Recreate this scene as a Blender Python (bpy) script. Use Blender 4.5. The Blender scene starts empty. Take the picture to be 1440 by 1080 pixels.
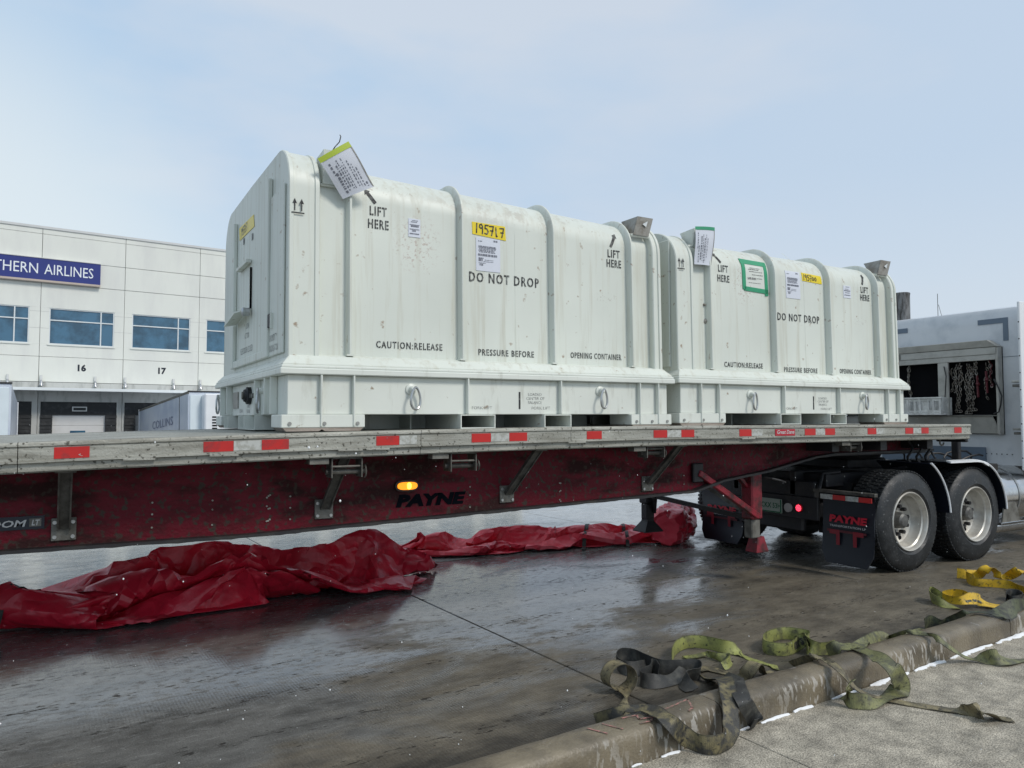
import bpy, bmesh, math, random
from mathutils import Vector, Matrix, noise

random.seed(11)
SC = bpy.context.scene
COL = SC.collection
PI = math.pi
def R(d): return math.radians(d)

# ------------------------------------------------------------------ camera
cam_d = bpy.data.cameras.new('camera'); cam = bpy.data.objects.new('camera', cam_d); COL.objects.link(cam)
cam.location = (0, 0, 1.55)
cam.rotation_euler = (R(90) + math.atan(50 / 1045), 0, R(60.2 - 90))
cam_d.sensor_width = 36; cam_d.lens = 1045 / 1440 * 36
cam_d.clip_start = .05; cam_d.clip_end = 3000
SC.camera = cam

# ------------------------------------------------------------------ sky, sun, exposure
SUN_EL, SUN_AZ = 44, -68          # azimuth of the sun seen from the scene, degrees from +x
world = bpy.data.worlds.new('World'); SC.world = world; world.use_nodes = True
nt = world.node_tree; N = nt.nodes; LK = nt.links
N.clear()
wo = N.new('ShaderNodeOutputWorld'); bg = N.new('ShaderNodeBackground'); bg.inputs[1].default_value = .1
sky = N.new('ShaderNodeTexSky'); sky.sky_type = 'NISHITA'; sky.sun_disc = False
sky.sun_elevation = R(SUN_EL); sky.sun_rotation = R(90 - SUN_AZ)
sky.air_density = 1.2; sky.dust_density = 2.0; sky.ozone_density = 2.0
tc = N.new('ShaderNodeTexCoord')
sep = N.new('ShaderNodeSeparateXYZ'); LK.new(tc.outputs['Generated'], sep.inputs[0])
# vertical tone of the cloud deck
rampz = N.new('ShaderNodeValToRGB'); LK.new(sep.outputs['Z'], rampz.inputs[0])
cr = rampz.color_ramp
cr.elements[0].position = 0.0; cr.elements[0].color = (.64, .74, .83, 1)
cr.elements[1].position = 1.0; cr.elements[1].color = (.66, .69, .72, 1)
e = cr.elements.new(.12); e.color = (.64, .745, .84, 1)
e = cr.elements.new(.30); e.color = (.49, .655, .835, 1)
e = cr.elements.new(.52); e.color = (.47, .64, .84, 1)
e = cr.elements.new(.72); e.color = (.62, .67, .72, 1)
# soft cloud masses
mp = N.new('ShaderNodeMapping'); mp.inputs['Scale'].default_value = (1.3, 1.3, 3.4); mp.inputs['Location'].default_value = (1.9, .7, .2)
LK.new(tc.outputs['Generated'], mp.inputs[0])
nz = N.new('ShaderNodeTexNoise'); nz.inputs['Scale'].default_value = 1.5; nz.inputs['Detail'].default_value = 5; nz.inputs['Roughness'].default_value = .5
LK.new(mp.outputs[0], nz.inputs['Vector'])
nr = N.new('ShaderNodeMapRange'); nr.inputs[1].default_value = .44; nr.inputs[2].default_value = .60; LK.new(nz.outputs[0], nr.inputs[0])
wc = N.new('ShaderNodeMixRGB'); LK.new(nr.outputs[0], wc.inputs[0]); LK.new(rampz.outputs[0], wc.inputs[1]); wc.inputs[2].default_value = (.64, .72, .82, 1)
# blue-grey veil, second layer
nz2 = N.new('ShaderNodeTexNoise'); nz2.inputs['Scale'].default_value = .9; nz2.inputs['Detail'].default_value = 2
LK.new(mp.outputs[0], nz2.inputs['Vector'])
nr2 = N.new('ShaderNodeMapRange'); nr2.inputs[1].default_value = .45; nr2.inputs[2].default_value = .7; nr2.inputs[4].default_value = .5; LK.new(nz2.outputs[0], nr2.inputs[0])
wc2 = N.new('ShaderNodeMixRGB'); LK.new(nr2.outputs[0], wc2.inputs[0]); LK.new(wc.outputs[0], wc2.inputs[1]); wc2.inputs[2].default_value = (.42, .625, .86, 1)
# whiter bank low towards the left of the view
dp = N.new('ShaderNodeVectorMath'); dp.operation = 'DOT_PRODUCT'; dp.inputs[1].default_value = (math.cos(R(101)), math.sin(R(101)), .10)
LK.new(tc.outputs['Generated'], dp.inputs[0])
nr3 = N.new('ShaderNodeMapRange'); nr3.interpolation_type = 'SMOOTHSTEP'; nr3.inputs[1].default_value = .915; nr3.inputs[2].default_value = 1.0; nr3.inputs[4].default_value = 1.0; LK.new(dp.outputs['Value'], nr3.inputs[0])
wc3 = N.new('ShaderNodeMixRGB'); LK.new(nr3.outputs[0], wc3.inputs[0]); LK.new(wc2.outputs[0], wc3.inputs[1]); wc3.inputs[2].default_value = (.76, .84, .88, 1)
gain = N.new('ShaderNodeVectorMath'); gain.operation = 'SCALE'; gain.inputs[3].default_value = 7.9
# greyer veil over the right half of the view
dp2 = N.new('ShaderNodeVectorMath'); dp2.operation = 'DOT_PRODUCT'; dp2.inputs[1].default_value = (math.cos(R(28)) * .93, math.sin(R(28)) * .93, .36)
LK.new(tc.outputs['Generated'], dp2.inputs[0])
nr4 = N.new('ShaderNodeMapRange'); nr4.interpolation_type = 'SMOOTHSTEP'; nr4.inputs[1].default_value = .72; nr4.inputs[2].default_value = 1.0; nr4.inputs[4].default_value = .50; LK.new(dp2.outputs['Value'], nr4.inputs[0])
wc4 = N.new('ShaderNodeMixRGB'); LK.new(nr4.outputs[0], wc4.inputs[0]); LK.new(wc3.outputs[0], wc4.inputs[1]); wc4.inputs[2].default_value = (.63, .70, .80, 1)
LK.new(wc4.outputs[0], gain.inputs[0])
mixs = N.new('ShaderNodeMixRGB'); mixs.inputs[0].default_value = .88
LK.new(sky.outputs[0], mixs.inputs[1]); LK.new(gain.outputs[0], mixs.inputs[2])
LK.new(mixs.outputs[0], bg.inputs[0]); LK.new(bg.outputs[0], wo.inputs[0])

sd = bpy.data.lights.new('sun', 'SUN'); so = bpy.data.objects.new('sun', sd); COL.objects.link(so)
sd.energy = 1.5; sd.angle = R(14); sd.color = (1, .94, .86)
_d = Vector((math.cos(R(SUN_AZ)) * math.cos(R(SUN_EL)), math.sin(R(SUN_AZ)) * math.cos(R(SUN_EL)), math.sin(R(SUN_EL))))
so.rotation_euler = _d.to_track_quat('Z', 'Y').to_euler()
SC.view_settings.view_transform = 'Standard'; SC.view_settings.look = 'None'
SC.view_settings.exposure = 0.38; SC.view_settings.gamma = 1; SC.view_settings.use_curve_mapping = False
SC.render.engine = 'CYCLES'

# ------------------------------------------------------------------ materials
def mat(name, col, rough=.5, metal=0., col2=None, nscale=4., nlo=.4, nhi=.6, stretch=(1, 1, 1),
        col3=None, n3scale=40., n3lo=.6, n3hi=.7, bump=0., bscale=60., rough2=None, emis=None, estr=0., spec=None,
        tint=.06, coat=0.):
    """procedural paint: base colour, a first dirt layer (large noise), a second (fine specks), bump"""
    m = bpy.data.materials.new(name); m.use_nodes = True
    t = m.node_tree; n = t.nodes; l = t.links
    b = n['Principled BSDF']
    b.inputs['Roughness'].default_value = rough; b.inputs['Metallic'].default_value = metal
    if spec is not None: b.inputs['Specular IOR Level'].default_value = spec
    if coat: b.inputs['Coat Weight'].default_value = coat; b.inputs['Coat Roughness'].default_value = .15
    tcn = n.new('ShaderNodeTexCoord'); mpn = n.new('ShaderNodeMapping'); mpn.inputs['Scale'].default_value = stretch
    l.new(tcn.outputs['Object'], mpn.inputs[0])
    cur = n.new('ShaderNodeMixRGB'); cur.blend_type = 'MULTIPLY'; cur.inputs[0].default_value = 1
    cur.inputs[1].default_value = (*col, 1)
    nn = n.new('ShaderNodeTexNoise'); nn.inputs['Scale'].default_value = nscale * .45; nn.inputs['Detail'].default_value = 4
    l.new(tcn.outputs['Object'], nn.inputs['Vector'])
    mr = n.new('ShaderNodeMapRange'); mr.inputs[1].default_value = .3; mr.inputs[2].default_value = .7; mr.inputs[3].default_value = 1 - tint; mr.inputs[4].default_value = 1 + tint * .5
    l.new(nn.outputs[0], mr.inputs[0]); l.new(mr.outputs[0], cur.inputs[2])
    out = cur.outputs[0]; f1 = None
    if col2:
        n2 = n.new('ShaderNodeTexNoise'); n2.inputs['Scale'].default_value = nscale; n2.inputs['Detail'].default_value = 7; n2.inputs['Roughness'].default_value = .62
        l.new(mpn.outputs[0], n2.inputs['Vector'])
        r2 = n.new('ShaderNodeMapRange'); r2.inputs[1].default_value = nlo; r2.inputs[2].default_value = nhi
        l.new(n2.outputs[0], r2.inputs[0])
        x = n.new('ShaderNodeMixRGB'); l.new(r2.outputs[0], x.inputs[0]); l.new(out, x.inputs[1]); x.inputs[2].default_value = (*col2, 1)
        out = x.outputs[0]; f1 = r2.outputs[0]
    if col3:
        n3 = n.new('ShaderNodeTexNoise'); n3.inputs['Scale'].default_value = n3scale; n3.inputs['Detail'].default_value = 4
        l.new(tcn.outputs['Object'], n3.inputs['Vector'])
        r3 = n.new('ShaderNodeMapRange'); r3.inputs[1].default_value = n3lo; r3.inputs[2].default_value = n3hi
        l.new(n3.outputs[0], r3.inputs[0])
        x = n.new('ShaderNodeMixRGB'); l.new(r3.outputs[0], x.inputs[0]); l.new(out, x.inputs[1]); x.inputs[2].default_value = (*col3, 1)
        out = x.outputs[0]
    l.new(out, b.inputs['Base Color'])
    if rough2 is not None and f1 is not None:
        rr = n.new('ShaderNodeMapRange'); rr.inputs[3].default_value = rough; rr.inputs[4].default_value = rough2
        l.new(f1, rr.inputs[0]); l.new(rr.outputs[0], b.inputs['Roughness'])
    if bump:
        nb = n.new('ShaderNodeTexNoise'); nb.inputs['Scale'].default_value = bscale; nb.inputs['Detail'].default_value = 5
        l.new(tcn.outputs['Object'], nb.inputs['Vector'])
        bn = n.new('ShaderNodeBump'); bn.inputs['Strength'].default_value = bump; bn.inputs['Distance'].default_value = .01
        l.new(nb.outputs[0], bn.inputs['Height']); l.new(bn.outputs[0], b.inputs['Normal'])
    if emis: b.inputs['Emission Color'].default_value = (*emis, 1); b.inputs['Emission Strength'].default_value = estr
    return m

def container_paint():
    m = mat('container_paint', (.655, .69, .63), .42, col2=(.52, .52, .44), nscale=2.2, nlo=.50, nhi=.76, stretch=(8, 8, .42),
            col3=(.33, .26, .19), n3scale=15, n3lo=.67, n3hi=.75, bump=.10, bscale=5, rough2=.6, tint=.10)
    t = m.node_tree; n = t.nodes; l = t.links; b = n['Principled BSDF']
    src = b.inputs['Base Color'].links[0].from_socket
    tcn = n.new('ShaderNodeTexCoord')
    # abraded patch with fine brown scuffs on the first panel
    def patch(cx, cz, rx, rz, col, thr, sc):
        sp = n.new('ShaderNodeSeparateXYZ'); l.new(tcn.outputs['Object'], sp.inputs[0])
        def ax(s, c, r):
            a = n.new('ShaderNodeMath'); a.operation = 'SUBTRACT'; l.new(s, a.inputs[0]); a.inputs[1].default_value = c
            d = n.new('ShaderNodeMath'); d.operation = 'DIVIDE'; l.new(a.outputs[0], d.inputs[0]); d.inputs[1].default_value = r
            p = n.new('ShaderNodeMath'); p.operation = 'POWER'; l.new(d.outputs[0], p.inputs[0]); p.inputs[1].default_value = 2
            return p.outputs[0]
        s = n.new('ShaderNodeMath'); s.operation = 'ADD'; l.new(ax(sp.outputs['X'], cx, rx), s.inputs[0]); l.new(ax(sp.outputs['Z'], cz, rz), s.inputs[1])
        q = n.new('ShaderNodeMapRange'); q.inputs[1].default_value = 1; q.inputs[2].default_value = .1; l.new(s.outputs[0], q.inputs[0])
        nn = n.new('ShaderNodeTexNoise'); nn.inputs['Scale'].default_value = sc; nn.inputs['Detail'].default_value = 6; nn.inputs['Roughness'].default_value = .7
        l.new(tcn.outputs['Object'], nn.inputs['Vector'])
        r = n.new('ShaderNodeMapRange'); r.inputs[1].default_value = thr; r.inputs[2].default_value = thr + .08; l.new(nn.outputs[0], r.inputs[0])
        mm = n.new('ShaderNodeMath'); mm.operation = 'MULTIPLY'; l.new(q.outputs[0], mm.inputs[0]); l.new(r.outputs[0], mm.inputs[1])
        x = n.new('ShaderNodeMixRGB'); l.new(mm.outputs[0], x.inputs[0]); x.inputs[2].default_value = (*col, 1)
        return x
    prev = src
    for a in ((.96, 1.30, .20, .24, (.47, .41, .36), .53, 34), (.60, 1.66, .5, .07, (.42, .40, .34), .56, 22), (2.6, 1.05, .12, .05, (.40, .38, .33), .55, 40), (1.75, 1.62, .9, .12, (.50, .50, .44), .52, 9)):
        x = patch(*a); l.new(prev, x.inputs[1]); prev = x.outputs[0]
    l.new(prev, b.inputs['Base Color'])
    return m

M = {}
M['white'] = container_paint()
M['white_base'] = mat('container_base_paint', (.69, .72, .665), .38, col2=(.50, .51, .45), nscale=3, nlo=.56, nhi=.75, stretch=(4, 4, .8), col3=(.30, .24, .17), n3scale=16, n3lo=.68, n3hi=.75, bump=.06, bscale=7, tint=.08)
M['bracket_grey'] = mat('weathered_bracket_metal', (.33, .32, .29), .5, .2, col2=(.22, .20, .17), nscale=9, nlo=.45, nhi=.6, bump=.2)
M['stencil'] = mat('black_stencil_paint', (.022, .023, .025), .6, tint=.3, col2=(.26, .27, .25), nscale=34, nlo=.50, nhi=.70)
M['stencil_faint'] = mat('faded_stencil_paint', (.16, .16, .16), .6, tint=.3, col2=(.45, .47, .44), nscale=50, nlo=.48, nhi=.6)
M['paper'] = mat('paper_in_plastic_sleeve', (.66, .69, .76), .22, tint=.06, bump=.15, bscale=14)
M['ink'] = mat('printed_ink', (.17, .18, .22), .5)
M['tape_yellow'] = mat('yellow_tape', (.80, .62, .02), .35, tint=.12, bump=.2, bscale=20)
M['tape_green'] = mat('green_tape', (.03, .30, .15), .4, tint=.2, bump=.2, bscale=25)
M['tape_lime'] = mat('lime_tape', (.46, .58, .06), .4, tint=.15)
M['skid'] = mat('worn_wooden_skid', (.36, .31, .27), .8, col2=(.2, .16, .13), nscale=9, nlo=.4, nhi=.65, stretch=(.3, 2, 2), bump=.4)
M['steel'] = mat('galvanised_steel', (.48, .49, .49), .3, .85, col2=(.3, .3, .29), nscale=20, nlo=.5, nhi=.7)
M['bolt'] = mat('bolt_steel', (.34, .34, .32), .45, .7)
M['black_rubber'] = mat('black_rubber', (.016, .017, .019), .55, col2=(.06, .06, .058), nscale=10, nlo=.5, nhi=.75, bump=.25, bscale=80)
M['black_metal'] = mat('grimy_black_steel', (.014, .014, .016), .55, col2=(.04, .036, .03), nscale=7, nlo=.5, nhi=.75, bump=.2, bscale=30)
M['alu'] = mat('weathered_aluminium_rail', (.40, .40, .355), .55, .25, col2=(.24, .235, .20), nscale=5, nlo=.42, nhi=.62, stretch=(.6, 3, 6),
               col3=(.08, .075, .06), n3scale=48, n3lo=.60, n3hi=.68, bump=.35, bscale=70, tint=.2)
M['alu_dark'] = mat('grimy_aluminium', (.19, .185, .165), .6, .3, col2=(.10, .095, .08), nscale=8, nlo=.4, nhi=.62, bump=.3)
M['brace'] = mat('dirty_brace_steel', (.13, .125, .11), .55, .2, col2=(.055, .05, .043), nscale=12, nlo=.4, nhi=.65, bump=.3)
M['beam'] = mat('dark_red_beam_paint', (.135, .006, .016), .5, col2=(.035, .012, .012), nscale=3.0, nlo=.46, nhi=.62, stretch=(.8, 1, 2.2),
                col3=(.05, .035, .028), n3scale=26, n3lo=.54, n3hi=.64, bump=.45, bscale=55, rough2=.8, tint=.35, spec=.2)
M['leg_red'] = mat('red_leg_paint', (.24, .012, .025), .45, col2=(.045, .012, .012), nscale=9, nlo=.44, nhi=.62, bump=.3, tint=.2)
M['refl_red'] = mat('red_reflective_tape', (.50, .018, .015), .3, col2=(.26, .03, .03), nscale=12, nlo=.56, nhi=.75, tint=.1)
M['refl_white'] = mat('silver_reflective_tape', (.52, .53, .50), .35, .2, col2=(.36, .36, .32), nscale=30, nlo=.45, nhi=.6)
M['amber'] = mat('amber_lamp_lens', (.9, .35, .02), .2, emis=(1, .30, .01), estr=1.0)
M['amber_hot'] = mat('amber_lamp_core', (1, .5, .05), .2, emis=(1, .55, .06), estr=3)
M['red_led'] = mat('red_lamp_led', (.8, .02, .03), .2, emis=(1, .05, .10), estr=3)
M['red_lens'] = mat('red_lamp_lens', (.25, .01, .01), .15, emis=(1, .02, .03), estr=.03)
M['clear_lens'] = mat('clear_lamp_lens', (.42, .42, .40), .15)
M['plate'] = mat('licence_plate_enamel', (.38, .44, .38), .35)
M['plate_ink'] = mat('licence_plate_green', (.01, .12, .05), .4)
M['beam_letters'] = mat('worn_dark_lettering', (.004, .005, .008), .9, spec=.08)
M['flap'] = mat('wet_black_mud_flap', (.006, .009, .016), .4, bump=.08, bscale=6)
M['flap_red'] = mat('flap_red_print', (.55, .012, .035), .4)
M['flap_white'] = mat('flap_white_print', (.55, .55, .55), .4)
M['letter_navy'] = mat('navy_lettering', (.006, .010, .022), .4)
M['label_red'] = mat('red_maker_label', (.42, .015, .03), .35)
M['rim'] = mat('aluminium_wheel', (.62, .60, .545), .36, .45, col2=(.42, .395, .35), nscale=8, nlo=.45, nhi=.7, rough2=.55)
M['chrome'] = mat('polished_metal', (.62, .62, .62), .16, 1.0, col2=(.42, .42, .42), nscale=6, nlo=.5, nhi=.75, rough2=.35)
M['cab'] = mat('white_cab_paint', (.62, .64, .66), .30, col2=(.46, .49, .52), nscale=3, nlo=.5, nhi=.75, coat=.3)
M['cab_bright'] = mat('white_fairing_paint', (.76, .78, .80), .3)
M['cab_decal'] = mat('grey_corner_decal', (.13, .17, .22), .4)
M['cabinet'] = mat('aluminium_cabinet', (.47, .46, .42), .5, .1, col2=(.34, .33, .30), nscale=6, nlo=.45, nhi=.7, bump=.15)
M['dark'] = mat('dark_interior', (.005, .005, .006), .9, spec=.1)
M['crate'] = mat('grey_plastic_crate', (.78, .78, .75), .5, col2=(.55, .55, .52), nscale=10)
M['chain'] = mat('dull_chain_steel', (.36, .34, .30), .4, .8, col2=(.16, .13, .11), nscale=40, nlo=.4, nhi=.6)
M['chain_red'] = mat('red_binder_paint', (.10, .012, .018), .5)
M['hose'] = mat('air_hose', (.02, .02, .022), .4)
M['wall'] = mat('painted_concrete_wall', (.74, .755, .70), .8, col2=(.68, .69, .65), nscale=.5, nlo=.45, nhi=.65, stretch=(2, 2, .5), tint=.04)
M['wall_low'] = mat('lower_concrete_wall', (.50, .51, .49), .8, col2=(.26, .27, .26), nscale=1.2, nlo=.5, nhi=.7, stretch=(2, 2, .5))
M['coping'] = mat('grey_coping', (.60, .61, .60), .6)
M['win_frame'] = mat('white_window_frame', (.68, .72, .73), .4)
M['glass'] = mat('blue_tinted_glass', (.045, .14, .23), .06, spec=.9, col2=(.02, .07, .12), nscale=.9, nlo=.45, nhi=.6)
M['sign'] = mat('navy_sign_board', (.022, .035, .20), .35)
M['sign_white'] = mat('white_sign_letters', (.80, .84, .88), .4)
M['sign_edge'] = mat('sign_edge_beige', (.50, .42, .36), .5)
M['canopy'] = mat('white_canopy_metal', (.74, .78, .78), .4)
M['seal'] = mat('black_dock_seal', (.022, .024, .026), .7, col2=(.05, .052, .054), nscale=4, nlo=.5, nhi=.7)
M['door'] = mat('dock_door_paint', (.66, .66, .65), .5)
M['trailer_white'] = mat('white_trailer_skin', (.62, .67, .74), .3, col2=(.50, .56, .66), nscale=.7)
M['trailer_front'] = mat('trailer_front_skin', (.66, .74, .78), .35)
M['chalk'] = mat('pink_chalk', (.42, .19, .17), .9, col2=(.17, .13, .10), nscale=38, nlo=.40, nhi=.56)
M['snow'] = mat('snow', (.82, .84, .86), .6, bump=.4, bscale=60)
M['flake'] = mat('snowflake_ice', (.85, .87, .88), .5)

# ------------------------------------------------------------------ mesh builder
class MB:
    def __init__(s): s.v = []; s.f = []
    def add(s, vs, fs):
        k = len(s.v); s.v += [tuple(p) for p in vs]; s.f += [tuple(i + k for i in f) for f in fs]; return s
    def box(s, x0, x1, y0, y1, z0, z1):
        return s.add([(x0, y0, z0), (x1, y0, z0), (x1, y1, z0), (x0, y1, z0), (x0, y0, z1), (x1, y0, z1), (x1, y1, z1), (x0, y1, z1)],
                     [(0, 3, 2, 1), (4, 5, 6, 7), (0, 1, 5, 4), (1, 2, 6, 5), (2, 3, 7, 6), (3, 0, 4, 7)])
    def prism(s, poly, d):           # poly: 3-D loop, d: extrusion vector
        n = len(poly); d = Vector(d)
        vs = [Vector(p) for p in poly] + [Vector(p) + d for p in poly]
        return s.add(vs, [tuple(range(n))[::-1], tuple(range(n, 2 * n))] + [(i, (i + 1) % n, (i + 1) % n + n, i + n) for i in range(n)])
    def loft(s, rings, closed=True, cap=True):
        n = len(rings[0]); vs = [p for r in rings for p in r]; fs = []
        for a in range(len(rings) - 1):
            for i in range(n if closed else n - 1):
                j = (i + 1) % n; fs.append((a * n + i, a * n + j, (a + 1) * n + j, (a + 1) * n + i))
        if cap and closed:
            fs.append(tuple(range(n))[::-1]); fs.append(tuple((len(rings) - 1) * n + i for i in range(n)))
        return s.add(vs, fs)
    def tube(s, pts, r, seg=8, closed=False):
        pts = [Vector(p) for p in pts]; n = len(pts); rings = []; prev = None
        for i, p in enumerate(pts):
            if closed: t = pts[(i + 1) % n] - pts[i - 1]
            else: t = pts[min(i + 1, n - 1)] - pts[max(i - 1, 0)]
            t.normalize()
            if prev is None:
                a = Vector((0, 0, 1)) if abs(t.z) < .9 else Vector((1, 0, 0)); u = t.cross(a).normalized()
            else: u = (prev - t * prev.dot(t)).normalized()
            prev = u; w = t.cross(u); rr = r[i] if isinstance(r, (list, tuple)) else r
            rings.append([p + (u * math.cos(2 * PI * k / seg) + w * math.sin(2 * PI * k / seg)) * rr for k in range(seg)])
        if closed: rings.append(rings[0]); return s.loft(rings, True, False)
        return s.loft(rings)
    def lathe(s, prof, c, axis, seg=32):    # prof: (distance along axis, radius)
        c = Vector(c); a = Vector(axis).normalized(); u = a.cross(Vector((0, 0, 1)) if abs(a.z) < .9 else Vector((1, 0, 0))).normalized(); w = a.cross(u)
        rings = [[c + a * d + (u * math.cos(2 * PI * k / seg) + w * math.sin(2 * PI * k / seg)) * r for k in range(seg)] for d, r in prof]
        return s.loft(rings, True, False)
    def disc(s, c, axis, r, h, seg=20): return s.lathe([(0, .0001), (0, r), (h, r), (h, .0001)], c, axis, seg)
    def bar(s, a, b, w, h, upv=(0, 0, 1)):
        a = Vector(a); b = Vector(b); t = (b - a).normalized(); u = t.cross(Vector(upv)).normalized(); v = u.cross(t)
        f = lambda p: [p + u * w / 2 + v * h / 2, p - u * w / 2 + v * h / 2, p - u * w / 2 - v * h / 2, p + u * w / 2 - v * h / 2]
        return s.loft([f(a), f(b)])
    def build(s, name, m, parent=None, label=None, bev=0., smooth=30, off=None, kind=None, sub=None):
        if off is None: off = root_off(parent)
        me = bpy.data.meshes.new(name)
        me.from_pydata([(p[0] - off[0], p[1] - off[1], p[2] - off[2]) for p in s.v], [], s.f)
        bm = bmesh.new(); bm.from_mesh(me)
        bmesh.ops.recalc_face_normals(bm, faces=bm.faces)
        if bev:
            es = [e for e in bm.edges if len(e.link_faces) == 2 and e.calc_face_angle(0) > .6]
            bmesh.ops.bevel(bm, geom=es, offset=bev, segments=1, affect='EDGES', clamp_overlap=True)
        bm.to_mesh(me); bm.free()
        me.materials.append(m)
        if smooth: me.shade_smooth(); me.set_sharp_from_angle(angle=R(smooth))
        o = bpy.data.objects.new(name, me); COL.objects.link(o)
        if parent: o.parent = parent
        if label: o['label'] = label
        if kind: o['kind'] = kind
        return o

def root_off(p):
    while p is not None:
        if 'off' in OFF.get(p.name, {}): return OFF[p.name]['off']
        p = p.parent
    return (0, 0, 0)
OFF = {}
def tag(o, label, cat, group=None, kind=None):
    if label: o['label'] = label
    if cat: o['category'] = cat
    if group: o['group'] = group
    if kind: o['kind'] = kind
    return o
def thing(name, loc, label, cat, group=None, rz=0., ry=0., world=False):
    """Empty at a thing's base; world=True: its meshes are given in world coordinates"""
    o = bpy.data.objects.new(name, None); COL.objects.link(o); o.location = loc; o.rotation_euler = (0, ry, rz); o.empty_display_size = .2
    OFF[o.name] = {'off': tuple(loc) if world else (0, 0, 0)}
    return tag(o, label, cat, group)
def struct_(o): o['kind'] = 'structure'; return o

# text -> flat triangles, optionally with stencil bridges
_tc = {}
def glyphs(s, h=1., xs=1., bold=0., stencil=False, shear=0., space=1., handle=None):
    key = (s, h, xs, bold, stencil, shear, space)
    if key in _tc: return _tc[key]
    cu = bpy.data.curves.new('t', 'FONT'); cu.body = s; cu.size = 1; cu.offset = bold; cu.resolution_u = 2; cu.space_character = space; cu.shear = shear
    ob = bpy.data.objects.new('t', cu); COL.objects.link(ob)
    bpy.context.view_layer.update()
    me = bpy.data.meshes.new_from_object(ob.evaluated_get(bpy.context.evaluated_depsgraph_get()))
    bm = bmesh.new(); bm.from_mesh(me)
    bmesh.ops.triangulate(bm, faces=bm.faces)
    k = h / .70 * 1.0
    if stencil:
        # islands of one letter -> vertical bridge through its middle
        seen = set(); isl = []
        for v in bm.verts:
            if v in seen: continue
            st = [v]; seen.add(v); g = []
            while st:
                q = st.pop(); g.append(q)
                for e_ in q.link_edges:
                    w_ = e_.other_vert(q)
                    if w_ not in seen: seen.add(w_); st.append(w_)
            isl.append((min(q.co.x for q in g), max(q.co.x for q in g)))
        for a, b_ in isl:
            if b_ - a < .3: continue
            c = (a + b_) / 2; w_ = .028 / xs
            fs = [f for f in bm.faces if a - .001 <= f.calc_center_median().x <= b_ + .001]
            for xx in (c - w_, c + w_):
                fs = [f for f in bm.faces if a - .001 <= f.calc_center_median().x <= b_ + .001]
                gg = list({v for f in fs for v in f.verts}) + list({e_ for f in fs for e_ in f.edges}) + fs
                bmesh.ops.bisect_plane(bm, geom=gg, plane_co=(xx, 0, 0), plane_no=(1, 0, 0))
            bmesh.ops.delete(bm, geom=[f for f in bm.faces if c - w_ < f.calc_center_median().x < c + w_], context='FACES')
        bmesh.ops.triangulate(bm, faces=bm.faces)
    bm.verts.index_update()
    vs = [(v.co.x * k * xs, v.co.y * k) for v in bm.verts]; fs = [tuple(v.index for v in f.verts) for f in bm.faces]
    bm.free(); bpy.data.meshes.remove(me); bpy.data.objects.remove(ob); bpy.data.curves.remove(cu)
    w = max(p[0] for p in vs) if vs else 0
    _tc[key] = (vs, fs, w); return _tc[key]
def write(mb, s, fn, h, width=None, **kw):
    """fn(u, v) -> 3-D point; text starts at u=0; width fits the text"""
    vs, fs, w = glyphs(s, h, **kw)
    k = width / w if width else 1
    return mb.add([fn(a * k, b) for a, b in vs], fs)

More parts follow.
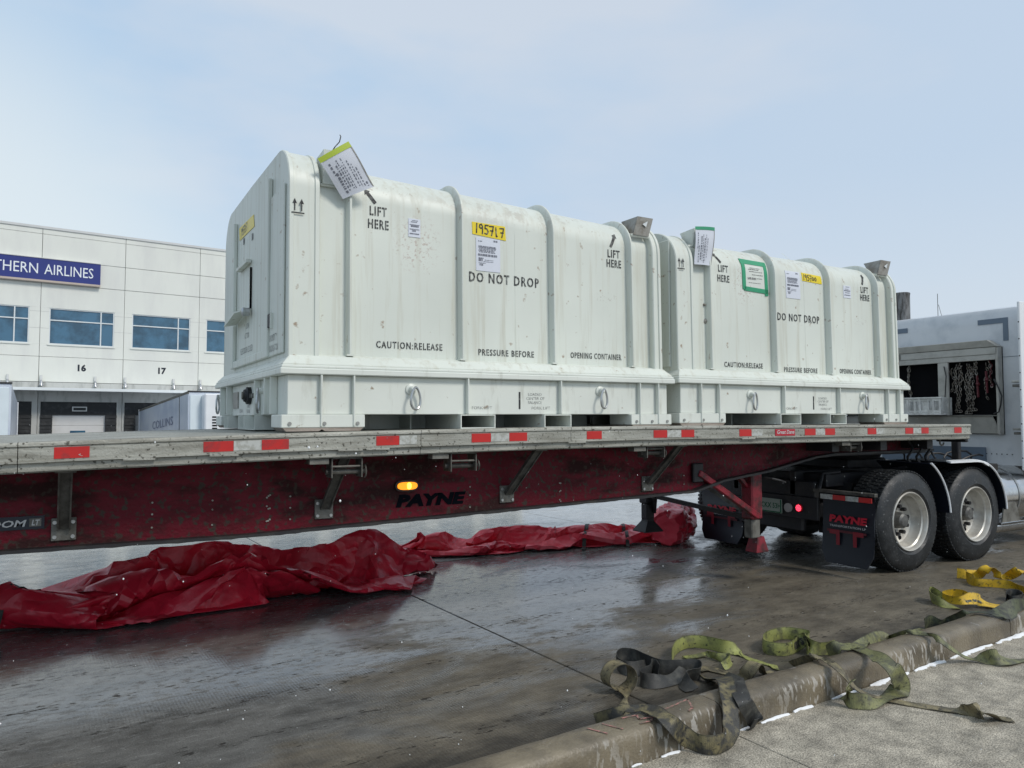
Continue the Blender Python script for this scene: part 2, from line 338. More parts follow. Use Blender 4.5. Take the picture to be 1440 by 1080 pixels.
# ================================================================== SETTING
def wet_concrete(name, dry, wet, rlo, rhi, tine=0., wetlo=.40, wethi=.60, speck=.0, streak=(.75, 1.5, 1), damp_band=False):
    m = bpy.data.materials.new(name); m.use_nodes = True
    t = m.node_tree; n = t.nodes; l = t.links; b = n['Principled BSDF']
    tcn = n.new('ShaderNodeTexCoord'); mpn = n.new('ShaderNodeMapping'); mpn.inputs['Scale'].default_value = streak; l.new(tcn.outputs['Object'], mpn.inputs[0])
    a = n.new('ShaderNodeTexNoise'); a.inputs['Scale'].default_value = 1.0; a.inputs['Detail'].default_value = 13; a.inputs['Roughness'].default_value = .66; a.inputs['Distortion'].default_value = .6
    l.new(mpn.outputs[0], a.inputs['Vector'])
    wetf = n.new('ShaderNodeMapRange'); wetf.inputs[1].default_value = wetlo; wetf.inputs[2].default_value = wethi; wetf.interpolation_type = 'SMOOTHSTEP'
    src = a.outputs[0]
    if damp_band:      # the strip by the kerb has dried, the middle of the lane holds the water film
        sp = n.new('ShaderNodeSeparateXYZ'); l.new(tcn.outputs['Object'], sp.inputs[0])
        yy = n.new('ShaderNodeMapRange'); yy.inputs[1].default_value = 3.1; yy.inputs[2].default_value = 5.6; yy.inputs[3].default_value = -.14; yy.inputs[4].default_value = .17; l.new(sp.outputs['Y'], yy.inputs[0])
        xx = n.new('ShaderNodeMapRange'); xx.inputs[1].default_value = 3.6; xx.inputs[2].default_value = 6.0; xx.inputs[3].default_value = 0.; xx.inputs[4].default_value = -.16; l.new(sp.outputs['X'], xx.inputs[0])
        ad = n.new('ShaderNodeMath'); ad.operation = 'ADD'; l.new(a.outputs[0], ad.inputs[0]); l.new(yy.outputs[0], ad.inputs[1])
        ad2 = n.new('ShaderNodeMath'); ad2.operation = 'ADD'; l.new(ad.outputs[0], ad2.inputs[0]); l.new(xx.outputs[0], ad2.inputs[1])
        xl = n.new('ShaderNodeMapRange'); xl.inputs[1].default_value = .4; xl.inputs[2].default_value = 2.6; xl.inputs[3].default_value = .17; xl.inputs[4].default_value = .02; l.new(sp.outputs['X'], xl.inputs[0])
        ad3 = n.new('ShaderNodeMath'); ad3.operation = 'ADD'; l.new(ad2.outputs[0], ad3.inputs[0]); l.new(xl.outputs[0], ad3.inputs[1]); src = ad3.outputs[0]
    l.new(src, wetf.inputs[0])
    c = n.new('ShaderNodeMixRGB'); l.new(wetf.outputs[0], c.inputs[0]); c.inputs[1].default_value = (*dry, 1); c.inputs[2].default_value = (*wet, 1)
    # stains
    s2 = n.new('ShaderNodeTexNoise'); s2.inputs['Scale'].default_value = 3.3; s2.inputs['Detail'].default_value = 12; s2.inputs['Roughness'].default_value = .68; l.new(mpn.outputs[0], s2.inputs['Vector'])
    s2r = n.new('ShaderNodeMapRange'); s2r.inputs[1].default_value = .35; s2r.inputs[2].default_value = .65; s2r.inputs[3].default_value = .60; s2r.inputs[4].default_value = 1.32; l.new(s2.outputs[0], s2r.inputs[0])
    c2 = n.new('ShaderNodeMixRGB'); c2.blend_type = 'MULTIPLY'; c2.inputs[0].default_value = 1; l.new(c.outputs[0], c2.inputs[1]); l.new(s2r.outputs[0], c2.inputs[2])
    # aggregate
    s3 = n.new('ShaderNodeTexNoise'); s3.inputs['Scale'].default_value = 140; s3.inputs['Detail'].default_value = 3; l.new(tcn.outputs['Object'], s3.inputs['Vector'])
    s3r = n.new('ShaderNodeMapRange'); s3r.inputs[1].default_value = .3; s3r.inputs[2].default_value = .7; s3r.inputs[3].default_value = 1 - speck; s3r.inputs[4].default_value = 1 + speck; l.new(s3.outputs[0], s3r.inputs[0])
    c3 = n.new('ShaderNodeMixRGB'); c3.blend_type = 'MULTIPLY'; c3.inputs[0].default_value = 1; l.new(c2.outputs[0], c3.inputs[1]); l.new(s3r.outputs[0], c3.inputs[2])
    cout = c3.outputs[0]
    if damp_band:
        # dark gutter stain against the kerb, and rows of small pits worn into the lane
        gn = n.new('ShaderNodeMath'); gn.operation = 'MULTIPLY_ADD'; gn.inputs[1].default_value = .55; l.new(s2.outputs[0], gn.inputs[0]); l.new(sp.outputs['Y'], gn.inputs[2])
        gr = n.new('ShaderNodeMapRange'); gr.inputs[1].default_value = 3.30; gr.inputs[2].default_value = 3.62; gr.inputs[3].default_value = .32; gr.inputs[4].default_value = 1.; l.new(gn.outputs[0], gr.inputs[0])
        c4 = n.new('ShaderNodeMixRGB'); c4.blend_type = 'MULTIPLY'; c4.inputs[0].default_value = 1; l.new(cout, c4.inputs[1]); l.new(gr.outputs[0], c4.inputs[2])
        pm = n.new('ShaderNodeMapping'); pm.inputs['Scale'].default_value = (14, 46, 1); l.new(tcn.outputs['Object'], pm.inputs[0])
        pn = n.new('ShaderNodeTexNoise'); pn.inputs['Scale'].default_value = 1; pn.inputs['Detail'].default_value = 2; l.new(pm.outputs[0], pn.inputs['Vector'])
        pw = n.new('ShaderNodeTexWave'); pw.bands_direction = 'Y'; pw.inputs['Scale'].default_value = .62; pw.inputs['Distortion'].default_value = 1.6; pw.inputs['Detail'].default_value = 1; pw.inputs['Detail Scale'].default_value = .5; l.new(tcn.outputs['Object'], pw.inputs['Vector'])
        pa = n.new('ShaderNodeMapRange'); pa.inputs[1].default_value = .80; pa.inputs[2].default_value = 1; pa.inputs[4].default_value = .12; l.new(pw.outputs[0], pa.inputs[0])
        ps = n.new('ShaderNodeMath'); ps.operation = 'ADD'; l.new(pn.outputs[0], ps.inputs[0]); l.new(pa.outputs[0], ps.inputs[1])
        pr = n.new('ShaderNodeMapRange'); pr.inputs[1].default_value = .70; pr.inputs[2].default_value = .74; pr.inputs[4].default_value = .8; l.new(ps.outputs[0], pr.inputs[0])
        c5 = n.new('ShaderNodeMixRGB'); l.new(pr.outputs[0], c5.inputs[0]); l.new(c4.outputs[0], c5.inputs[1]); c5.inputs[2].default_value = (.022, .02, .018, 1)
        cout = c5.outputs[0]; pit = pr.outputs[0]
    l.new(cout, b.inputs['Base Color'])
    rr = n.new('ShaderNodeMapRange'); rr.inputs[3].default_value = rhi; rr.inputs[4].default_value = rlo; l.new(wetf.outputs[0], rr.inputs[0])
    # small dry islands break the film
    mp2 = n.new('ShaderNodeMapping'); mp2.inputs['Scale'].default_value = (2.2, 5, 1); l.new(tcn.outputs['Object'], mp2.inputs[0])
    f = n.new('ShaderNodeTexNoise'); f.inputs['Scale'].default_value = 5; f.inputs['Detail'].default_value = 12; f.inputs['Roughness'].default_value = .7; l.new(mp2.outputs[0], f.inputs['Vector'])
    fr = n.new('ShaderNodeMapRange'); fr.inputs[1].default_value = .47; fr.inputs[2].default_value = .62; fr.inputs[4].default_value = .26; l.new(f.outputs[0], fr.inputs[0])
    ra = n.new('ShaderNodeMath'); ra.operation = 'ADD'; ra.use_clamp = True; l.new(rr.outputs[0], ra.inputs[0]); l.new(fr.outputs[0], ra.inputs[1])
    rout = ra.outputs[0]
    if damp_band:
        rp = n.new('ShaderNodeMath'); rp.operation = 'ADD'; rp.use_clamp = True; l.new(rout, rp.inputs[0]); l.new(pit, rp.inputs[1]); rout = rp.outputs[0]
        sl_ = n.new('ShaderNodeMapRange'); sl_.inputs[3].default_value = .5; sl_.inputs[4].default_value = .05; l.new(pit, sl_.inputs[0]); l.new(sl_.outputs[0], b.inputs['Specular IOR Level'])
    l.new(rout, b.inputs['Roughness'])
    # relief: grain, undulation and the tined grooves
    h1 = n.new('ShaderNodeMath'); h1.operation = 'MULTIPLY'; l.new(s3.outputs[0], h1.inputs[0]); h1.inputs[1].default_value = .5
    sm = n.new('ShaderNodeTexNoise'); sm.inputs['Scale'].default_value = 22; sm.inputs['Detail'].default_value = 4; l.new(mpn.outputs[0], sm.inputs['Vector'])
    h2 = n.new('ShaderNodeMath'); h2.operation = 'ADD'; l.new(h1.outputs[0], h2.inputs[0]); l.new(sm.outputs[0], h2.inputs[1])
    hh = h2.outputs[0]
    if tine:
        w = n.new('ShaderNodeTexWave'); w.bands_direction = 'X'; w.inputs['Scale'].default_value = 17; w.inputs['Distortion'].default_value = 1.4; w.inputs['Detail'].default_value = 2; w.inputs['Detail Scale'].default_value = 3
        l.new(tcn.outputs['Object'], w.inputs['Vector'])
        wm = n.new('ShaderNodeMath'); wm.operation = 'MULTIPLY'; wm.inputs[1].default_value = tine; l.new(w.outputs[0], wm.inputs[0])
        h3 = n.new('ShaderNodeMath'); h3.operation = 'ADD'; l.new(hh, h3.inputs[0]); l.new(wm.outputs[0], h3.inputs[1]); hh = h3.outputs[0]
    bs = n.new('ShaderNodeMapRange'); bs.inputs[3].default_value = .42; bs.inputs[4].default_value = .06; l.new(wetf.outputs[0], bs.inputs[0])
    bn = n.new('ShaderNodeBump'); bn.inputs['Distance'].default_value = .006; l.new(bs.outputs[0], bn.inputs['Strength']); l.new(hh, bn.inputs['Height']); l.new(bn.outputs[0], b.inputs['Normal'])
    return m
M['road'] = wet_concrete('wet_road_concrete', (.128, .112, .084), (.135, .134, .126), .05, .48, tine=.5, speck=.3, damp_band=True)
M['road_far'] = wet_concrete('wet_road_concrete_painted_sheen', (.30, .295, .27), (.26, .26, .245), .07, .30, speck=.2, wetlo=.30, wethi=.5)  # paler base colour stands in for sky and building reflected in the wet slabs
M['ground'] = wet_concrete('wet_yard_ground', (.16, .155, .14), (.10, .10, .095), .12, .35, speck=.1)
M['pave'] = wet_concrete('pavement_concrete', (.35, .32, .26), (.24, .22, .175), .46, .68, speck=.7, wetlo=.35, wethi=.85, streak=(2.2, 2.2, 1))
M['kerb'] = mat('wet_kerb_concrete', (.205, .172, .118), .40, col2=(.105, .088, .062), nscale=4, nlo=.4, nhi=.62, col3=(.33, .32, .30), n3scale=9, n3lo=.66, n3hi=.76, bump=.5, bscale=70, tint=.15)
def kerb_side():
    m = M['kerb']; t = m.node_tree; n = t.nodes; l = t.links; b = n['Principled BSDF']
    src = b.inputs['Base Color'].links[0].from_socket
    tcn = n.new('ShaderNodeTexCoord'); mp_ = n.new('ShaderNodeMapping'); mp_.inputs['Scale'].default_value = (16, 1, 5); mp_.inputs['Rotation'].default_value = (0, .35, 0); l.new(tcn.outputs['Object'], mp_.inputs[0])
    q = n.new('ShaderNodeTexNoise'); q.inputs['Scale'].default_value = 2.6; q.inputs['Detail'].default_value = 5; l.new(mp_.outputs[0], q.inputs['Vector'])
    q2 = n.new('ShaderNodeTexNoise'); q2.inputs['Scale'].default_value = 1.3; l.new(tcn.outputs['Object'], q2.inputs['Vector'])
    r1 = n.new('ShaderNodeMapRange'); r1.inputs[1].default_value = .54; r1.inputs[2].default_value = .575; l.new(q.outputs[0], r1.inputs[0])
    r2 = n.new('ShaderNodeMapRange'); r2.inputs[1].default_value = .40; r2.inputs[2].default_value = .50; l.new(q2.outputs[0], r2.inputs[0])
    ge = n.new('ShaderNodeNewGeometry'); sp = n.new('ShaderNodeSeparateXYZ'); l.new(ge.outputs['Normal'], sp.inputs[0])
    r3 = n.new('ShaderNodeMapRange'); r3.inputs[1].default_value = -.5; r3.inputs[2].default_value = -.9; l.new(sp.outputs['Y'], r3.inputs[0])
    a = n.new('ShaderNodeMath'); a.operation = 'MULTIPLY'; l.new(r1.outputs[0], a.inputs[0]); l.new(r2.outputs[0], a.inputs[1])
    c = n.new('ShaderNodeMath'); c.operation = 'MULTIPLY'; l.new(a.outputs[0], c.inputs[0]); l.new(r3.outputs[0], c.inputs[1])
    d = n.new('ShaderNodeMath'); d.operation = 'MULTIPLY'; l.new(c.outputs[0], d.inputs[0]); d.inputs[1].default_value = .75
    x = n.new('ShaderNodeMixRGB'); l.new(d.outputs[0], x.inputs[0]); l.new(src, x.inputs[1]); x.inputs[2].default_value = (.44, .42, .38, 1); l.new(x.outputs[0], b.inputs['Base Color'])
kerb_side()

G = R(3.3)
def gz(y):     # the yard falls away towards the loading docks
    P = [(-400, 0), (18, 0), (32, -1.3), (45, -1.95), (60, -1.95), (900, -1.95)]
    for (a, za), (b_, zb) in zip(P, P[1:]):
        if a <= y <= b_: return za + (zb - za) * (y - a) / (b_ - a)
    return P[-1][1]
mb = MB()
ys = [-60, -10, 0, 10, 17, 18, 20, 24, 28, 32, 36, 40, 45, 60, 120, 300, 900]; xs_ = [-900, -200, -60, -20, 0, 20, 60, 200, 900]
mb.add([(x, y, gz(y) - .03) for y in ys for x in xs_], [(j * 9 + i, j * 9 + i + 1, (j + 1) * 9 + i + 1, (j + 1) * 9 + i) for j in range(len(ys) - 1) for i in range(8)])
ground = struct_(mb.build('ground', M['ground'], smooth=0)); ground.rotation_euler.z = G

# road: base sheet and cast slabs with open joints
mb = MB().add([(-30, 2.70, -.024), (60, 2.70, -.024), (60, 16.6, -.024), (-30, 16.6, -.024)], [(0, 1, 2, 3)])
road = struct_(mb.build('road', M['black_metal'], smooth=0)); road.rotation_euler.z = G; OFF['road'] = {'off': (0, 0, 0)}
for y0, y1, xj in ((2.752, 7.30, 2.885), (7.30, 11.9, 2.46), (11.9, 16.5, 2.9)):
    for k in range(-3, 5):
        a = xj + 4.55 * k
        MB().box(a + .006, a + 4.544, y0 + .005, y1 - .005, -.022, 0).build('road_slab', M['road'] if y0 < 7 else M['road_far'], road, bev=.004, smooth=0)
# pavement on the camera side of the kerb
mb = MB().add([(-20, -6, -.026), (40, -6, -.026), (40, 2.6, -.026), (-20, 2.6, -.026)], [(0, 1, 2, 3)])
pave = struct_(mb.build('pavement', M['black_metal'], smooth=0)); pave.rotation_euler.z = G; OFF['pavement'] = {'off': (0, 0, 0)}
for k in range(-3, 5):
    a = 2.965 + 3.0 * k
    for y0, y1 in ((-.5, 2.553), (-3.55, -.5)):
        MB().box(a + .004, a + 2.996, y0 + .004, y1, -.022, .001).build('pavement_slab', M['pave'], pave, bev=.003, smooth=0)
# kerb stones: rounded shoulder, slightly battered near face
def kerb_piece(x0, x1, seed, parent):
    prof = [(2.556, -.02), (2.556, .02), (2.558, .10), (2.564, .128), (2.578, .145), (2.60, .152), (2.68, .153), (2.722, .148), (2.738, .13), (2.742, .02), (2.744, -.02)]
    n = max(2, int((x1 - x0) / .05)); rings = []
    for i in range(n + 1):
        x = x0 + (x1 - x0) * i / n; rg = []
        for (y, z) in prof:
            q = noise.noise(Vector((x * 2.3 + seed, y * 5, z * 5))) * .006 + noise.noise(Vector((x * 9 + seed, y * 20, z * 20))) * .0025
            top = .55 if z > .02 else 0
            rg.append((x, y + q, z + q * top))
        rings.append(rg)
    return MB().loft(rings).build('kerb_stone', M['kerb'], parent, smooth=60)
kerb = struct_(MB().add([(-20, 2.57, -.021), (40, 2.57, -.021), (40, 2.73, -.021), (-20, 2.73, -.021)], [(0, 1, 2, 3)]).build('kerb', M['kerb'], smooth=0)); kerb.rotation_euler.z = G; OFF['kerb'] = {'off': (0, 0, 0)}
for k in range(-3, 5):
    a = 2.90 + 3.0 * k; kerb_piece(a + .004, a + 2.996, k * 7.1, kerb)
# pink chalk figures on the kerb top
mb = MB()
def stroke(mb, pts, w=.012, z=.1555):
    for (a, b_) in zip(pts, pts[1:]):
        a = Vector((*a, 0)); b_ = Vector((*b_, 0)); t = (b_ - a).normalized(); u = Vector((-t.y, t.x, 0)) * w / 2; e_ = t * w * .3
        mb.add([(a - e_ - u) + Vector((0, 0, z)), (b_ + e_ - u) + Vector((0, 0, z)), (b_ + e_ + u) + Vector((0, 0, z)), (a - e_ + u) + Vector((0, 0, z))], [(0, 1, 2, 3)])
for pts in ([(2.16, 2.69), (2.20, 2.60)], [(2.25, 2.69), (2.29, 2.60)], [(2.37, 2.69), (2.45, 2.68), (2.43, 2.64), (2.50, 2.62), (2.46, 2.595), (2.40, 2.60)], [(2.52, 2.60), (2.56, 2.64)],
            [(2.62, 2.66), (2.80, 2.69), (2.74, 2.60), (2.70, 2.585)]):
    stroke(mb, pts, .011)
mb.build('chalk_mark', M['chalk'], kerb, label='pink chalk figures scrawled on the kerb top', smooth=0)

# remains of snow along the foot of the kerb
mb = MB(); random.seed(5)
for a, b_, big in ((1.30, 1.62, 1), (1.64, 1.92, .7), (1.98, 2.22, .6), (2.30, 2.36, .4), (2.48, 2.60, .5), (2.66, 2.84, 1.3), (2.87, 2.93, .9), (3.02, 3.12, .5), (3.18, 3.40, .7), (3.44, 3.60, .8), (3.78, 4.05, .6), (4.15, 4.45, 1.2), (4.50, 4.56, .6),
                    (4.62, 4.98, 1.0), (5.05, 5.60, 1.0), (5.66, 6.4, 1.2), (6.5, 7.6, 1.0), (7.7, 8.8, .9), (2.70, 2.78, .01)):
    n = max(4, int((b_ - a) / .02)); rings = []
    for i in range(n + 1):
        x = a + (b_ - a) * i / n; e_ = math.sin(PI * min(max(i / n, .04), .96)) ** .4
        w = max(.002, (.018 + .030 * noise.noise(Vector((x * 11, 3, 0))) + .022 * noise.noise(Vector((x * 37, 8, 0)))) * big * e_ + .003); h = (.013 + .008 * noise.noise(Vector((x * 14, 1, 5)))) * e_ * min(big, 1) + .002
        rings.append([(x, 2.552, 0.), (x, 2.552, h), (x, 2.552 - w * .35, h * 1.1), (x, 2.552 - w * .8, h * .6), (x, 2.552 - w, 0.)])
    mb.loft(rings)
sn = mb.build('snow_remnant', M['snow'], smooth=70); sn.rotation_euler.z = G; tag(sn, 'thin broken line of white snow along the foot of the kerb', 'snow', kind='stuff')

# ================================================================== WAREHOUSE
BG = R(6)
YD = 44.
wh = thing('warehouse', (0, 0, -1.98), 'long white concrete freight warehouse with blue windows and numbered dock doors', 'warehouse', rz=BG)
OFF[wh.name] = {'off': (0, 0, -1.98)}
P3 = 3.773
joints = [2.50 + P3 * k for k in range(-4, 9)]
rows = [10.93, 9.65, 8.425, 7.35, 7.0, 6.15, 5.25, 4.72, 3.44, 3.02]
X0, X1 = joints[0], joints[-1]
# cast panels with recessed joints: each bay between two joints, window opening left free
for a, b_ in zip(joints, joints[1:]):
    wa, wb = a + .385, a + 3.31
    g_ = .010
    MB().box(a + g_, b_ - g_, YD, YD + .2, 9.66, 10.92).build('wall_panel', M['wall'], wh, bev=.01, smooth=0)
    MB().box(a + g_, b_ - g_, YD, YD + .2, 8.435, 9.64).build('wall_panel', M['wall'], wh, bev=.01, smooth=0)
    m_ = MB()
    m_.box(a + g_, b_ - g_, YD, YD + .2, 7.20, 8.415); m_.box(a + g_, wa, YD, YD + .2, 5.36, 7.198); m_.box(wb, b_ - g_, YD, YD + .2, 5.36, 7.198); m_.box(a + g_, b_ - g_, YD, YD + .2, 4.73, 5.358)
    m_.build('wall_panel', M['wall'], wh, smooth=0)
    MB().box(a + g_, b_ - g_, YD, YD + .2, 3.45, 4.712).build('wall_panel', M['wall'], wh, bev=.01, smooth=0)
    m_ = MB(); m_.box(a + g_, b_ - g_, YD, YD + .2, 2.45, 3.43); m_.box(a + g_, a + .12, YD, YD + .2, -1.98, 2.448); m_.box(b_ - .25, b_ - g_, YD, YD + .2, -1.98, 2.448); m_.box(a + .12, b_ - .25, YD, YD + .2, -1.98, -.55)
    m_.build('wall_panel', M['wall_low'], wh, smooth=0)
    MB().box(a, b_, YD - .05, YD + .3, 11.20, 11.32).build('coping', M['coping'], wh, smooth=0)
    MB().box(a + g_, b_ - g_, YD, YD + .2, 10.935, 11.20).build('wall_panel', M['wall'], wh, bev=.006, smooth=0)
    for z in (6.99, 6.15):
        gr = MB(); gr.box(a + g_, wa - .01, YD - .004, YD - .001, z, z + .014); gr.build('panel_groove', M['wall_low'], wh, smooth=0); gr = MB(); gr.box(wb + .01, b_ - g_, YD - .004, YD - .001, z, z + .014); gr.build('panel_groove', M['wall_low'], wh, smooth=0)
    # window: frame, mullions, panes
    w = MB()
    for z0, z1 in ((5.36, 5.41), (7.15, 7.20), (6.56, 6.615)): w.box(wa, wb, YD + .03, YD + .14, z0, z1)
    mx = wa + 2.31
    for x0, x1 in ((wa, wa + .05), (wb - .05, wb), (mx - .028, mx + .028)): w.box(x0, x1, YD + .028, YD + .142, 5.411, 7.149)
    wf = w.build('window', M['win_frame'], wh, smooth=0)
    for x0, x1 in ((wa + .05, mx - .028), (mx + .028, wb - .05)):
        for z0, z1 in ((5.41, 6.56), (6.615, 7.15)):
            MB().box(x0, x1, YD + .08, YD + .10, z0, z1).build('pane', M['glass'], wf, smooth=0)
    MB().box(wa - .06, wb + .06, YD - .05, YD + .02, 5.30, 5.362).build('window_sill', M['wall'], wf, smooth=0)
    # loading dock behind each bay
    dk = MB().box(a + .12, b_ - .25, YD + .06, YD + .16, 1.78, 2.45).build('dock_header', M['seal'], wh, smooth=0)
    for x0, x1 in ((a + .12, a + .64), (b_ - .76, b_ - .25)):
        for k in range(13):
            MB().box(x0, x1, YD - .10 + (k % 2) * .03, YD + .10, -.55 + k * .18, -.55 + k * .18 + .165).build('dock_pad', M['seal'], wh, smooth=0)
    for k in range(4):
        z0 = -.55 + k * .6; MB().box(a + .64, b_ - .76, YD + .13, YD + .17, z0 + .005, min(z0 + .595, 1.78)).build('door_panel', M['door'], wh, smooth=0)
    MB().box(a + 1.44, a + 2.12, YD + .10, YD + .15, .80, .98).build('door_window', M['glass'], wh, smooth=0)
    sg = MB().box(a + 1.5, a + 2.16, YD + .0, YD + .05, 1.97, 2.21).build('dock_notice', M['coping'], wh, smooth=0)
    MB().box(a + 1.55, a + 2.11, YD - .004, YD - .001, 2.02, 2.16).build('notice_face', M['seal'], sg, smooth=0)
    for lx in (a + .11, a + 2.49):
        lm = MB().box(lx - .05, lx + .05, YD - .14, YD, 3.52, 3.78).build('wall_lamp', M['coping'], wh, smooth=0)
        MB().lathe([(0, .03), (.10, .07), (.30, .13), (.32, .0001)], (lx, YD - .16, 3.53), (0, -.15, -1), 12).build('lamp_shade', M['chrome'], lm)
MB().box(X0, X1, YD - 1.25, YD - .002, 2.98, 3.12).build('canopy', M['canopy'], wh, smooth=0)
MB().box(X0, X1, YD + .205, YD + .25, -1.98, 11.19).build('inner_wall', M['seal'], wh, smooth=0)
MB().box(X0, X1, YD + .26, YD + 30, -1.98, 11.0).build('building_body', M['wall'], wh, smooth=0)
for num, x in (('15', .34), ('16', 4.12), ('17', 7.92), ('18', 11.7)):
    write(MB(), num, lambda u, v, x=x: (x + u, YD - .006, 4.05 + v), .31, bold=.045).build('dock_number', M['letter_navy'], wh, label='black dock number ' + num, smooth=0)
sn_ = thing('airline_sign', (-6.0, YD - .3, 8.5), 'navy wall sign with white capital letters THERN AIRLINES high on the warehouse', 'sign')
p_ = Matrix.Rotation(BG, 4, 'Z') @ Vector((-6.0, YD - .2, 8.5)); sn_.location = p_; sn_.rotation_euler.z = BG; OFF[sn_.name] = {'off': (-6.0, YD - .2, 8.5)}
MB().box(-6.0, 5.09, YD - .2, YD - .005, 8.56, 9.64).build('sign_board', M['sign'], sn_, smooth=0)
MB().box(-6.0, 5.09, YD - .24, YD - .005, 8.46, 8.556).build('sign_ledge', M['sign_edge'], sn_, smooth=0)
MB().box(-6.0, 5.09, YD - .23, YD - .005, 9.644, 9.68).build('sign_cap', M['coping'], sn_, smooth=0)
for s_, x0, x1 in (('SOUTHERN', -1.42, 2.33), ('AIRLINES', 2.60, 4.76)):
    if s_ == 'SOUTHERN':
        write(MB(), 'THERN', lambda u, v: (.48 + u, YD - .215, 8.86 + v), .52, width=1.85, bold=.0).build('lettering', M['sign_white'], sn_, smooth=0)
    else: write(MB(), s_, lambda u, v: (x0 + u, YD - .215, 8.86 + v), .52, width=x1 - x0).build('lettering', M['sign_white'], sn_, smooth=0)

M['faint_blue'] = mat('faded_blue_letters', (.16, .20, .32), .4)
# parked semitrailers at the docks
def dock_trailer(name, label, x, y, z, rz, pitch, L, W, H, reefer):
    t = thing(name, (x, y, z), label, 'trailer', 'white semitrailers backed up to the docks'); t.rotation_euler = (pitch, 0, rz)
    m1 = M['trailer_white']
    MB().box(0, W, .02, L, 0, H).build('body', M['trailer_white'], t, bev=.03)
    MB().box(.06, W - .06, -.03, .018, .06, H - .14).build('front_wall', M['trailer_front'], t, bev=.02)
    MB().box(-.012, .03, 0, L, H - .09, H + .012).build('top_rail', M['alu_dark'], t, smooth=0)
    MB().box(-.012, .03, 0, L, -.02, .10).build('bottom_rail', M['alu'], t, smooth=0)
    MB().box(-.02, .02, 1.6, 1.62, .1, H - .1).build('panel_seam', M['alu_dark'], t, smooth=0)
    MB().box(-.03, W + .03, L - .22, L - .02, 0, H + .02).build('rear_frame', M['cab_bright'], t, smooth=0)
    MB().box(-.02, W + .02, -.02, .06, H - .02, H + .03).build('roof_rail', M['black_metal'], t, smooth=0)
    for yy in (L - 1.2, L - 2.5):
        for xx in (.15, W - .15):
            MB().lathe([(-.14, .2), (-.14, .48), (-.1, .5), (.1, .5), (.14, .48), (.14, .2), (.05, .19), (.05, .0001)], (xx, yy, -.72), (1, 0, 0), 20).build('wheel', M['black_rubber'], t)
    for xx in (.5, W - .5): MB().box(xx - .06, xx + .06, 2.4, 2.55, -1.2, 0).build('landing_leg', M['black_metal'], t, smooth=0)
    if reefer:
        u = MB().box(.50, W - .2, -.62, -.03, .42, H - .13).build('cooling_unit', M['cab_bright'], t, bev=.05)
        for k in range(9): MB().box(.78, .97, -.632, -.615, .72 + k * .115, .72 + k * .115 + .06).build('grille_slot', M['dark'], u, smooth=0)
        MB().box(.72, 1.0, -.66, -.62, .30, .66).build('unit_box', M['black_rubber'], u, bev=.03)
        write(MB(), 'COLLINS', lambda a, b_: (-.016, L * .66 - a * 2.2, H * .56 + b_), .38, bold=.0).build('lettering', M['faint_blue'], t, smooth=0)
        write(MB(), 'L', lambda a, b_: (-.016, L * .66 - a * 2.2, H * .30 + b_), .38, bold=.0).build('lettering', M['faint_blue'], t, smooth=0)
    return t
p_ = Matrix.Rotation(BG, 4, 'Z') @ Vector((6.98, 32.0, 0))
dock_trailer('refrigerated_trailer', 'white refrigerated trailer with front cooling unit parked at dock 17', p_.x, p_.y, -.05, BG + R(-.3), R(-3.2), 11.6, 2.5, 2.75, True)
p_ = Matrix.Rotation(BG, 4, 'Z') @ Vector((.95 - 2.5, 30.0, 0))
def left_trailer():
    t = dock_trailer('box_trailer', 'plain white box trailer at the left edge beside dock 16', p_.x, p_.y, -.05, BG + R(-3.0), R(-1.8), 13.2, 2.5, 2.82, False)
    return t
left_trailer()

# ================================================================== FLATBED TRAILER
def zt(x): return 1.500 - .003 * max(0, 4.4 - x) ** 2 if x > -1 else 1.5 - .003 * 5.4 ** 2 - .0324 * (-1 - x) * .55
XL, XR = -6.2, 8.42
YN, YF = 4.575, 7.24
def xs_range(a, b_, st=.35):
    n = max(1, int(round((b_ - a) / st))); return [a + (b_ - a) * i / n for i in range(n + 1)]
def sweep(mb, prof, a, b_, zf=zt, st=.35): return mb.loft([[(x, y, zf(x) + z) for y, z in prof] for x in xs_range(a, b_, st)])
ft = thing('flatbed_trailer', (1.0, 5.88, 0), 'long flatbed trailer with grimy dark red beam and weathered aluminium deck edge', 'trailer', world=True)
railp = [(YN + .012, 0), (YN + .003, -.004), (YN, -.012), (YN, -.024), (YN + .009, -.030), (YN + .009, -.098), (YN - .002, -.101), (YN - .002, -.110), (YN + .020, -.116), (YN + .022, -.155), (YN + .030, -.163), (YN + .09, -.163), (YN + .09, -.15), (YN + .05, -.145), (YN + .05, -.03), (YN + .13, -.03), (YN + .13, 0)]
segs = [(XL, -3.0), (-3.0, -.30), (-.30, 1.93), (1.93, 3.13), (3.13, XR)]
for a, b_ in segs: sweep(MB(), railp, a + .002, b_ - .002, st=.2).build('side_rail', M['alu'], ft, smooth=25)
sweep(MB(), [(2 * 5.8875 - y, z) for y, z in railp], XL, XR).build('side_rail', M['alu'], ft, smooth=25)
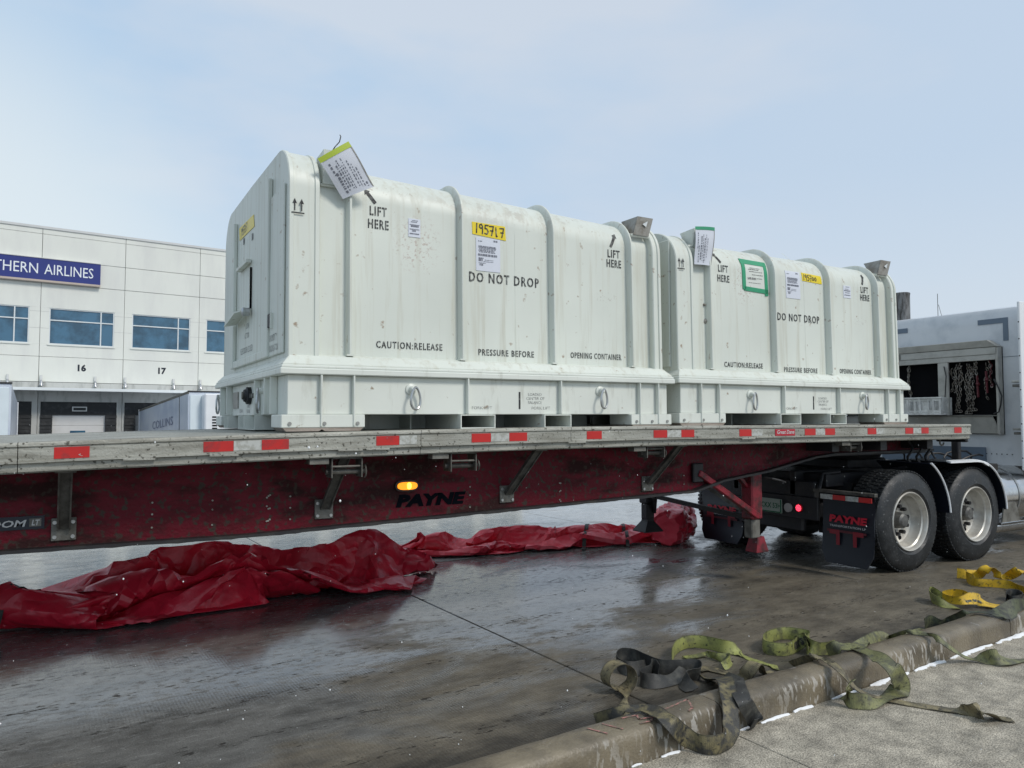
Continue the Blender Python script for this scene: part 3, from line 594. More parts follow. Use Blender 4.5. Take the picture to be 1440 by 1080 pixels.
# loose nicks on the rail lip, rope hooks
for x in (.18, .62, 1.37, 1.55, 3.1, 4.9):
    MB().box(x, x + .16, YN - .004, YN + .02, zt(x) - .122, zt(x) - .108).build('rail_tab', M['alu'], ft, bev=.003)
nw = 12
for k in range(nw):
    a = YN + .132 + k * (YF - YN - .264) / nw; b_ = YN + .132 + (k + 1) * (YF - YN - .264) / nw
    sweep(MB(), [(a + .004, -.030), (a + .004, -.002), (b_ - .004, -.002), (b_ - .004, -.030)], XL, XR, st=.8).build('deck_plank', M['alu'], ft, smooth=0)
MB().box(XR - .05, XR, YN + .02, YF - .02, zt(8) - .16, zt(8) - .001).build('front_rail', M['alu'], ft, bev=.006)
MB().box(XR, XR + .05, YN + .06, YN + .4, zt(8) - .2, zt(8) - .07).build('front_bumper_block', M['black_rubber'], ft, bev=.01)
# reflective tape
for a, b_ in [(-.141, .021), (.588, .751), (.911, 1.069), (1.621, 1.776), (2.305, 2.454), (2.603, 2.749), (3.273, 3.412), (3.924, 4.064), (4.216, 4.356), (4.878, 5.023), (5.714, 5.86), (5.996, 6.137), (6.627, 6.76), (7.235, 7.367), (7.508, 7.636), (8.107, 8.241)]:
    sweep(MB(), [(YN + .0062, -.034), (YN + .0062, -.094), (YN + .0085, -.094), (YN + .0085, -.034)], a, b_).build('reflector_strip', M['refl_red'], ft, smooth=0)
for a, b_ in [(.753, .909), (2.456, 2.601), (4.066, 4.214), (5.862, 5.994), (7.369, 7.506), (5.025, 5.16), (1.778, 1.90), (6.762, 6.9)]:
    sweep(MB(), [(YN + .0062, -.036), (YN + .0062, -.092), (YN + .0085, -.092), (YN + .0085, -.036)], a, b_).build('reflector_strip', M['refl_white'], ft, label='faded silver reflective tape', smooth=0)
lb = sweep(MB(), [(YN + .004, -.036), (YN + .004, -.094), (YN + .0085, -.094), (YN + .0085, -.036)], 5.32, 5.577).build('maker_label', M['label_red'], ft, label='red maker label with white script', smooth=0)
write(MB(), 'Great Dane', lambda u, v: (5.335 + u, YN + .002, 1.423 + v), .034, width=.23, shear=.25, bold=.012).build('lettering', M['flap_white'], lb, smooth=0)
write(MB(), '<..', lambda u, v: (-.03 + u, YN + .0045, zt(0) - .085 + v), .014, bold=.02).build('lettering', M['refl_white'], ft, smooth=0)

# main beams
def zb(x):
    P = [(-6.2, .80), (-.4, .815), (.88, .806), (2.4, .845), (4.69, .905), (5.04, .985), (5.62, 1.05), (6.3, 1.165), (6.6, 1.19), (8.3, 1.20)]
    for (a, za), (b_, zc) in zip(P, P[1:]):
        if x <= b_: return za + (zc - za) * max(0, (x - a)) / (b_ - a)
    return 1.2
for yw, s_ in ((5.0, 1), (6.78, -1)):
    X_ = sorted(set(xs_range(XL, 8.3, .4) + [.88, 2.4, 4.69, 5.04, 5.62, 6.3, 6.6]))
    MB().loft([[(x, yw, zb(x) + .018), (x, yw, zt(x) - .17), (x, yw + .012 * s_, zt(x) - .17), (x, yw + .012 * s_, zb(x) + .018)] for x in X_]).build('beam_web', M['beam'], ft, smooth=0)
    rings = []
    for x in X_ if s_ < 0 else xs_range(XL, 8.3, .05):
        q = noise.noise(Vector((x * 5, 2, 0))) * .006 + noise.noise(Vector((x * 17, 2, 0))) * .005 if s_ > 0 else 0
        rings.append([(x, yw - .075 * s_, zb(x) - .002 + q), (x, yw - .075 * s_, zb(x) + .018), (x, yw + .085 * s_, zb(x) + .018), (x, yw + .085 * s_, zb(x))])
    MB().loft(rings).build('beam_flange', M['black_metal'], ft, smooth=0)
    MB().loft([[(x, yw - .075 * s_, zt(x) - .172), (x, yw - .075 * s_, zt(x) - .155), (x, yw + .085 * s_, zt(x) - .155), (x, yw + .085 * s_, zt(x) - .172)] for x in X_]).build('beam_flange', M['black_metal'], ft, smooth=0)
for k in range(30):
    x = XL + .3 + k * .48
    MB().box(x, x + .06, YN + .10, YF - .10, zt(x) - .150, zt(x) - .035).build('cross_member', M['alu_dark'], ft, smooth=0)
for k in range(8):
    x = -5.4 + k * 1.75
    MB().box(x, x + .05, 5.012, 6.768, max(zb(x) + .1, 1.02), max(zb(x), .98) + .16).build('cross_brace', M['beam'], ft, smooth=0)
# diagonal outrigger braces with bolted foot plates
for xb, xt_, zb_ in ((-2.35, -2.33, .93), (-.095, -.088, .93), (1.402, 1.46, .955), (2.813, 2.92, .985), (4.20, 4.30, 1.005)):
    z0 = zb_
    br = MB()
    a = Vector((xb, 4.975, z0)); b_ = Vector((xt_, 4.70, 1.335 if xb > 1 else 1.30))
    br.bar(a, b_, .062, .012, (0, -1, 0)); br.bar(a + Vector((-.03, -.012, 0)), b_ + Vector((-.03, -.012, 0)), .008, .03, (0, -1, 0)); br.bar(a + Vector((.03, -.012, 0)), b_ + Vector((.03, -.012, 0)), .008, .03, (0, -1, 0))
    bo = br.build('brace', M['brace'], ft, smooth=0)
    MB().box(xb - .062, xb + .062, 4.985, 4.999, z0 - .07, z0 + .06).build('foot_plate', M['alu_dark'], bo, bev=.003)
    for dx in (-.045, .045):
        for dz in (-.048, .035): MB().disc((xb + dx, 4.986, z0 + dz), (0, -1, 0), .011, .009, 8).build('bolt', M['steel'], bo)
    MB().box(xt_ - .05, xt_ + .05, 4.66, 4.78, zt(xt_) - .175, zt(xt_) - .160).build('top_plate', M['brace'], bo, smooth=0)
# strap winches hung under the rail
for a, b_, sc in ((1.346, 1.548, 1), (2.17, 2.369, 1), (3.895, 4.082, .72), (6.43, 6.60, .75)):
    z1 = zt(a) - .165; z0 = z1 - .125 * sc; w = MB()
    for x in (a, b_ - .008): w.box(x, x + .008, 4.63, 4.75, z0, z1)
    w.box(a, b_, 4.63, 4.75, z1 - .006, z1)
    wn = w.build('winch', M['brace'], ft, smooth=0)
    MB().disc((a - .02, 4.69, z0 + .035), (1, 0, 0), .018, b_ - a + .05, 10).build('spool', M['brace'], wn)
    MB().disc((a + .008, 4.65, z0 + .07), (1, 0, 0), .008, b_ - a - .016, 8).build('bar', M['brace'], wn)
    MB().tube([(b_ + .03, 4.69 + .04 * math.cos(t), z0 + .035 + .04 * math.sin(t)) for t in [i * .5 for i in range(10)]], .006, 6).build('ratchet', M['brace'], wn)
    MB().box(a - .14, a - .02, 4.62, 4.7, z1 - .035, z1 - .003).build('bracket', M['alu_dark'], wn, smooth=0)
# marker lamp and lettering on the beam
lm = MB()
def oval(cx, cz, rx, rz, y0, y1, n=24): return MB().loft([[(cx + rx * math.copysign(abs(math.cos(t)) ** .6, math.cos(t)), y, cz + rz * math.copysign(abs(math.sin(t)) ** .8, math.sin(t))) for t in [2 * PI * i / n for i in range(n)]] for y in (y0, y1)])
lo = oval(1.99, 1.080, .088, .040, 4.972, 4.999).build('marker_lamp', M['black_rubber'], ft)
oval(1.99, 1.080, .074, .027, 4.960, 4.971).build('lens', M['amber'], lo)
oval(2.00, 1.080, .014, .022, 4.955, 4.959).build('bulb_glow', M['amber_hot'], lo)
write(MB(), 'PAYNE', lambda u, v: (1.915 + u, 4.9955, .934 + v), .078, width=.55, bold=.06, shear=.2).build('lettering', M['beam_letters'], ft, label='dark navy PAYNE lettering', smooth=0)
bd = MB().box(-.95, -.19, 4.993, 4.9995, .935, 1.008).build('model_badge', M['letter_navy'], ft, label='black badge with silver FREEDOM LT', smooth=0)
MB().box(-.262, -.205, 4.990, 4.9925, .95, .995).build('badge_panel', M['alu_dark'], bd, smooth=0)
write(MB(), 'FREEDOM', lambda u, v: (-.60 + u, 4.9905, .953 + v), .036, width=.325, bold=.02, shear=.2).build('lettering', M['flap_white'], bd, smooth=0)
write(MB(), 'LT', lambda u, v: (-.252 + u, 4.9885, .957 + v), .03, width=.04, bold=.025, shear=.2).build('lettering', M['flap_white'], bd, smooth=0)
# rivets and stone chips on the web
mb = MB(); random.seed(8)
for x in (1.03, 1.04, 1.05, .36, .7, 1.18, 2.5, 3.3, 3.31, 4.62): 
    for z in (1.05, .98, .9): mb.disc((x, 4.998, z + random.uniform(-.01, .01)), (0, -1, 0), .006, .004, 6)
o_ = mb.build('rivet', M['alu'], ft); o_['kind'] = 'stuff'

# landing gear
def landing(yl, near):
    lg = MB()
    w = .145; x0 = 5.50
    m1 = M['leg_red'] if near else M['black_metal']
    lg = MB().box(x0, x0 + w, yl, yl + w, .60, 1.32).build('landing_leg', m1, ft, bev=.014)
    MB().box(x0 + .015, x0 + w - .015, yl + .02, yl + w - .02, .42, .60).build('inner_tube', M['alu_dark'] if near else m1, lg, bev=.01)
    f = MB(); cx = x0 + w / 2; cy = yl + w / 2
    cx += .06 if near else 0
    q = lambda wx, wy, z: [(cx - wx, cy - wy, z), (cx + wx, cy - wy, z), (cx + wx, cy + wy, z), (cx - wx, cy + wy, z)]
    k_ = .62 if near else 1
    f.loft([q(.13 * k_, .11 * k_, .285), q(.13 * k_, .11 * k_, .297), q(.05, .055, .40), q(.045, .05, .43)])
    f.build('foot', M['leg_red'] if near else m1, lg, smooth=0, label='red foot' if near else None)
    MB().box(x0 - .16, x0 + .16, yl + (.10 if near else .03), yl + (.13 if near else .06), 1.13, 1.33).build('gusset', m1, lg, smooth=0)
    for s_ in ((-1,) if near else (-1, 1)): MB().bar((cx + s_ * .30, cy, .86 if not near else 1.06), (cx, cy, .66 if not near else .8), .05, .03).build('strut', m1, lg, smooth=0)
    return lg
landing(5.02, True)
lf = landing(6.55, False)
MB().bar((4.76, 4.96, 1.075), (5.57, 5.02, .63), .045, .06).build('leg_brace', M['leg_red'], ft, bev=.008)
MB().bar((5.02, 5.6, 1.12), (5.55, 5.18, .66), .03, .035).build('leg_brace', M['brace'], ft, smooth=0)
MB().bar((5.56, 6.56, .695), (5.58, 5.16, .60), .035, .045).build('leg_crossbar', M['black_metal'], ft, smooth=0)
MB().bar((5.45, 6.3, 1.0), (5.62, 6.56, .5), .03, .04).build('leg_brace', M['black_metal'], ft, smooth=0)
MB().box(4.70, 4.82, 4.955, 4.99, .99, 1.16).build('brace_bracket', M['black_metal'], ft, bev=.008)
MB().tube([(5.62, 4.99, 1.0), (5.66, 4.92, .99), (5.75, 4.9, .97), (5.78, 4.86, .95)], .012, 6).build('crank_handle', M['black_metal'], ft)
# upper coupler plate, king pin area
MB().box(6.2, 8.35, 5.05, 6.72, 1.17, 1.195).build('coupler_plate', M['black_metal'], ft, smooth=0)
for x in (6.25, 7.0, 7.8): MB().box(x, x + .1, 4.7, 5.0, 1.24, zt(x) - .16).build('outrigger', M['black_metal'], ft, smooth=0)
MB().tube([(8.0, 4.68, 1.335), (8.0, 4.68, 1.29), (8.03, 4.68, 1.27), (8.06, 4.68, 1.28), (8.07, 4.68, 1.30)], .010, 6).build('rope_hook', M['brace'], ft)
# rear axle of the trailer (behind the left edge of the view)
def wheel(parent, x, y, s_=-1, r=.51, wide=.42, dual=False):
    """s_=-1: outer face towards -y"""
    c = Vector((x, y, r)); ax = (0, -s_, 0)      # axis pointing inwards from the outer face
    w = MB().lathe([(wide * .06, .30), (0.0, .335), (.004, .36), (.010, .43), (.030, .485), (.055, .505), (.062, r), (wide - .062, r), (wide - .05, .505), (wide - .02, .47), (wide, .40), (wide, .31)], c, ax, 56)
    ty = w.build('tyre', M['tyre'], parent, smooth=35)
    # tread blocks
    t = MB(); nb_ = 70
    for i in range(nb_):
        a = 2 * PI * i / nb_
        for k in range(5):
            y0 = .045 + k * (wide - .09) / 5; y1 = y0 + (wide - .09) / 5 - .014
            for (aa, ab) in ((a + (k % 2) * .03, a + (k % 2) * .03 + .062),):
                P = []
                for yy in (y0, y1):
                    for an in (aa, ab):
                        for rr in (r - .004, r + .008): P.append((c.x + math.cos(an) * rr, c.y - s_ * yy, c.z + math.sin(an) * rr * (1 if math.sin(an) > -.97 else .985)))
                t.add(P, [(0, 1, 3, 2), (4, 6, 7, 5), (1, 5, 7, 3), (0, 4, 5, 1), (2, 3, 7, 6)])
    tr = t.build('tread', M['tyre'], ty, smooth=0); tr['kind'] = 'stuff'
    rm = MB().lathe([(.040, .300), (.012, .302), (.004, .296), (.006, .288), (.02, .282), (.05, .276), (.06, .262), (.11, .258), (.14, .246), (.160, .236), (.170, .215), (.176, .17), (.176, .0001)], c, ax, 56).build('rim', M['rim'], parent, smooth=30)
    MB().lathe([(.070, .0001), (.070, .055), (.085, .075), (.176, .088)], c, ax, 24).build('hub', M['hub'], parent, smooth=35)
    for i in range(10):
        a = 2 * PI * i / 10 + .2
        MB().disc((c.x + math.cos(a) * .143, c.y - s_ * .122, c.z + math.sin(a) * .143), ax, .021, .05, 6).build('wheel_nut', M['black_metal'], parent, smooth=0)
    for i in range(5):
        a = 2 * PI * i / 5
        MB().disc((c.x + math.cos(a) * .20, c.y - s_ * .168, c.z + math.sin(a) * .20), ax, .024, .006, 12).build('hand_hole', M['dark'], parent, smooth=0)
M['tyre'] = mat('wet_tyre_rubber', (.013, .015, .017), .45, col2=(.032, .034, .035), nscale=9, nlo=.46, nhi=.70, col3=(.11, .115, .115), n3scale=55, n3lo=.62, n3hi=.70, bump=.25, bscale=60, rough2=.75)
M['hub'] = mat('grimy_wheel_hub', (.16, .16, .15), .55, .4, col2=(.05, .05, .05), nscale=10, nlo=.4, nhi=.65)
for x in (-5.1, -3.8):
    e_ = MB().disc((x, 5.0, .51), (0, 1, 0), .07, 1.8, 12).build('axle', M['black_metal'], ft)
    for y, s_ in ((4.62, -1), (7.16, 1)): 
        w_ = MB().disc((x, y - s_ * .3, .51), (0, -s_, 0), .2, .1, 12).build('wheel', M['black_metal'], ft); wheel(w_, x, y, s_)

# ================================================================== SEMI TRUCK
M['stack'] = mat('sooty_exhaust_steel', (.22, .215, .21), .4, .6, col2=(.05, .045, .04), nscale=9, nlo=.42, nhi=.62, stretch=(3, 3, .6))
tk = thing('semi_truck', (7.9, 5.88, 0), 'white semi truck with sleeper cab and twin rear axles under the trailer nose', 'truck', world=True)
for y in (5.44, 6.24): MB().box(6.62, 15.5, y, y + .08, .74, 1.0).build('frame_rail', M['black_metal'], tk, bev=.01)
MB().box(6.62, 6.70, 5.20, 6.56, .66, .90).build('rear_crossmember', M['black_metal'], tk, bev=.01)
lp_ = MB().box(6.585, 6.62, 5.14, 6.1, .50, .74).build('lamp_panel', M['black_metal'], tk, bev=.008)
pl = MB().box(6.560, 6.566, 5.575, 5.885, .535, .685).build('licence_plate', M['plate'], tk, label='white licence plate with green border', bev=.004)
write(MB(), 'CKX 53H', lambda u, v: (6.5585, 5.86 - u, .585 + v), .055, width=.27, bold=.02).build('lettering', M['plate_ink'], pl, smooth=0)
MB().box(6.5575, 6.5595, 5.582, 5.60, .54, .68).build('border_strip', M['plate_ink'], pl, smooth=0); MB().box(6.5575, 6.5595, 5.60, 5.878, .537, .55).build('border_strip', M['plate_ink'], pl, smooth=0)
MB().disc((6.585, 5.505, .605), (-1, 0, 0), .048, .02, 20).build('reversing_lamp', M['clear_lens'], tk)
rl = MB().disc((6.585, 5.365, .615), (-1, 0, 0), .042, .018, 20).build('tail_lamp', M['red_lens'], tk, label='round red tail lamp, lit')
for ring, n in ((.0, 1), (.014, 6), (.029, 12)):
    for i in range(n):
        a = 2 * PI * i / n; MB().disc((6.5665, 5.365 + ring * math.cos(a), .615 + ring * math.sin(a)), (-1, 0, 0), .0055, .002, 6).build('led', M['red_led'], rl, smooth=0)
# mud flaps
def flap(y0, y1, z0, z1, x, lab):
    rg = []
    for i in range(13):
        z = z1 + (z0 - z1) * i / 12; bow = .05 * (i / 12) ** 2
        cr_ = .06 * max(0, (i - 10) / 2)
        rg.append([(x - bow + .01 * math.sin(i), y0 + cr_, z), (x - bow + .008, y0 + cr_, z), (x - bow + .008, y1 - cr_, z), (x - bow, y1 - cr_, z)])
    f = MB().loft(rg).build('mud_flap', M['flap'], tk, label=lab, smooth=40)
    X_ = x - .030; H_ = z1 - z0; W_ = y1 - y0
    write(MB(), 'PAYNE', lambda u, v: (X_ - .004, y1 - .09 - u, z0 + H_ * .60 + v), .066, width=W_ * .74, bold=.05, shear=.12).build('lettering', M['flap_red'], f, smooth=0)
    write(MB(), 'TRANSPORTATION LP', lambda u, v: (X_ - .008, y1 - .10 - u, z0 + H_ * .53 + v), .020, width=W_ * .70, bold=.01).build('lettering', M['flap_white'], f, smooth=0)
    for c_, d in ((y1 - .10, -1), (y0 + .10, 1)):
        q = MB().prism([(X_ - .010, c_, z0 + .34), (X_ - .010, c_ + d * .115, z0 + .34), (X_ - .010, c_ + d * .115, z0 + .19), (X_ - .010, c_ + d * .075, z0 + .19), (X_ - .010, c_ + d * .075, z0 + .295), (X_ - .010, c_, z0 + .295)], (-.002, 0, 0))
        q.build('emblem', M['flap_dull'], f, smooth=0, label='dull red bracket emblem')
    q = MB().box(X_ - .011, X_ - .009, y0 + .07, y1 - .07, z0 + H_ * .455, z0 + H_ * .49); q.build('print_band', M['flap_dim'], f, smooth=0)
M['flap_dull'] = mat('dull_red_print', (.22, .008, .018), .4)
M['flap_dim'] = mat('dim_red_print', (.09, .008, .014), .4)
flap(4.52, 5.10, .105, .80, 6.62, 'near mud flap with red lettering'); flap(6.32, 6.98, .075, .67, 6.78, 'far mud flap in the shade')
MB().box(6.59, 6.64, 4.50, 5.20, .80, .835).build('flap_hanger', M['brace'], tk, bev=.004)
MB().tube([(6.62, 5.15, .82), (6.75, 5.2, .98), (6.9, 5.1, 1.0)], .02, 8).build('flap_bracket', M['black_metal'], tk)
for k in range(4):
    MB().box(6.572, 6.578, 4.52 + k * .145, 4.52 + (k + 1) * .145 - .004, .742, .790).build('reflector_strip', M['refl_red' if k % 2 == 0 else 'refl_white'], tk, smooth=0)
for x in (7.33, 8.53):
    for y, s_ in ((4.60, -1), (7.16, 1)):
        w_ = MB().disc((x, y - s_ * .32, .51), (0, -s_, 0), .2, .1, 16).build('wheel', M['black_metal'], tk); wheel(w_, x, y, s_)
    MB().disc((x, 5.0, .51), (0, 1, 0), .08, 1.8, 12).build('axle', M['black_metal'], tk)
    MB().lathe([(-.25, .05), (-.15, .17), (0, .21), (.15, .17), (.25, .05)], (x, 5.88, .51), (0, 1, 0), 16).build('differential', M['black_metal'], tk)
for x in (7.05, 7.62, 8.25, 8.82):
    for y in (5.30, 6.46): MB().lathe([(0, .0001), (0, .11), (.05, .13), (.12, .11), (.18, .13), (.24, .11), (.25, .0001)], (x, y, .36), (0, 0, 1), 14).build('air_spring', M['black_rubber'], tk)
for y in (5.26, 6.42): MB().box(6.80, 9.05, y, y + .09, .50, .66).build('suspension_beam', M['black_metal'], tk, bev=.02)
for x in (7.12, 8.32):
    for y in (5.42, 6.34): MB().lathe([(0, .0001), (0, .08), (.05, .09), (.14, .09), (.18, .06), (.18, .0001)], (x, y, .70), (-1, 0, .3), 14).build('brake_chamber', M['black_metal'], tk)
for y0, y1 in ((5.05, 5.44), (6.33, 6.74)):  # dark plates added to close the gaps so no bright ground shows through
    MB().loft([[(6.98, y0, .32), (6.98, y1, .32), (7.02, y1, .88), (7.02, y0, .88)], [(6.99, y0, .32), (6.99, y1, .32), (7.03, y1, .88), (7.03, y0, .88)]]).build('added_shade_plate', M['black_metal'], tk, smooth=0)
MB().box(6.72, 6.80, 5.44, 6.33, .34, .66).build('added_shade_crossbar', M['black_metal'], tk, bev=.02)  # dark crosspiece, likewise added to blacken the space under the frame
MB().tube([(6.74, 5.1, .78), (6.9, 5.35, .70), (7.1, 5.5, .78), (7.3, 5.6, .92)], .018, 6).build('brake_line', M['hose'], tk)
# quarter fenders
def fender(cx, a0, a1, rr, y0, y1, flat=0.):
    P = []
    n = 16
    for i in range(n + 1):
        a = R(a0 + (a1 - a0) * i / n); P.append((cx + rr * math.cos(a), .51 + rr * math.sin(a)))
    if flat: P = [(P[0][0] - flat, P[0][1])] + P
    rg = [[(x, y0, z), (x, y1, z), (x + (x - cx) * .02, y1, z + .012), (x + (x - cx) * .02, y0, z + .012)] for x, z in P]
    f = MB().loft(rg).build('fender', M['flap'], tk, smooth=50)
    MB().tube([(x, y0 - .004, z + .008) for x, z in P], .011, 6).build('fender_trim', M['cab_bright'], f)
    MB().bar((P[2][0], y0 + .3, P[2][1]), (P[2][0], 5.5, .9), .03, .03).build('fender_arm', M['black_metal'], f, smooth=0)
fender(7.33, 60, 4, .665, 4.585, 5.2); fender(8.53, 88, 2, .575, 4.585, 5.2, .52)
MB().loft([[(x, 4.57, z), (x, 4.62, z + .012), (x, 4.62, z + .03), (x, 4.57, z + .018)] for x, z in [(8.0, 1.085), (8.3, 1.085), (8.5, 1.085), (8.62, 1.075), (8.74, 1.03)]]).build('fender_lip', M['cab_bright'], tk)
# fifth wheel and deck clutter between the frame rails
MB().lathe([(0, .0001), (0, .44), (.04, .46), (.05, .40), (.05, .0001)], (7.95, 5.88, 1.10), (0, 0, 1), 28).build('fifth_wheel', M['black_metal'], tk)
MB().box(7.6, 8.3, 5.5, 6.3, .98, 1.10).build('fifth_wheel_base', M['black_metal'], tk, bev=.02)
MB().box(6.75, 7.55, 5.15, 6.6, .84, .98).build('rear_deck_plate', M['black_metal'], tk, bev=.01)
MB().box(8.7, 9.5, 5.0, 6.7, .93, .985).build('deck_plate', M['black_metal'], tk, bev=.01)
MB().box(9.0, 9.38, 4.80, 5.12, .90, 1.03).build('valve_box', M['black_metal'], tk, bev=.01)
for i, (yy, zz) in enumerate(((5.05, 1.12), (5.15, 1.15), (5.3, 1.1), (5.9, 1.2))):
    pts = [(8.35 + .09 * k + .05 * math.sin(k * 1.3 + i), yy + .05 * math.sin(k * .9 + i), zz + .12 * math.cos(k * .55 + i) - .01 * k) for k in range(13)]
    MB().tube(pts, .012, 6).build('air_hose', M['hose'], tk, label='dark red air hose' if i == 1 else 'black air hose')
for i in range(3):
    x = 7.75 + i * .16; pts = [(x + .03 * math.sin(k), 4.86 + .02 * math.cos(k * 1.1), 1.32 - k * .035) for k in range(8)]
    MB().tube(pts, .014, 6).build('hanging_hose', M['black_metal'], tk)
MB().box(8.92, 8.98, 5.0, 5.09, .98, 1.36).build('hose_mast', M['black_metal'], tk, bev=.01)

# fuel tank
MB().lathe([(0, .0001), (.005, .22), (.03, .29), (.06, .315), (.10, .325), (1.9, .325), (1.96, .29), (1.98, .0001)], (9.15, 4.95, .665), (1, 0, 0), 48).build('fuel_tank', M['chrome'], tk, smooth=25)
for x in (9.46, 10.2, 10.9): MB().lathe([(0, .327), (.0, .333), (.035, .333), (.035, .327)], (x, 4.95, .665), (1, 0, 0), 48).build('tank_strap', M['steel'], tk)
st = MB().box(9.02, 9.55, 4.60, 4.90, .35, .38).build('tank_step', M['chrome'], tk, bev=.004)
MB().prism([(9.06, 4.615, .38), (9.12, 4.615, .60), (9.36, 4.615, .60), (9.46, 4.615, .38)], (0, .012, 0)).build('step_bracket', M['alu_dark'], tk, smooth=0)
MB().disc((9.35, 4.98, .26), (1, 0, 0), .085, 1.4, 20).build('air_tank', M['chrome'], tk)

# sleeper cab
def rounded_box(x0, x1, y0, y1, z0, z1, r, n=6):
    P = []
    for cx, cy, a0 in ((y1 - r, z1 - r, 0), (y0 + r, z1 - r, 90)):
        for i in range(n + 1):
            a = R(a0 + 90 * i / n); P.append((cx + r * math.cos(a), cy + r * math.sin(a)))
    P += [(y0, z0), (y1, z0)]
    return P
pr_ = rounded_box(0, 0, 4.66, 7.10, .985, 2.96, .16)
sl = MB(); rg = []
for x, k in ((9.90, .965), (9.93, .99), (10.0, 1.0), (12.6, 1.0)):
    rg.append([(x, 5.88 + (y - 5.88) * k, .985 + (z - .985) * k) for y, z in pr_])
sl.loft(rg).build('sleeper_cab', M['cab'], tk, smooth=40)
rg = []
for x, zz in ((12.6, 3.0), (13.2, 2.7), (14.0, 2.2), (14.05, 1.9), (15.8, 1.7), (16.1, 1.5), (16.2, .6), (14.4, .6)):
    rg.append([(x, 4.75, .6), (x, 4.75, zz - .15), (x, 4.9, zz), (x, 6.86, zz), (x, 7.0, zz - .15), (x, 7.0, .6)])
MB().loft(rg[:-1]).build('hood', M['cab'], tk, smooth=40)
MB().box(12.9, 13.9, 4.742, 4.76, 1.7, 2.4).build('side_window', M['glass'], tk, bev=.02)
for y, s_ in ((4.66, -1), (7.1, 1)):
    w_ = MB().disc((15.2, y - s_ * .32, .51), (0, -s_, 0), .2, .1, 16).build('wheel', M['black_metal'], tk); wheel(w_, 15.2, y, s_, wide=.3)
# fairing panels that reach back past the sleeper's rear wall
for y0, y1 in ((4.575, 4.605), (7.155, 7.185)):
    MB().box(9.50, 12.4, y0, y1, .955, 2.945).build('side_fairing', M['cab_bright'], tk, bev=.008)
for z in (1.99, 1.42):
    MB().box(9.60, 9.93, 4.606, 4.74, z, z + .03).build('fairing_strut', M['steel'], tk, bev=.004); MB().box(9.62, 9.93, 4.65, 4.74, z - .05, z - .02).build('fairing_strut', M['alu_dark'], tk, bev=.004)
mb = MB()
for k in range(9): mb.disc((9.502, 4.59, 1.1 + k * .2), (-1, 0, 0), .008, .004, 8)
for k in range(14):
    mb.disc((9.899, 4.9 + k * .06, 1.12 + (.05 if k > 8 else 0)), (-1, 0, 0), .007, .004, 6)
o_ = mb.build('rivet', M['black_metal'], tk); o_['kind'] = 'stuff'
MB().box(9.894, 9.899, 4.70, 4.702, 1.0, 2.45).build('panel_seam', M['cab_decal'], tk, smooth=0); MB().box(9.894, 9.899, 4.76, 6.9, 2.328, 2.332).build('panel_seam', M['cab_decal'], tk, smooth=0)
for ya, yb, s_ in ((4.90, 5.26, 1), (6.20, 6.56, -1)):
    d = MB().box(9.893, 9.8985, ya, yb, 2.755, 2.82)
    if s_ > 0: d.box(9.893, 9.8985, ya, ya + .06, 2.53, 2.7549)
    else: d.box(9.893, 9.8985, yb - .06, yb, 2.53, 2.7549)
    d.build('corner_decal', M['cab_decal'], tk, smooth=0)
MB().box(9.86, 9.89, 5.2, 6.6, .985, 1.2).build('lower_cross_panel', M['cab_decal'], tk, smooth=0)
MB().lathe([(0, .112), (.5, .112), (1.35, .112), (1.40, .118), (1.41, .105), (1.2, .10)], (11.05, 7.0, 2.12), (0, 0, 1), 24).build('exhaust_stack', M['stack'], tk, smooth=40)
MB().tube([(9.95, 5.8, 2.94), (9.95, 5.8, 3.25)], .004, 5).build('antenna', M['brace'], tk)
MB().tube([(9.95, 5.75, 2.94), (9.95, 5.79, 3.1)], .003, 5).build('antenna', M['brace'], tk)

# headache rack: open storage cabinet on the back of the cab
ca = thing('storage_cabinet', (9.8, 6.1, 1.37), 'open aluminium storage cabinet full of chains behind the white sleeper cab', 'cabinet', world=True)
x0, x1 = 9.78, 9.893; y0, y1, z0, z1 = 4.972, 7.20, 1.368, 2.453
MB().box(x1 - .012, x1, y0, y1, z0, z1).build('back_panel', M['dark'], ca, smooth=0)
MB().box(x0, x1 - .013, y0, y0 + .035, z0, z1).build('side_panel', M['cabinet'], ca, bev=.006)
MB().box(x0, x1 - .013, y1 - .03, y1, z0, z1).build('side_panel', M['cabinet'], ca, bev=.006)
MB().prism([(x0 - .02, y0 - .01, z1 + .004), (x0 - .05, y0 + .10, z1 + .09), (x0 - .05, y1 - .1, z1 + .09), (x0 - .02, y1 + .01, z1 + .004)], (x1 - x0 + .02, 0, 0)).build('roof_panel', M['cabinet'], ca, bev=.004)
MB().box(x0 - .012, x0 + .02, y0 + .02, y1, 2.365, 2.453).build('header_panel', M['cabinet'], ca, bev=.004)
MB().box(x0 - .004, x0 + .03, y0 + .03, y1 - .03, 2.295, 2.364).build('header_panel', M['cabinet'], ca, bev=.004)
MB().box(x0 - .002, x0 + .03, 5.59, 5.725, 1.60, 2.294).build('door_post', M['cabinet'], ca, bev=.004)
MB().box(x0 - .018, x0 - .0125, 6.23, 6.54, 2.375, 2.443).build('name_plate', M['alu_dark'], ca, smooth=0)
MB().prism([(x0 - .005, y0 + .09, 1.607), (x0 - .005, y1, 1.607), (x0 + .07, y1, 1.373), (x0 + .07, y0 + .02, 1.373)], (.015, 0, 0)).build('sill_panel', M['cabinet'], ca, bev=.004)
MB().box(x0 - .02, x1 - .013, y0 + .03, y1 - .03, 1.592, 1.606).build('shelf', M['alu_dark'], ca, smooth=0)
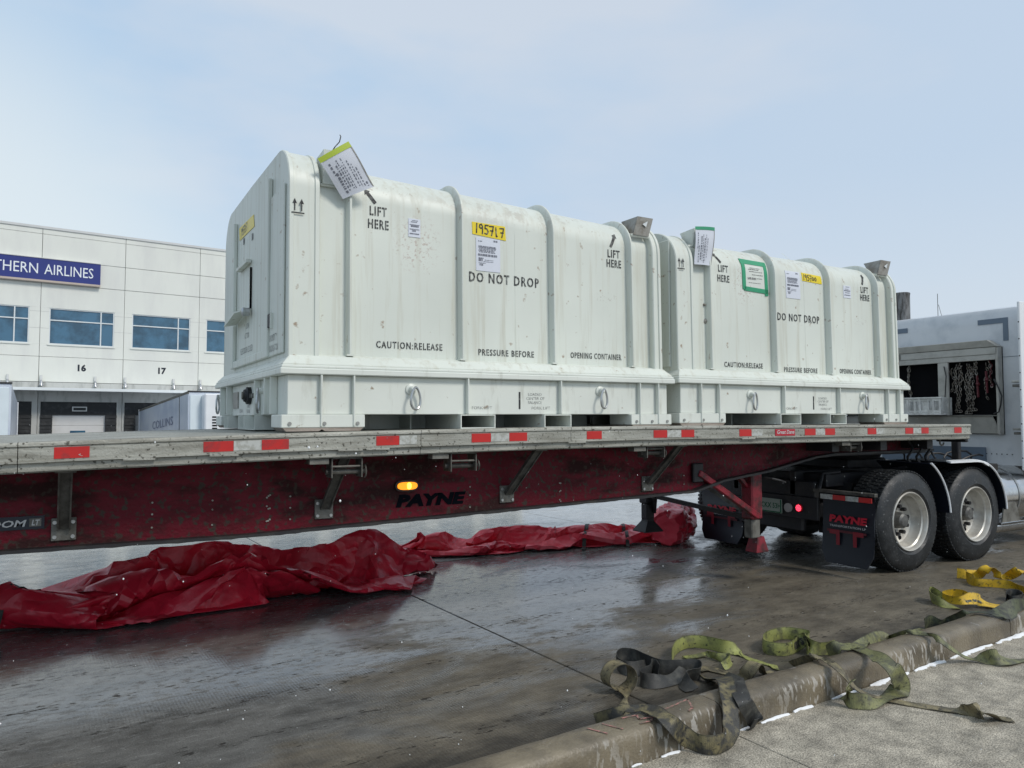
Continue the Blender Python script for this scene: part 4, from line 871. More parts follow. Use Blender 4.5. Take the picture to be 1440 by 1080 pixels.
MB().tube([(x0 - .01, 5.02, 2.05), (x0 - .03, 4.97, 1.965), (x0 - .04, 4.92, 1.84), (x0 - .03, 4.94, 1.73), (x0, 4.98, 1.645), (x0, 5.04, 1.62)], .009, 8).build('door_cable', M['hose'], ca)
MB().tube([(x0 - .012, 5.635, 2.245), (x0 - .02, 5.605, 2.12), (x0 - .02, 5.625, 1.86), (x0 - .015, 5.635, 1.65)], .007, 6).build('latch_rod', M['black_metal'], ca)
def link_chain(pts, r=.020, t=.0048):
    mb = MB(); step = r * 1.75
    P = [Vector(p) for p in pts]; d = 0; k = 0
    for a, b_ in zip(P, P[1:]):
        L = (b_ - a).length; n = max(1, int(L / step)); T = (b_ - a).normalized()
        for i in range(n):
            c = a + (b_ - a) * ((i + .5) / n); u = Vector((0, 1, 0)) if k % 2 else Vector((1, .25, 0)); u = (u - T * u.dot(T)).normalized()
            mb.tube([c + T * (r * 1.25 * math.sin(q)) + u * (r * .62 * math.cos(q)) for q in [2 * PI * j / 10 for j in range(10)]], t, 5, closed=True); k += 1
    return mb
random.seed(21)
cd_ = [(5.095, 2.29, 1.95, 'chain', 'chain hanging straight just left of the red chain'), (5.30, 2.30, 1.80, 'chain', 'dull chain doubled behind the long middle ones'), (5.36, 2.26, 1.66, 'chain', 'dark chain between the middle and left long chains'), (5.475, 2.29, 1.70, 'chain', 'thin chain just left of the loop in the right opening'), (5.52, 2.24, 1.9, 'chain', 'short chain nearest the door post on its right'), (6.16, 2.28, 1.66, 'chain', 'second chain beside the bright one in the left opening'), (5.086, 2.297, 1.965, 'chain_red', 'short dark red chain hanging nearest the right side of the cabinet'), (5.148, 2.277, 1.789, 'chain', 'tangled chain hanging beside the red one in the cabinet'), (5.263, 2.308, 2.059, 'chain', 'short steel chain near the cabinet header, second from the right'),
       (5.325, 2.225, 1.664, 'chain', 'long steel chain hanging in the middle of the right opening'), (5.387, 2.266, 1.623, 'chain', 'longest steel chain reaching the shelf in the right opening'), (5.450, 2.245, 1.996, 'chain', 'steel chain looped left of the two long ones'),
       (5.512, 2.277, 1.643, 'chain', 'leftmost long chain in the right opening'), (5.564, 2.225, 1.913, 'chain', 'chain close to the middle door post'), (6.155, 2.318, 1.633, 'chain', 'single bright chain hanging in the left opening above the crate'), (6.249, 2.017, 1.623, 'chain', 'dark chain heap beside the crate in the left opening')]
for y, za, zc, mm, lab in cd_:
    pts = []; n = 9
    for i in range(n): pts.append((x0 + .055 + random.uniform(-.02, .02), y + random.uniform(-.010, .010) + .012 * math.sin(i * 1.1 + y * 9), za + (zc - za) * i / (n - 1)))
    if zc < 1.7: pts += [(x0 + .06, y - .05, zc), (x0 + .08, y - .02, zc + .03), (x0 + .05, y + .04, zc + .02)]
    o_ = link_chain(pts).build('chain', M[mm], off=(x0 + .055, y, zc), smooth=60); o_.location = (x0 + .055, y, zc)
    tag(o_, lab, 'chain', 'chains hanging in the storage cabinet')
# loose binders and scraps on the cabinet floor, right bay
for i, (y, z) in enumerate(((5.13, 2.0), (5.24, 1.95))):
    o_ = MB().bar((x0 + .04, y, z - .12), (x0 + .045, y + .01, z + .16), .022, .022).disc((x0 + .035, y - .02, z + .05), (0, 1, 0), .022, .035, 10).build('load_binder', M['chain_red'], off=(x0 + .04, y, z - .12), bev=.004)
    o_.location = (x0 + .04, y, z - .12); tag(o_, ['dull red load binder hanging closest to the cabinet side', 'dull red load binder hanging left of its twin'][i], 'load binder', 'load binders in the cabinet')
cr_ = thing('plastic_crate', (x0 - .10, 5.85, 1.607), 'light grey plastic crate standing on the cabinet shelf against the door post', 'crate', world=True)
cb = MB(); a0, a1, b0, b1, c0, c1 = x0 - .16, x0 + .09, 5.60, 6.14, 1.609, 1.84
cb.box(a0, a1, b0, b1, c0, c0 + .03); cb.box(a0, a0 + .02, b0, b1, c0 + .031, c0 + .06); cb.box(a0, a0 + .02, b0, b1, c1 - .05, c1); cb.box(a1 - .02, a1, b0, b1, c0 + .031, c1); cb.box(a0 + .021, a1 - .021, b0, b0 + .02, c0 + .031, c1); cb.box(a0 + .021, a1 - .021, b1 - .02, b1, c0 + .031, c1)
for y in (b0, b0 + .09, b0 + .16, b0 + .27, b0 + .34, b0 + .44, b1 - .03): cb.box(a0 - .004, a0 + .022, y, y + .03, c0 + .012, c1 - .012)
cb.box(a0 - .012, a0 + .03, b0 - .008, b1 + .008, c1 - .016, c1 + .004)
cb.build('crate_body', M['crate'], cr_, bev=.003, smooth=0)
for ya, yb in ((b0 + .18, b0 + .25), (b1 - .12, b1 - .03)): MB().box(a0 + .008, a0 + .012, ya, yb, c0 + .06, c1 - .05).build('side_panel', M['crate'], cr_, smooth=0)

# ================================================================== SHIPPING CONTAINERS
L_, W_ = 3.20, 2.66          # flange length and width; local origin: near left corner on the deck
RB = .255                    # shoulder radius
HT = [1.83, 1.70]            # roof height at the left and the right end
def shell(o=0., x=1.6, z0=.41):     # cross-section of the lid, offset o outside the sheet
    yb, yt = .135, .150      # slight draft
    H_ = HT[0] + (HT[1] - HT[0]) * x / 3.2; zc = H_ - RB; R_ = RB + o; Rz = RB + o * .75
    P = [(yb - o, z0), (yb + .4 * (yt - yb) - o, .8), (yt - o, zc)]
    for i in range(1, 11):
        a = PI - PI / 2 * i / 10; P.append((yt + RB + R_ * math.cos(a), zc + Rz * math.sin(a)))
    P.append((W_ / 2, zc + Rz + .025))
    Q = [(W_ - y, z + (.035 if z > zc else 0)) for y, z in P[:-1]][::-1]
    return P + Q
def surf(z, o=0., x=1.6):    # y of the near sheet at height z
    P = shell(o, x)
    for (ya, za), (yb, zb_) in zip(P[:13], P[1:13]):
        if za <= z <= zb_: return ya + (yb - ya) * (z - za) / (zb_ - za)
    return P[12][0]
RIBX = [.477, 1.299, 2.079, 2.839]
def sheet_patch(x0, x1, z0, z1, o=.004, nx=6, nz=8, corners=None, th=.0015):
    """thin patch lying on the lid's near face"""
    vs = []; fs = []
    for j in range(nz + 1):
        for i in range(nx + 1):
            a, b_ = i / nx, j / nz
            if corners:
                (xa, za), (xb, zb_), (xc, zc), (xd, zd) = corners     # bl br tr tl
                x = (xa * (1 - a) + xb * a) * (1 - b_) + (xd * (1 - a) + xc * a) * b_; z = (za * (1 - a) + zb_ * a) * (1 - b_) + (zd * (1 - a) + zc * a) * b_
            else: x, z = x0 + (x1 - x0) * a, z0 + (z1 - z0) * b_
            vs.append((x, surf(z, o, x), z))
    k = len(vs); vs += [(x, y + th + o, z) for x, y, z in vs[:]]
    for j in range(nz):
        for i in range(nx):
            q = j * (nx + 1) + i; fs.append((q, q + 1, q + nx + 2, q + nx + 1))
    ring = [i for i in range(nx + 1)] + [(j + 1) * (nx + 1) + nx for j in range(nz)] + [nz * (nx + 1) + i for i in range(nx - 1, -1, -1)] + [j * (nx + 1) for j in range(nz - 1, 0, -1)]
    for a, b_ in zip(ring, ring[1:] + ring[:1]): fs.append((a, b_, b_ + k, a + k))
    return MB().add(vs, fs)
def on_lid(x, z, o=.003): return lambda u, v: (x + u, surf(z + v, o, x + u), z + v)
def container(loc, ry, label, tall, ht, dt):
    HT[:] = ht
    c = thing('shipping_container', loc, label, 'container', 'white steel shipping containers on the flatbed', ry=ry)
    W = M['white']; B = M['white_base']
    # lid
    lid = MB().loft([[(x, y, z) for y, z in shell(0, x)] for x in (.262, .9, 1.6, 2.3, 3.045)]).build('lid', W, c, smooth=35)
    for a, b_ in ((.062, .262), (3.045, 3.135)):
        rg = [[(x, y, z) for y, z in shell(o, x)] for x, o in ((a, .052), (a + .006, .06), (a + .03, .06), (a + .034, .05), (b_ - .034, .05), (b_ - .03, .06), (b_ - .006, .06), (b_, .052))]
        MB().loft(rg).build('end_collar', W, lid, smooth=35)
    for x in RIBX:
        sh1, sh2, sh0 = shell(.060, x), shell(.052, x), shell(.004, x)
        rg = [[(x - .030, *p) for p in sh0], [(x - .022, *p) for p in sh2], [(x - .016, *p) for p in sh1], [(x - .004, *p) for p in sh1], [(x, *p) for p in sh2], [(x + .003, *p) for p in sh0]]
        rg = [[(q[0], q[1], max(q[2], .50) if q[2] < .6 else q[2]) for q in r] for r in rg]
        MB().loft(rg).build('rib', W, lid, smooth=35)
        MB().box(x - .035, x + .012, surf(.5) - .062, surf(.5) + .0, .488, .500).build('rib_foot', W, lid, smooth=0)
    # faint vertical weld seam in the middle panel and under the far one
    for x in (1.75,): sheet_patch(x, x + .006, .50, 1.72, o=.0012, nx=1, nz=14, th=.001).build('weld_seam', W, lid, smooth=0)
    # flared skirt
    sk = MB(); y0, y1, x0, x1 = .02, W_ - .02, .02, L_ - .02
    q = lambda d, z: [(x0 + d, y0 + d, z), (x1 - d, y0 + d, z), (x1 - d, y1 - d, z), (x0 + d, y1 - d, z)]
    sk.loft([q(0, .414), q(.0, .424), q(.05, .478), q(.10, .492)]).build('skirt', W, lid, smooth=0)
    bo = MB()
    for k in range(24): 
        x = .12 + k * .128; bo.box(x, x + .016, .026, .036, .425, .430)
    o_ = bo.build('skirt_bolt', M['bolt'], lid, smooth=0); o_['kind'] = 'stuff'
    # end face: frames, door lever, plates
    ef = MB()
    for ya, yb in ((.56, .64), (1.93, 2.02)): ef.box(.030, .061, ya, yb, .50, 1.74)
    ef.box(.036, .0605, .641, 1.929, .50, .56)
    ef.build('end_rib', W, lid, bev=.006)
    MB().box(.046, .0608, .16, .55, .50, 1.60).build('end_panel', W, lid, bev=.006, label='smooth corner panel of the end face')
    MB().box(.047, .060, 1.276, 1.29, .93, 1.25).build('lever_slot', M['dark'], lid, smooth=0)
    MB().box(.02, .058, 1.295, 1.75, 1.29, 1.315).build('lever_guard', W, lid, smooth=0)
    MB().prism([(.055, 1.30, .93), (-.05, 1.38, .895), (-.05, 1.86, .84), (.055, 1.90, .87)], (0, 0, .012)).build('lever_plate', W, lid, smooth=0)
    MB().lathe([(0, .03), (.05, .035), (.06, .02), (.06, .0001)], (.045, 1.28, .90), (-1, 0, .0), 14).build('latch', M['steel'], lid)
    MB().box(.034, .046, .455, .60, .70, .79).build('data_plate', M['black_metal'], lid, smooth=0)
    MB().box(.028, .046, .44, .455, .685, .79).build('data_plate_edge', W, lid, smooth=0)
    for s_, yy, zz, hh in (('SLOW', 1.50, .79, .045), ('ACTION', 1.55, .715, .045), ('KEEP DOOR CLOSED', 1.72, .60, .05), ('DURING SHIPMENT', 1.72, .52, .05), ('HUMIDITY', .54, .60, .045), ('INDICATOR', .54, .53, .045)):
        write(MB(), s_, lambda u, v, yy=yy, zz=zz: (.044 if yy < .6 else .0595, yy - u, zz + v), hh, xs=.75, stencil=True).build('lettering', M['stencil_faint'], lid, smooth=0)
    # ------------- base
    bs = MB().box(.055, L_ - .055, .045, W_ - .045, .105, .355).build('base', B, c, bev=.004, smooth=0)
    MB().box(.0, L_, .0, W_, .356, .396).build('flange', B, bs, bev=.006, smooth=0)
    MB().box(.008, L_ - .008, .008, W_ - .008, .3962, .4135).build('gasket_rim', B, bs, bev=.004, smooth=0)
    for x in [.265] + RIBX + [3.03]:
        zl = .03 if (x < .6 or x > 2.8) else .108
        MB().box(x - .012, x, .002, .044, zl, .3555).build('base_rib', B, bs, bev=.003, smooth=0)
        MB().box(x - .012, x, W_ - .044, W_ - .002, zl, .3555).build('base_rib', B, bs, bev=.003, smooth=0)
    for y in (.33, .52, .86, 2.06, 2.4): MB().box(.006, .054, y - .012, y, .108, .3555).build('base_rib', B, bs, bev=.003, smooth=0)
    # corner feet with bolts and wooden skids
    for xa, xb in ((.012, .545), (2.745, 3.165)):
        for ya, yb in ((.012, .30), (W_ - .30, W_ - .012)):
            ft_ = MB().box(xa, xb, ya, yb, .022, .1045).build('foot', B, bs, bev=.004, smooth=0)
            MB().prism([(xa + .01, ya + .004, .021), (xb - .01, ya + .004, .021), (xb - .03, ya + .004, .0), (xb - .26, ya + .004, .0), (xb - .28, ya + .004, .012), (xb - .30, ya + .004, .0), (xa + .03, ya + .004, .0)] if xb - xa > .5 else
                       [(xa + .01, ya + .004, .021), (xb - .01, ya + .004, .021), (xb - .03, ya + .004, .0), (xa + .03, ya + .004, .0)], (0, yb - ya - .01, 0)).build('skid', M['skid'], ft_, smooth=0)
            for x in (xa + .05, (xa + xb) / 2, xb - .05):
                yy = ya if ya < 1 else yb + .006
                MB().disc((x, yy, .048), (0, -1, 0), .012, .008, 8).build('bolt', M['bolt'], ft_)
    # fork pockets: hollow tubes through the base
    for xa, xb in ((1.235, 1.51), (1.925, 2.165)):
        t = .007; fp = MB(); z0, z1 = .006, .104
        fp.box(xa, xb, .012, W_ - .012, z0, z0 + t); fp.box(xa, xb, .012, W_ - .012, z1 - t, z1)
        fp.box(xa, xa + t, .012, W_ - .012, z0 + t, z1 - t); fp.box(xb - t, xb, .012, W_ - .012, z0 + t, z1 - t)
        fp.build('fork_pocket', B, bs, smooth=0)
        MB().box(xa - .22, xa - .21, .4, W_ - .4, .0, .1045).build('inner_stiffener', B, bs, smooth=0)
    for xa, xb in ((.55, 1.23), (1.515, 1.92), (2.17, 2.74)):
        MB().box(xa, xb, .62, .63, .0, .1045).build('inner_stiffener', B, bs, smooth=0)
    # end-side pockets
    for ya, yb in ((.84, 1.24), (1.27, 1.50), (1.99, 2.20)):
        m_ = MB(); m_.box(.012, .5, ya, ya + .008, .004, .104); m_.box(.012, .5, yb - .008, yb, .004, .104); m_.box(.012, .5, ya, yb, .0, .0035)
        m_.build('end_pocket', B, bs, smooth=0)
    MB().box(.49, .50, .305, 2.29, .0, .1045).build('inner_stiffener', B, bs, smooth=0)
    # instruments on the end
    MB().box(.046, .054, 1.74, 1.97, .165, .30).build('end_window', M['bracket_grey'], bs, smooth=0)
    vv = MB().lathe([(-.0, .065), (.03, .065), (.035, .05), (.05, .045), (.05, .0001)], (.054, 1.24, .255), (-1, 0, 0), 20).build('relief_valve', M['black_metal'], bs)
    MB().lathe([(0, .026), (.015, .03), (.015, .0001)], (.006, 1.24, .255), (-1, 0, 0), 12).build('valve_cap', M['alu_dark'], vv)
    for k, y in enumerate((1.11, 1.05, .985, 1.38, 1.44)): MB().disc((.054, y, .25), (-1, 0, 0), .018 if k < 3 else .012, .03, 10).build('fitting', M['black_metal'] if k % 2 == 0 else M['alu_dark'], bs)
    for s_, yy, zz in (('INSPECT', 1.36, .165), ('PRESSURE', 1.38, .125), ('TIE DOWN', 1.70, .13)): write(MB(), s_, lambda u, v, yy=yy, zz=zz: (.0525, yy - u, zz + v), .026, xs=.8).build('lettering', M['stencil_faint'], bs, smooth=0)
    # tie-down rings
    def ring(px, py, pz, d, sw):
        rr = MB()
        P = []
        for k in range(22):
            a = 2 * PI * k / 22; w = .040 + .010 * (-math.sin(a)); P.append((w * math.cos(a), .074 * math.sin(a) - .062))
        if d == 'n': pts = [(px + sw * .04 + p[0] * .95, py - .05 + p[0] * .3, pz + p[1]) for p in P]
        else: pts = [(px - .05 + p[0] * .5, py + p[0] * 1.5, pz + p[1] * 1.12) for p in P]
        ro = rr.tube(pts, .0085, 8, closed=True).build('tie_down_ring', M['steel'], bs)
        ax = (0, -1, 0) if d == 'n' else (-1, 0, 0)
        MB().lathe([(0, .040), (.012, .038), (.018, .022), (.045, .020), (.058, .012), (.058, .0001)], (px, py, pz), ax, 16).build('ring_mount', B, ro)
    ring(.875, .045, .275, 'n', .4); ring(2.455, .045, .288, 'n', .2); ring(.055, .70, .275, 'e', 0); ring(.055, 2.52, .28, 'e', 0)
    # stencils on the base
    S = M['stencil']; SF = M['stencil_faint']
    MB().box(1.722, 1.736, .0425, .0447, .145, .270).build('balance_mark', S, bs, smooth=0)
    for s_, x, z, w in (('LOADED', 1.80, .243, .12), ('CENTER OF', 1.785, .213, .16), ('BALANCE', 1.80, .183, .12), ('FORK LIFT', 1.335, .142, .165), ('FORK LIFT', 1.83, .142, .165)):
        write(MB(), s_, lambda u, v, x=x, z=z: (x + u, .0437, z + v), .021, width=w, stencil=True).build('lettering', SF, bs, smooth=0)
    # stencils on the lid
    for s_, x, z, h, w in (('DO NOT DROP', 1.362, 1.075, .070, .60), ('CAUTION:RELEASE', .66, .557, .046, .49), ('PRESSURE BEFORE', 1.435, .537, .045, .475), ('OPENING CONTAINER', 2.245, .547, .045, .50)):
        write(MB(), s_, on_lid(x, z + (dt if h > .06 else dt * .42)), h, width=w, stencil=True, bold=.022, space=1.25).build('lettering', S, lid, smooth=0, label='black stencilled words ' + s_)
    for x in (.60, 2.61):
        dl = dt if x < 1 else dt * .35
        write(MB(), 'LIFT', on_lid(x + .012, (1.462 if x < 1 else 1.385) + dl), .062, width=.125, stencil=True, bold=.024, space=1.2).build('lettering', S, lid, smooth=0)
        write(MB(), 'HERE', on_lid(x, (1.372 if x < 1 else 1.305) + dl), .062, width=.150, stencil=True, bold=.024, space=1.2).build('lettering', S, lid, smooth=0)
    for a, b_ in (((.655, 1.545 + dt), (.585, 1.63 + dt)), ((2.655, 1.47 + dt * .35), (2.72, 1.585 + dt * .35))):
        d = Vector((b_[0] - a[0], b_[1] - a[1])); u = Vector((-d.y, d.x)).normalized() * .012; m_ = MB()
        n = 6; vs = []
        for i in range(n + 1):
            p = Vector(a) + d * (i / n * .8)
            for s_ in (-1, 1): q_ = p + u * s_; vs.append((q_.x, surf(q_.y, .0035, q_.x), q_.y))
        m_.add(vs, [(2 * i, 2 * i + 1, 2 * i + 3, 2 * i + 2) for i in range(n)])
        p = Vector(a) + d * .78; tip = Vector(a) + d * 1.06; q1 = p + u * 2.1; q2 = p - u * 2.1
        m_.add([(q_.x, surf(q_.y, .0037, q_.x), q_.y) for q_ in (q1, q2, tip)], [(0, 1, 2)])
        m_.build('arrow_mark', S, lid, smooth=0)
    # two-arrow upright mark on the corner collar
    m_ = MB()
    co_ = lambda x, z: (x, surf(z + dt * .6, .0625, x), z + dt * .6)
    for x in (.098, .142):
        m_.add([co_(x - .004, 1.405), co_(x + .004, 1.405), co_(x + .004, 1.46), co_(x - .004, 1.46)], [(0, 1, 2, 3)]); m_.add([co_(x - .015, 1.452), co_(x + .015, 1.452), co_(x, 1.487)], [(0, 1, 2)])
    m_.add([co_(.078, 1.388), co_(.160, 1.388), co_(.160, 1.397), co_(.078, 1.397)], [(0, 1, 2, 3)])
    m_.build('upright_mark', S, lid, smooth=0)
    # lifting brackets, one at each shoulder
    for x0, x1 in ((.285, .452), (2.872, 3.035)):
        for far in (0, 1):
            Y_ = (lambda y: W_ - y) if far else (lambda y: y)
            G_ = M['white'] if x0 < 1 else M['bracket_grey']
            zT = tall if x0 < 1 else min(tall, 1.745); zB = zT - (.22 if x0 < 1 and tall > 1.8 else .15)
            bk = MB().loft([[(x, Y_(.122), zB), (x, Y_(.130), zB), (x + .03 * (x0 > 1), Y_(.106), zT), (x + .03 * (x0 > 1), Y_(.098), zT)] for x in (x0, x1)]).build('lifting_bracket', G_, lid, smooth=0)
            for xx in (x0, x1 - .006):
                MB().prism([(xx, Y_(.131), zB + .01), (xx + .03 * (x0 > 1), Y_(.107), zT), (xx, Y_(.28), zT - .01), (xx, Y_(.22), zB + .03)], (.006, 0, 0)).build('gusset', G_, bk, smooth=0)
            MB().tube([(x0 - .01, Y_(.14), zB - .005), (x1 + .01, Y_(.14), zB - .005)], .010, 6).build('weld_bar', W, bk)
            if x0 > 1: MB().prism([(x0 + .08, Y_(.099), zT - .06), (x0 + .135, Y_(.096), zT - .03), (x0 + .12, Y_(.100), zT - .08)], (0, .002 if not far else -.002, 0)).build('shackle_hole', M['win_frame'], bk, smooth=0)
    OFF[lid.name] = {'off': (0, 0, 0)}
    return c, lid
c1, lid1 = container((1.03, 4.66, 1.476), R(-.22), 'nearer larger-looking white shipping container marked 195717, left on the flatbed', 1.84, (1.835, 1.695), 0)
LH1 = list(HT)
c2, lid2 = container((4.268, 4.66, 1.4985), R(-.05), 'white shipping container marked 195700, right one beside the truck cab', 1.715, (1.655, 1.65), -.085)

def hand(mb, s, fn, h):      # hand-written felt-pen figures
    D = {'1': [[(.25, .0), (.3, 1)]], '9': [[(.62, .8), (.45, 1), (.2, .9), (.18, .65), (.4, .55), (.62, .75), (.6, 0)]], '5': [[(.7, 1), (.25, .98), (.22, .62), (.5, .62), (.68, .35), (.5, .05), (.15, .1)]],
         '7': [[(.1, .95), (.7, 1), (.4, .0)], [(.25, .5), (.65, .52)]], '0': [[(.4, .85), (.15, .55), (.3, .2), (.6, .25), (.68, .6), (.4, .85)]], 'L': [[(.28, .95), (.35, 0), (.5, .04)]]}
    x = 0
    for ch in s:
        for pl in D[ch]:
            for a, b_ in zip(pl, pl[1:]):
                a_ = Vector((x + a[0] * h * .8, a[1] * h)); b__ = Vector((x + b_[0] * h * .8, b_[1] * h)); d = (b__ - a_).normalized(); u = Vector((-d.y, d.x)) * h * .065; e_ = d * h * .04
                mb.add([fn(*(a_ - u - e_)), fn(*(b__ - u + e_)), fn(*(b__ + u + e_)), fn(*(a_ + u - e_))], [(0, 1, 2, 3)])
        x += h * (.42 if ch == '1' else .62)
    return mb
def text_rows(mb, fn, w, h, rows, seed):
    rnd = random.Random(seed)
    for (t, a, b_, k) in rows:      # position from top, start, end (0..1), thickness
        x = a
        while x < b_:
            e_ = min(b_, x + rnd.uniform(.03, .11)); z = h * (1 - t)
            mb.add([fn(w * x, z), fn(w * e_, z), fn(w * e_, z + k), fn(w * x, z + k)], [(0, 1, 2, 3)]); x = e_ + rnd.uniform(.012, .03)
    return mb
def paper(lid, x0, x1, z0, z1, rows, seed, label, name='document_sleeve'):
    p = sheet_patch(x0, x1, z0, z1).build(name, M['paper'], lid, label=label, smooth=60)
    text_rows(MB(), on_lid(x0, z0, .0062), x1 - x0, z1 - z0, rows, seed).build('print', M['ink'], p, smooth=0)
R1 = [(.12, .08, .25, .006), (.09, .72, .88, .012), (.27, .1, .8, .007), (.31, .1, .84, .008), (.35, .12, .8, .006), (.40, .1, .75, .008), (.44, .12, .8, .006), (.55, .08, .88, .016), (.64, .1, .3, .01), (.67, .35, .7, .004), (.71, .1, .26, .018), (.72, .3, .7, .004), (.77, .1, .4, .004), (.84, .14, .28, .014)]
HT[:] = LH1
paper(lid1, 1.423, 1.625, 1.158, 1.405, R1, 1, 'white document in a clear sleeve above DO NOT DROP')
tp = sheet_patch(0, 0, 0, 0, corners=[(1.395, 1.425), (1.675, 1.405), (1.668, 1.512), (1.392, 1.515)]).build('tape_label', M['tape_yellow'], lid1, label='yellow tape with handwritten 195717', smooth=60)
hand(MB(), '1957L7', lambda u, v: (1.413 + u, surf(1.438 + v - u * .06, .0065, 1.5), 1.438 + v - u * .06), .070).build('handwriting', M['stencil'], tp, smooth=0)
paper(lid1, .895, .985, 1.345, 1.475, [(.12, .3, .8, .005), (.2, .2, .7, .005), (.35, .1, .9, .005), (.45, .2, .85, .012), (.6, .1, .9, .006), (.7, .3, .6, .01), (.85, .1, .9, .008)], 3, 'small worn white label left of the yellow tape')
# container 2
HT[:] = (1.655, 1.65)
f2 = lambda x: x - 4.268
paper(lid2, f2(5.765), f2(5.965), 1.21, 1.475, R1, 4, 'white document in a clear sleeve left of the yellow tape')
tp = sheet_patch(0, 0, 0, 0, corners=[(f2(6.0), 1.395), (f2(6.285), 1.385), (f2(6.28), 1.465), (f2(6.0), 1.478)]).build('tape_label', M['tape_yellow'], lid2, label='yellow tape with handwritten 195700', smooth=60)
hand(MB(), '195700', lambda u, v: (f2(6.01) + u, surf(1.405 + v - u * .04, .0065, 1.9), 1.405 + v - u * .04), .056).build('handwriting', M['stencil'], tp, smooth=0)
paper(lid2, f2(6.612), f2(6.728), 1.28, 1.405, [(.12, .3, .8, .005), (.3, .2, .7, .005), (.45, .1, .9, .01), (.6, .2, .85, .006), (.8, .1, .9, .008)], 6, 'small worn white label on the right panel')
gp = sheet_patch(f2(5.20), f2(5.50), 1.25, 1.50).build('notice_sheet', M['white_base'], lid2, label='pale notice framed with green tape', smooth=60)
text_rows(MB(), on_lid(f2(5.24), 1.28, .0062), .22, .19, [(.12, .2, .8, .006), (.2, .1, .7, .008), (.3, .15, .9, .006), (.45, .3, .95, .006), (.68, .05, .55, .02), (.62, .6, .9, .008), (.85, .1, .8, .005)], 7).build('print', M['stencil_faint'], gp, smooth=0)
for cn in ([(f2(5.185), 1.245), (f2(5.225), 1.24), (f2(5.222), 1.505), (f2(5.180), 1.51)], [(f2(5.475), 1.20), (f2(5.515), 1.205), (f2(5.505), 1.51), (f2(5.465), 1.51)], [(f2(5.175), 1.485), (f2(5.51), 1.48), (f2(5.51), 1.525), (f2(5.172), 1.532)], [(f2(5.205), 1.232), (f2(5.515), 1.222), (f2(5.515), 1.262), (f2(5.205), 1.272)]):
    sheet_patch(0, 0, 0, 0, o=.007, corners=cn).build('tape_strip', M['tape_green'], gp, smooth=60)
for (x, z, s_) in ((f2(4.719), .915, 1), (f2(4.70), 1.06, .5)):
    MB().lathe([(0, .028 * s_), (.012, .02 * s_), (.02, .008), (.02, .0001)], (x, surf(z) + .002, z), (0, -1, 0), 12).build('patch_mark', M['bracket_grey'], lid2)
# yellow tape on the end face of container 1
tp = MB().prism([(.0595, 1.20, 1.55), (.0595, 1.82, 1.57), (.0595, 1.85, 1.68), (.0595, 1.23, 1.65)], (-.0015, 0, 0)).build('tape_label', M['tape_yellow'], lid1, label='crumpled yellow tape on the end face', smooth=0)
hand(MB(), '195717'.replace('17', 'L7'), lambda u, v: (.0565, 1.76 - u * 1.2, 1.585 + v), .065).build('handwriting', M['stencil_faint'], tp, smooth=0)
for z in (1.50, 1.46): MB().box(.056, .0595, 1.25 + (z - 1.46) * 9, 1.29 + (z - 1.46) * 9, z, z + .05).build('mark', M['stencil_faint'], lid1, smooth=0)

# hanging tags on the brackets
def quad_tag(name, label, P, top, mt, rows, seed, turned=False):
    t = thing(name, P[0], label, 'tag', 'plastic shipping tags wired to the brackets')
    P = [Vector(p) - Vector(P[0]) for p in P]       # tl tr br bl
    def fn(u, v, o=0.):     # u along top, v down
        p = (P[0] * (1 - u) + P[1] * u) * (1 - v) + (P[3] * (1 - u) + P[2] * u) * v
        return (p.x, p.y - .012 * math.sin(u * PI) - .008 * math.sin(v * 5) - o, p.z)
    n = 8; vs = [fn(i / n, j / n) for j in range(n + 1) for i in range(n + 1)]; m = len(vs); vs += [(x, y + .003, z) for x, y, z in vs]
    fs = [(j * (n + 1) + i, j * (n + 1) + i + 1, (j + 1) * (n + 1) + i + 1, (j + 1) * (n + 1) + i) for j in range(n) for i in range(n)]; fs += [tuple(q + m for q in f[::-1]) for f in fs]
    b_ = MB().add(vs, fs).build('sleeve', M['paper'], t, smooth=60)
    for nm, (ua, ub, va, vb), mm in (('tape_edge', (-.02, 1.02, -.02, top), mt), ('sleeve_edge', (-.02, .03, top, 1.0), M['paper']), ('sleeve_edge', (.985, 1.02, top, 1.0), M['bracket_grey']), ('sleeve_edge', (-.02, 1.02, .97, 1.01), M['paper'])):
        vs = [fn(ua + (ub - ua) * i / 6, va + (vb - va) * j / 6, .003) for j in range(7) for i in range(7)]
        MB().add(vs, [(j * 7 + i, j * 7 + i + 1, (j + 1) * 7 + i + 1, (j + 1) * 7 + i) for j in range(6) for i in range(6)]).build(nm, mm, t, smooth=60)
    mb = MB(); rnd = random.Random(seed)
    for (uu, va, vb, k) in rows:       # lines run down the tag
        v = va
        while v < vb:
            e_ = min(vb, v + rnd.uniform(.02, .07)); mb.add([fn(uu, v, .002), fn(uu + k, v, .002), fn(uu + k, e_, .002), fn(uu, e_, .002)], [(0, 1, 2, 3)]); v = e_ + rnd.uniform(.015, .035)
    mb.build('print', M['ink'], t, smooth=0)
    return t
t1 = quad_tag('shipping_tag', 'tilted white shipping tag with lime tape edge wired to the first container', [(1.258, 4.70, 3.222), (1.440, 4.66, 3.352), (1.628, 4.70, 3.105), (1.440, 4.75, 3.008)], .10, M['tape_lime'],
              [(.13, .2, .5, .05), (.17, .45, .95, .07), (.28, .3, .9, .04), (.36, .2, .85, .03), (.43, .35, .9, .03), (.50, .2, .9, .02), (.62, .3, .9, .03), (.70, .4, .92, .02), (.78, .5, .95, .03), (.86, .85, .95, .05)], 5, True)
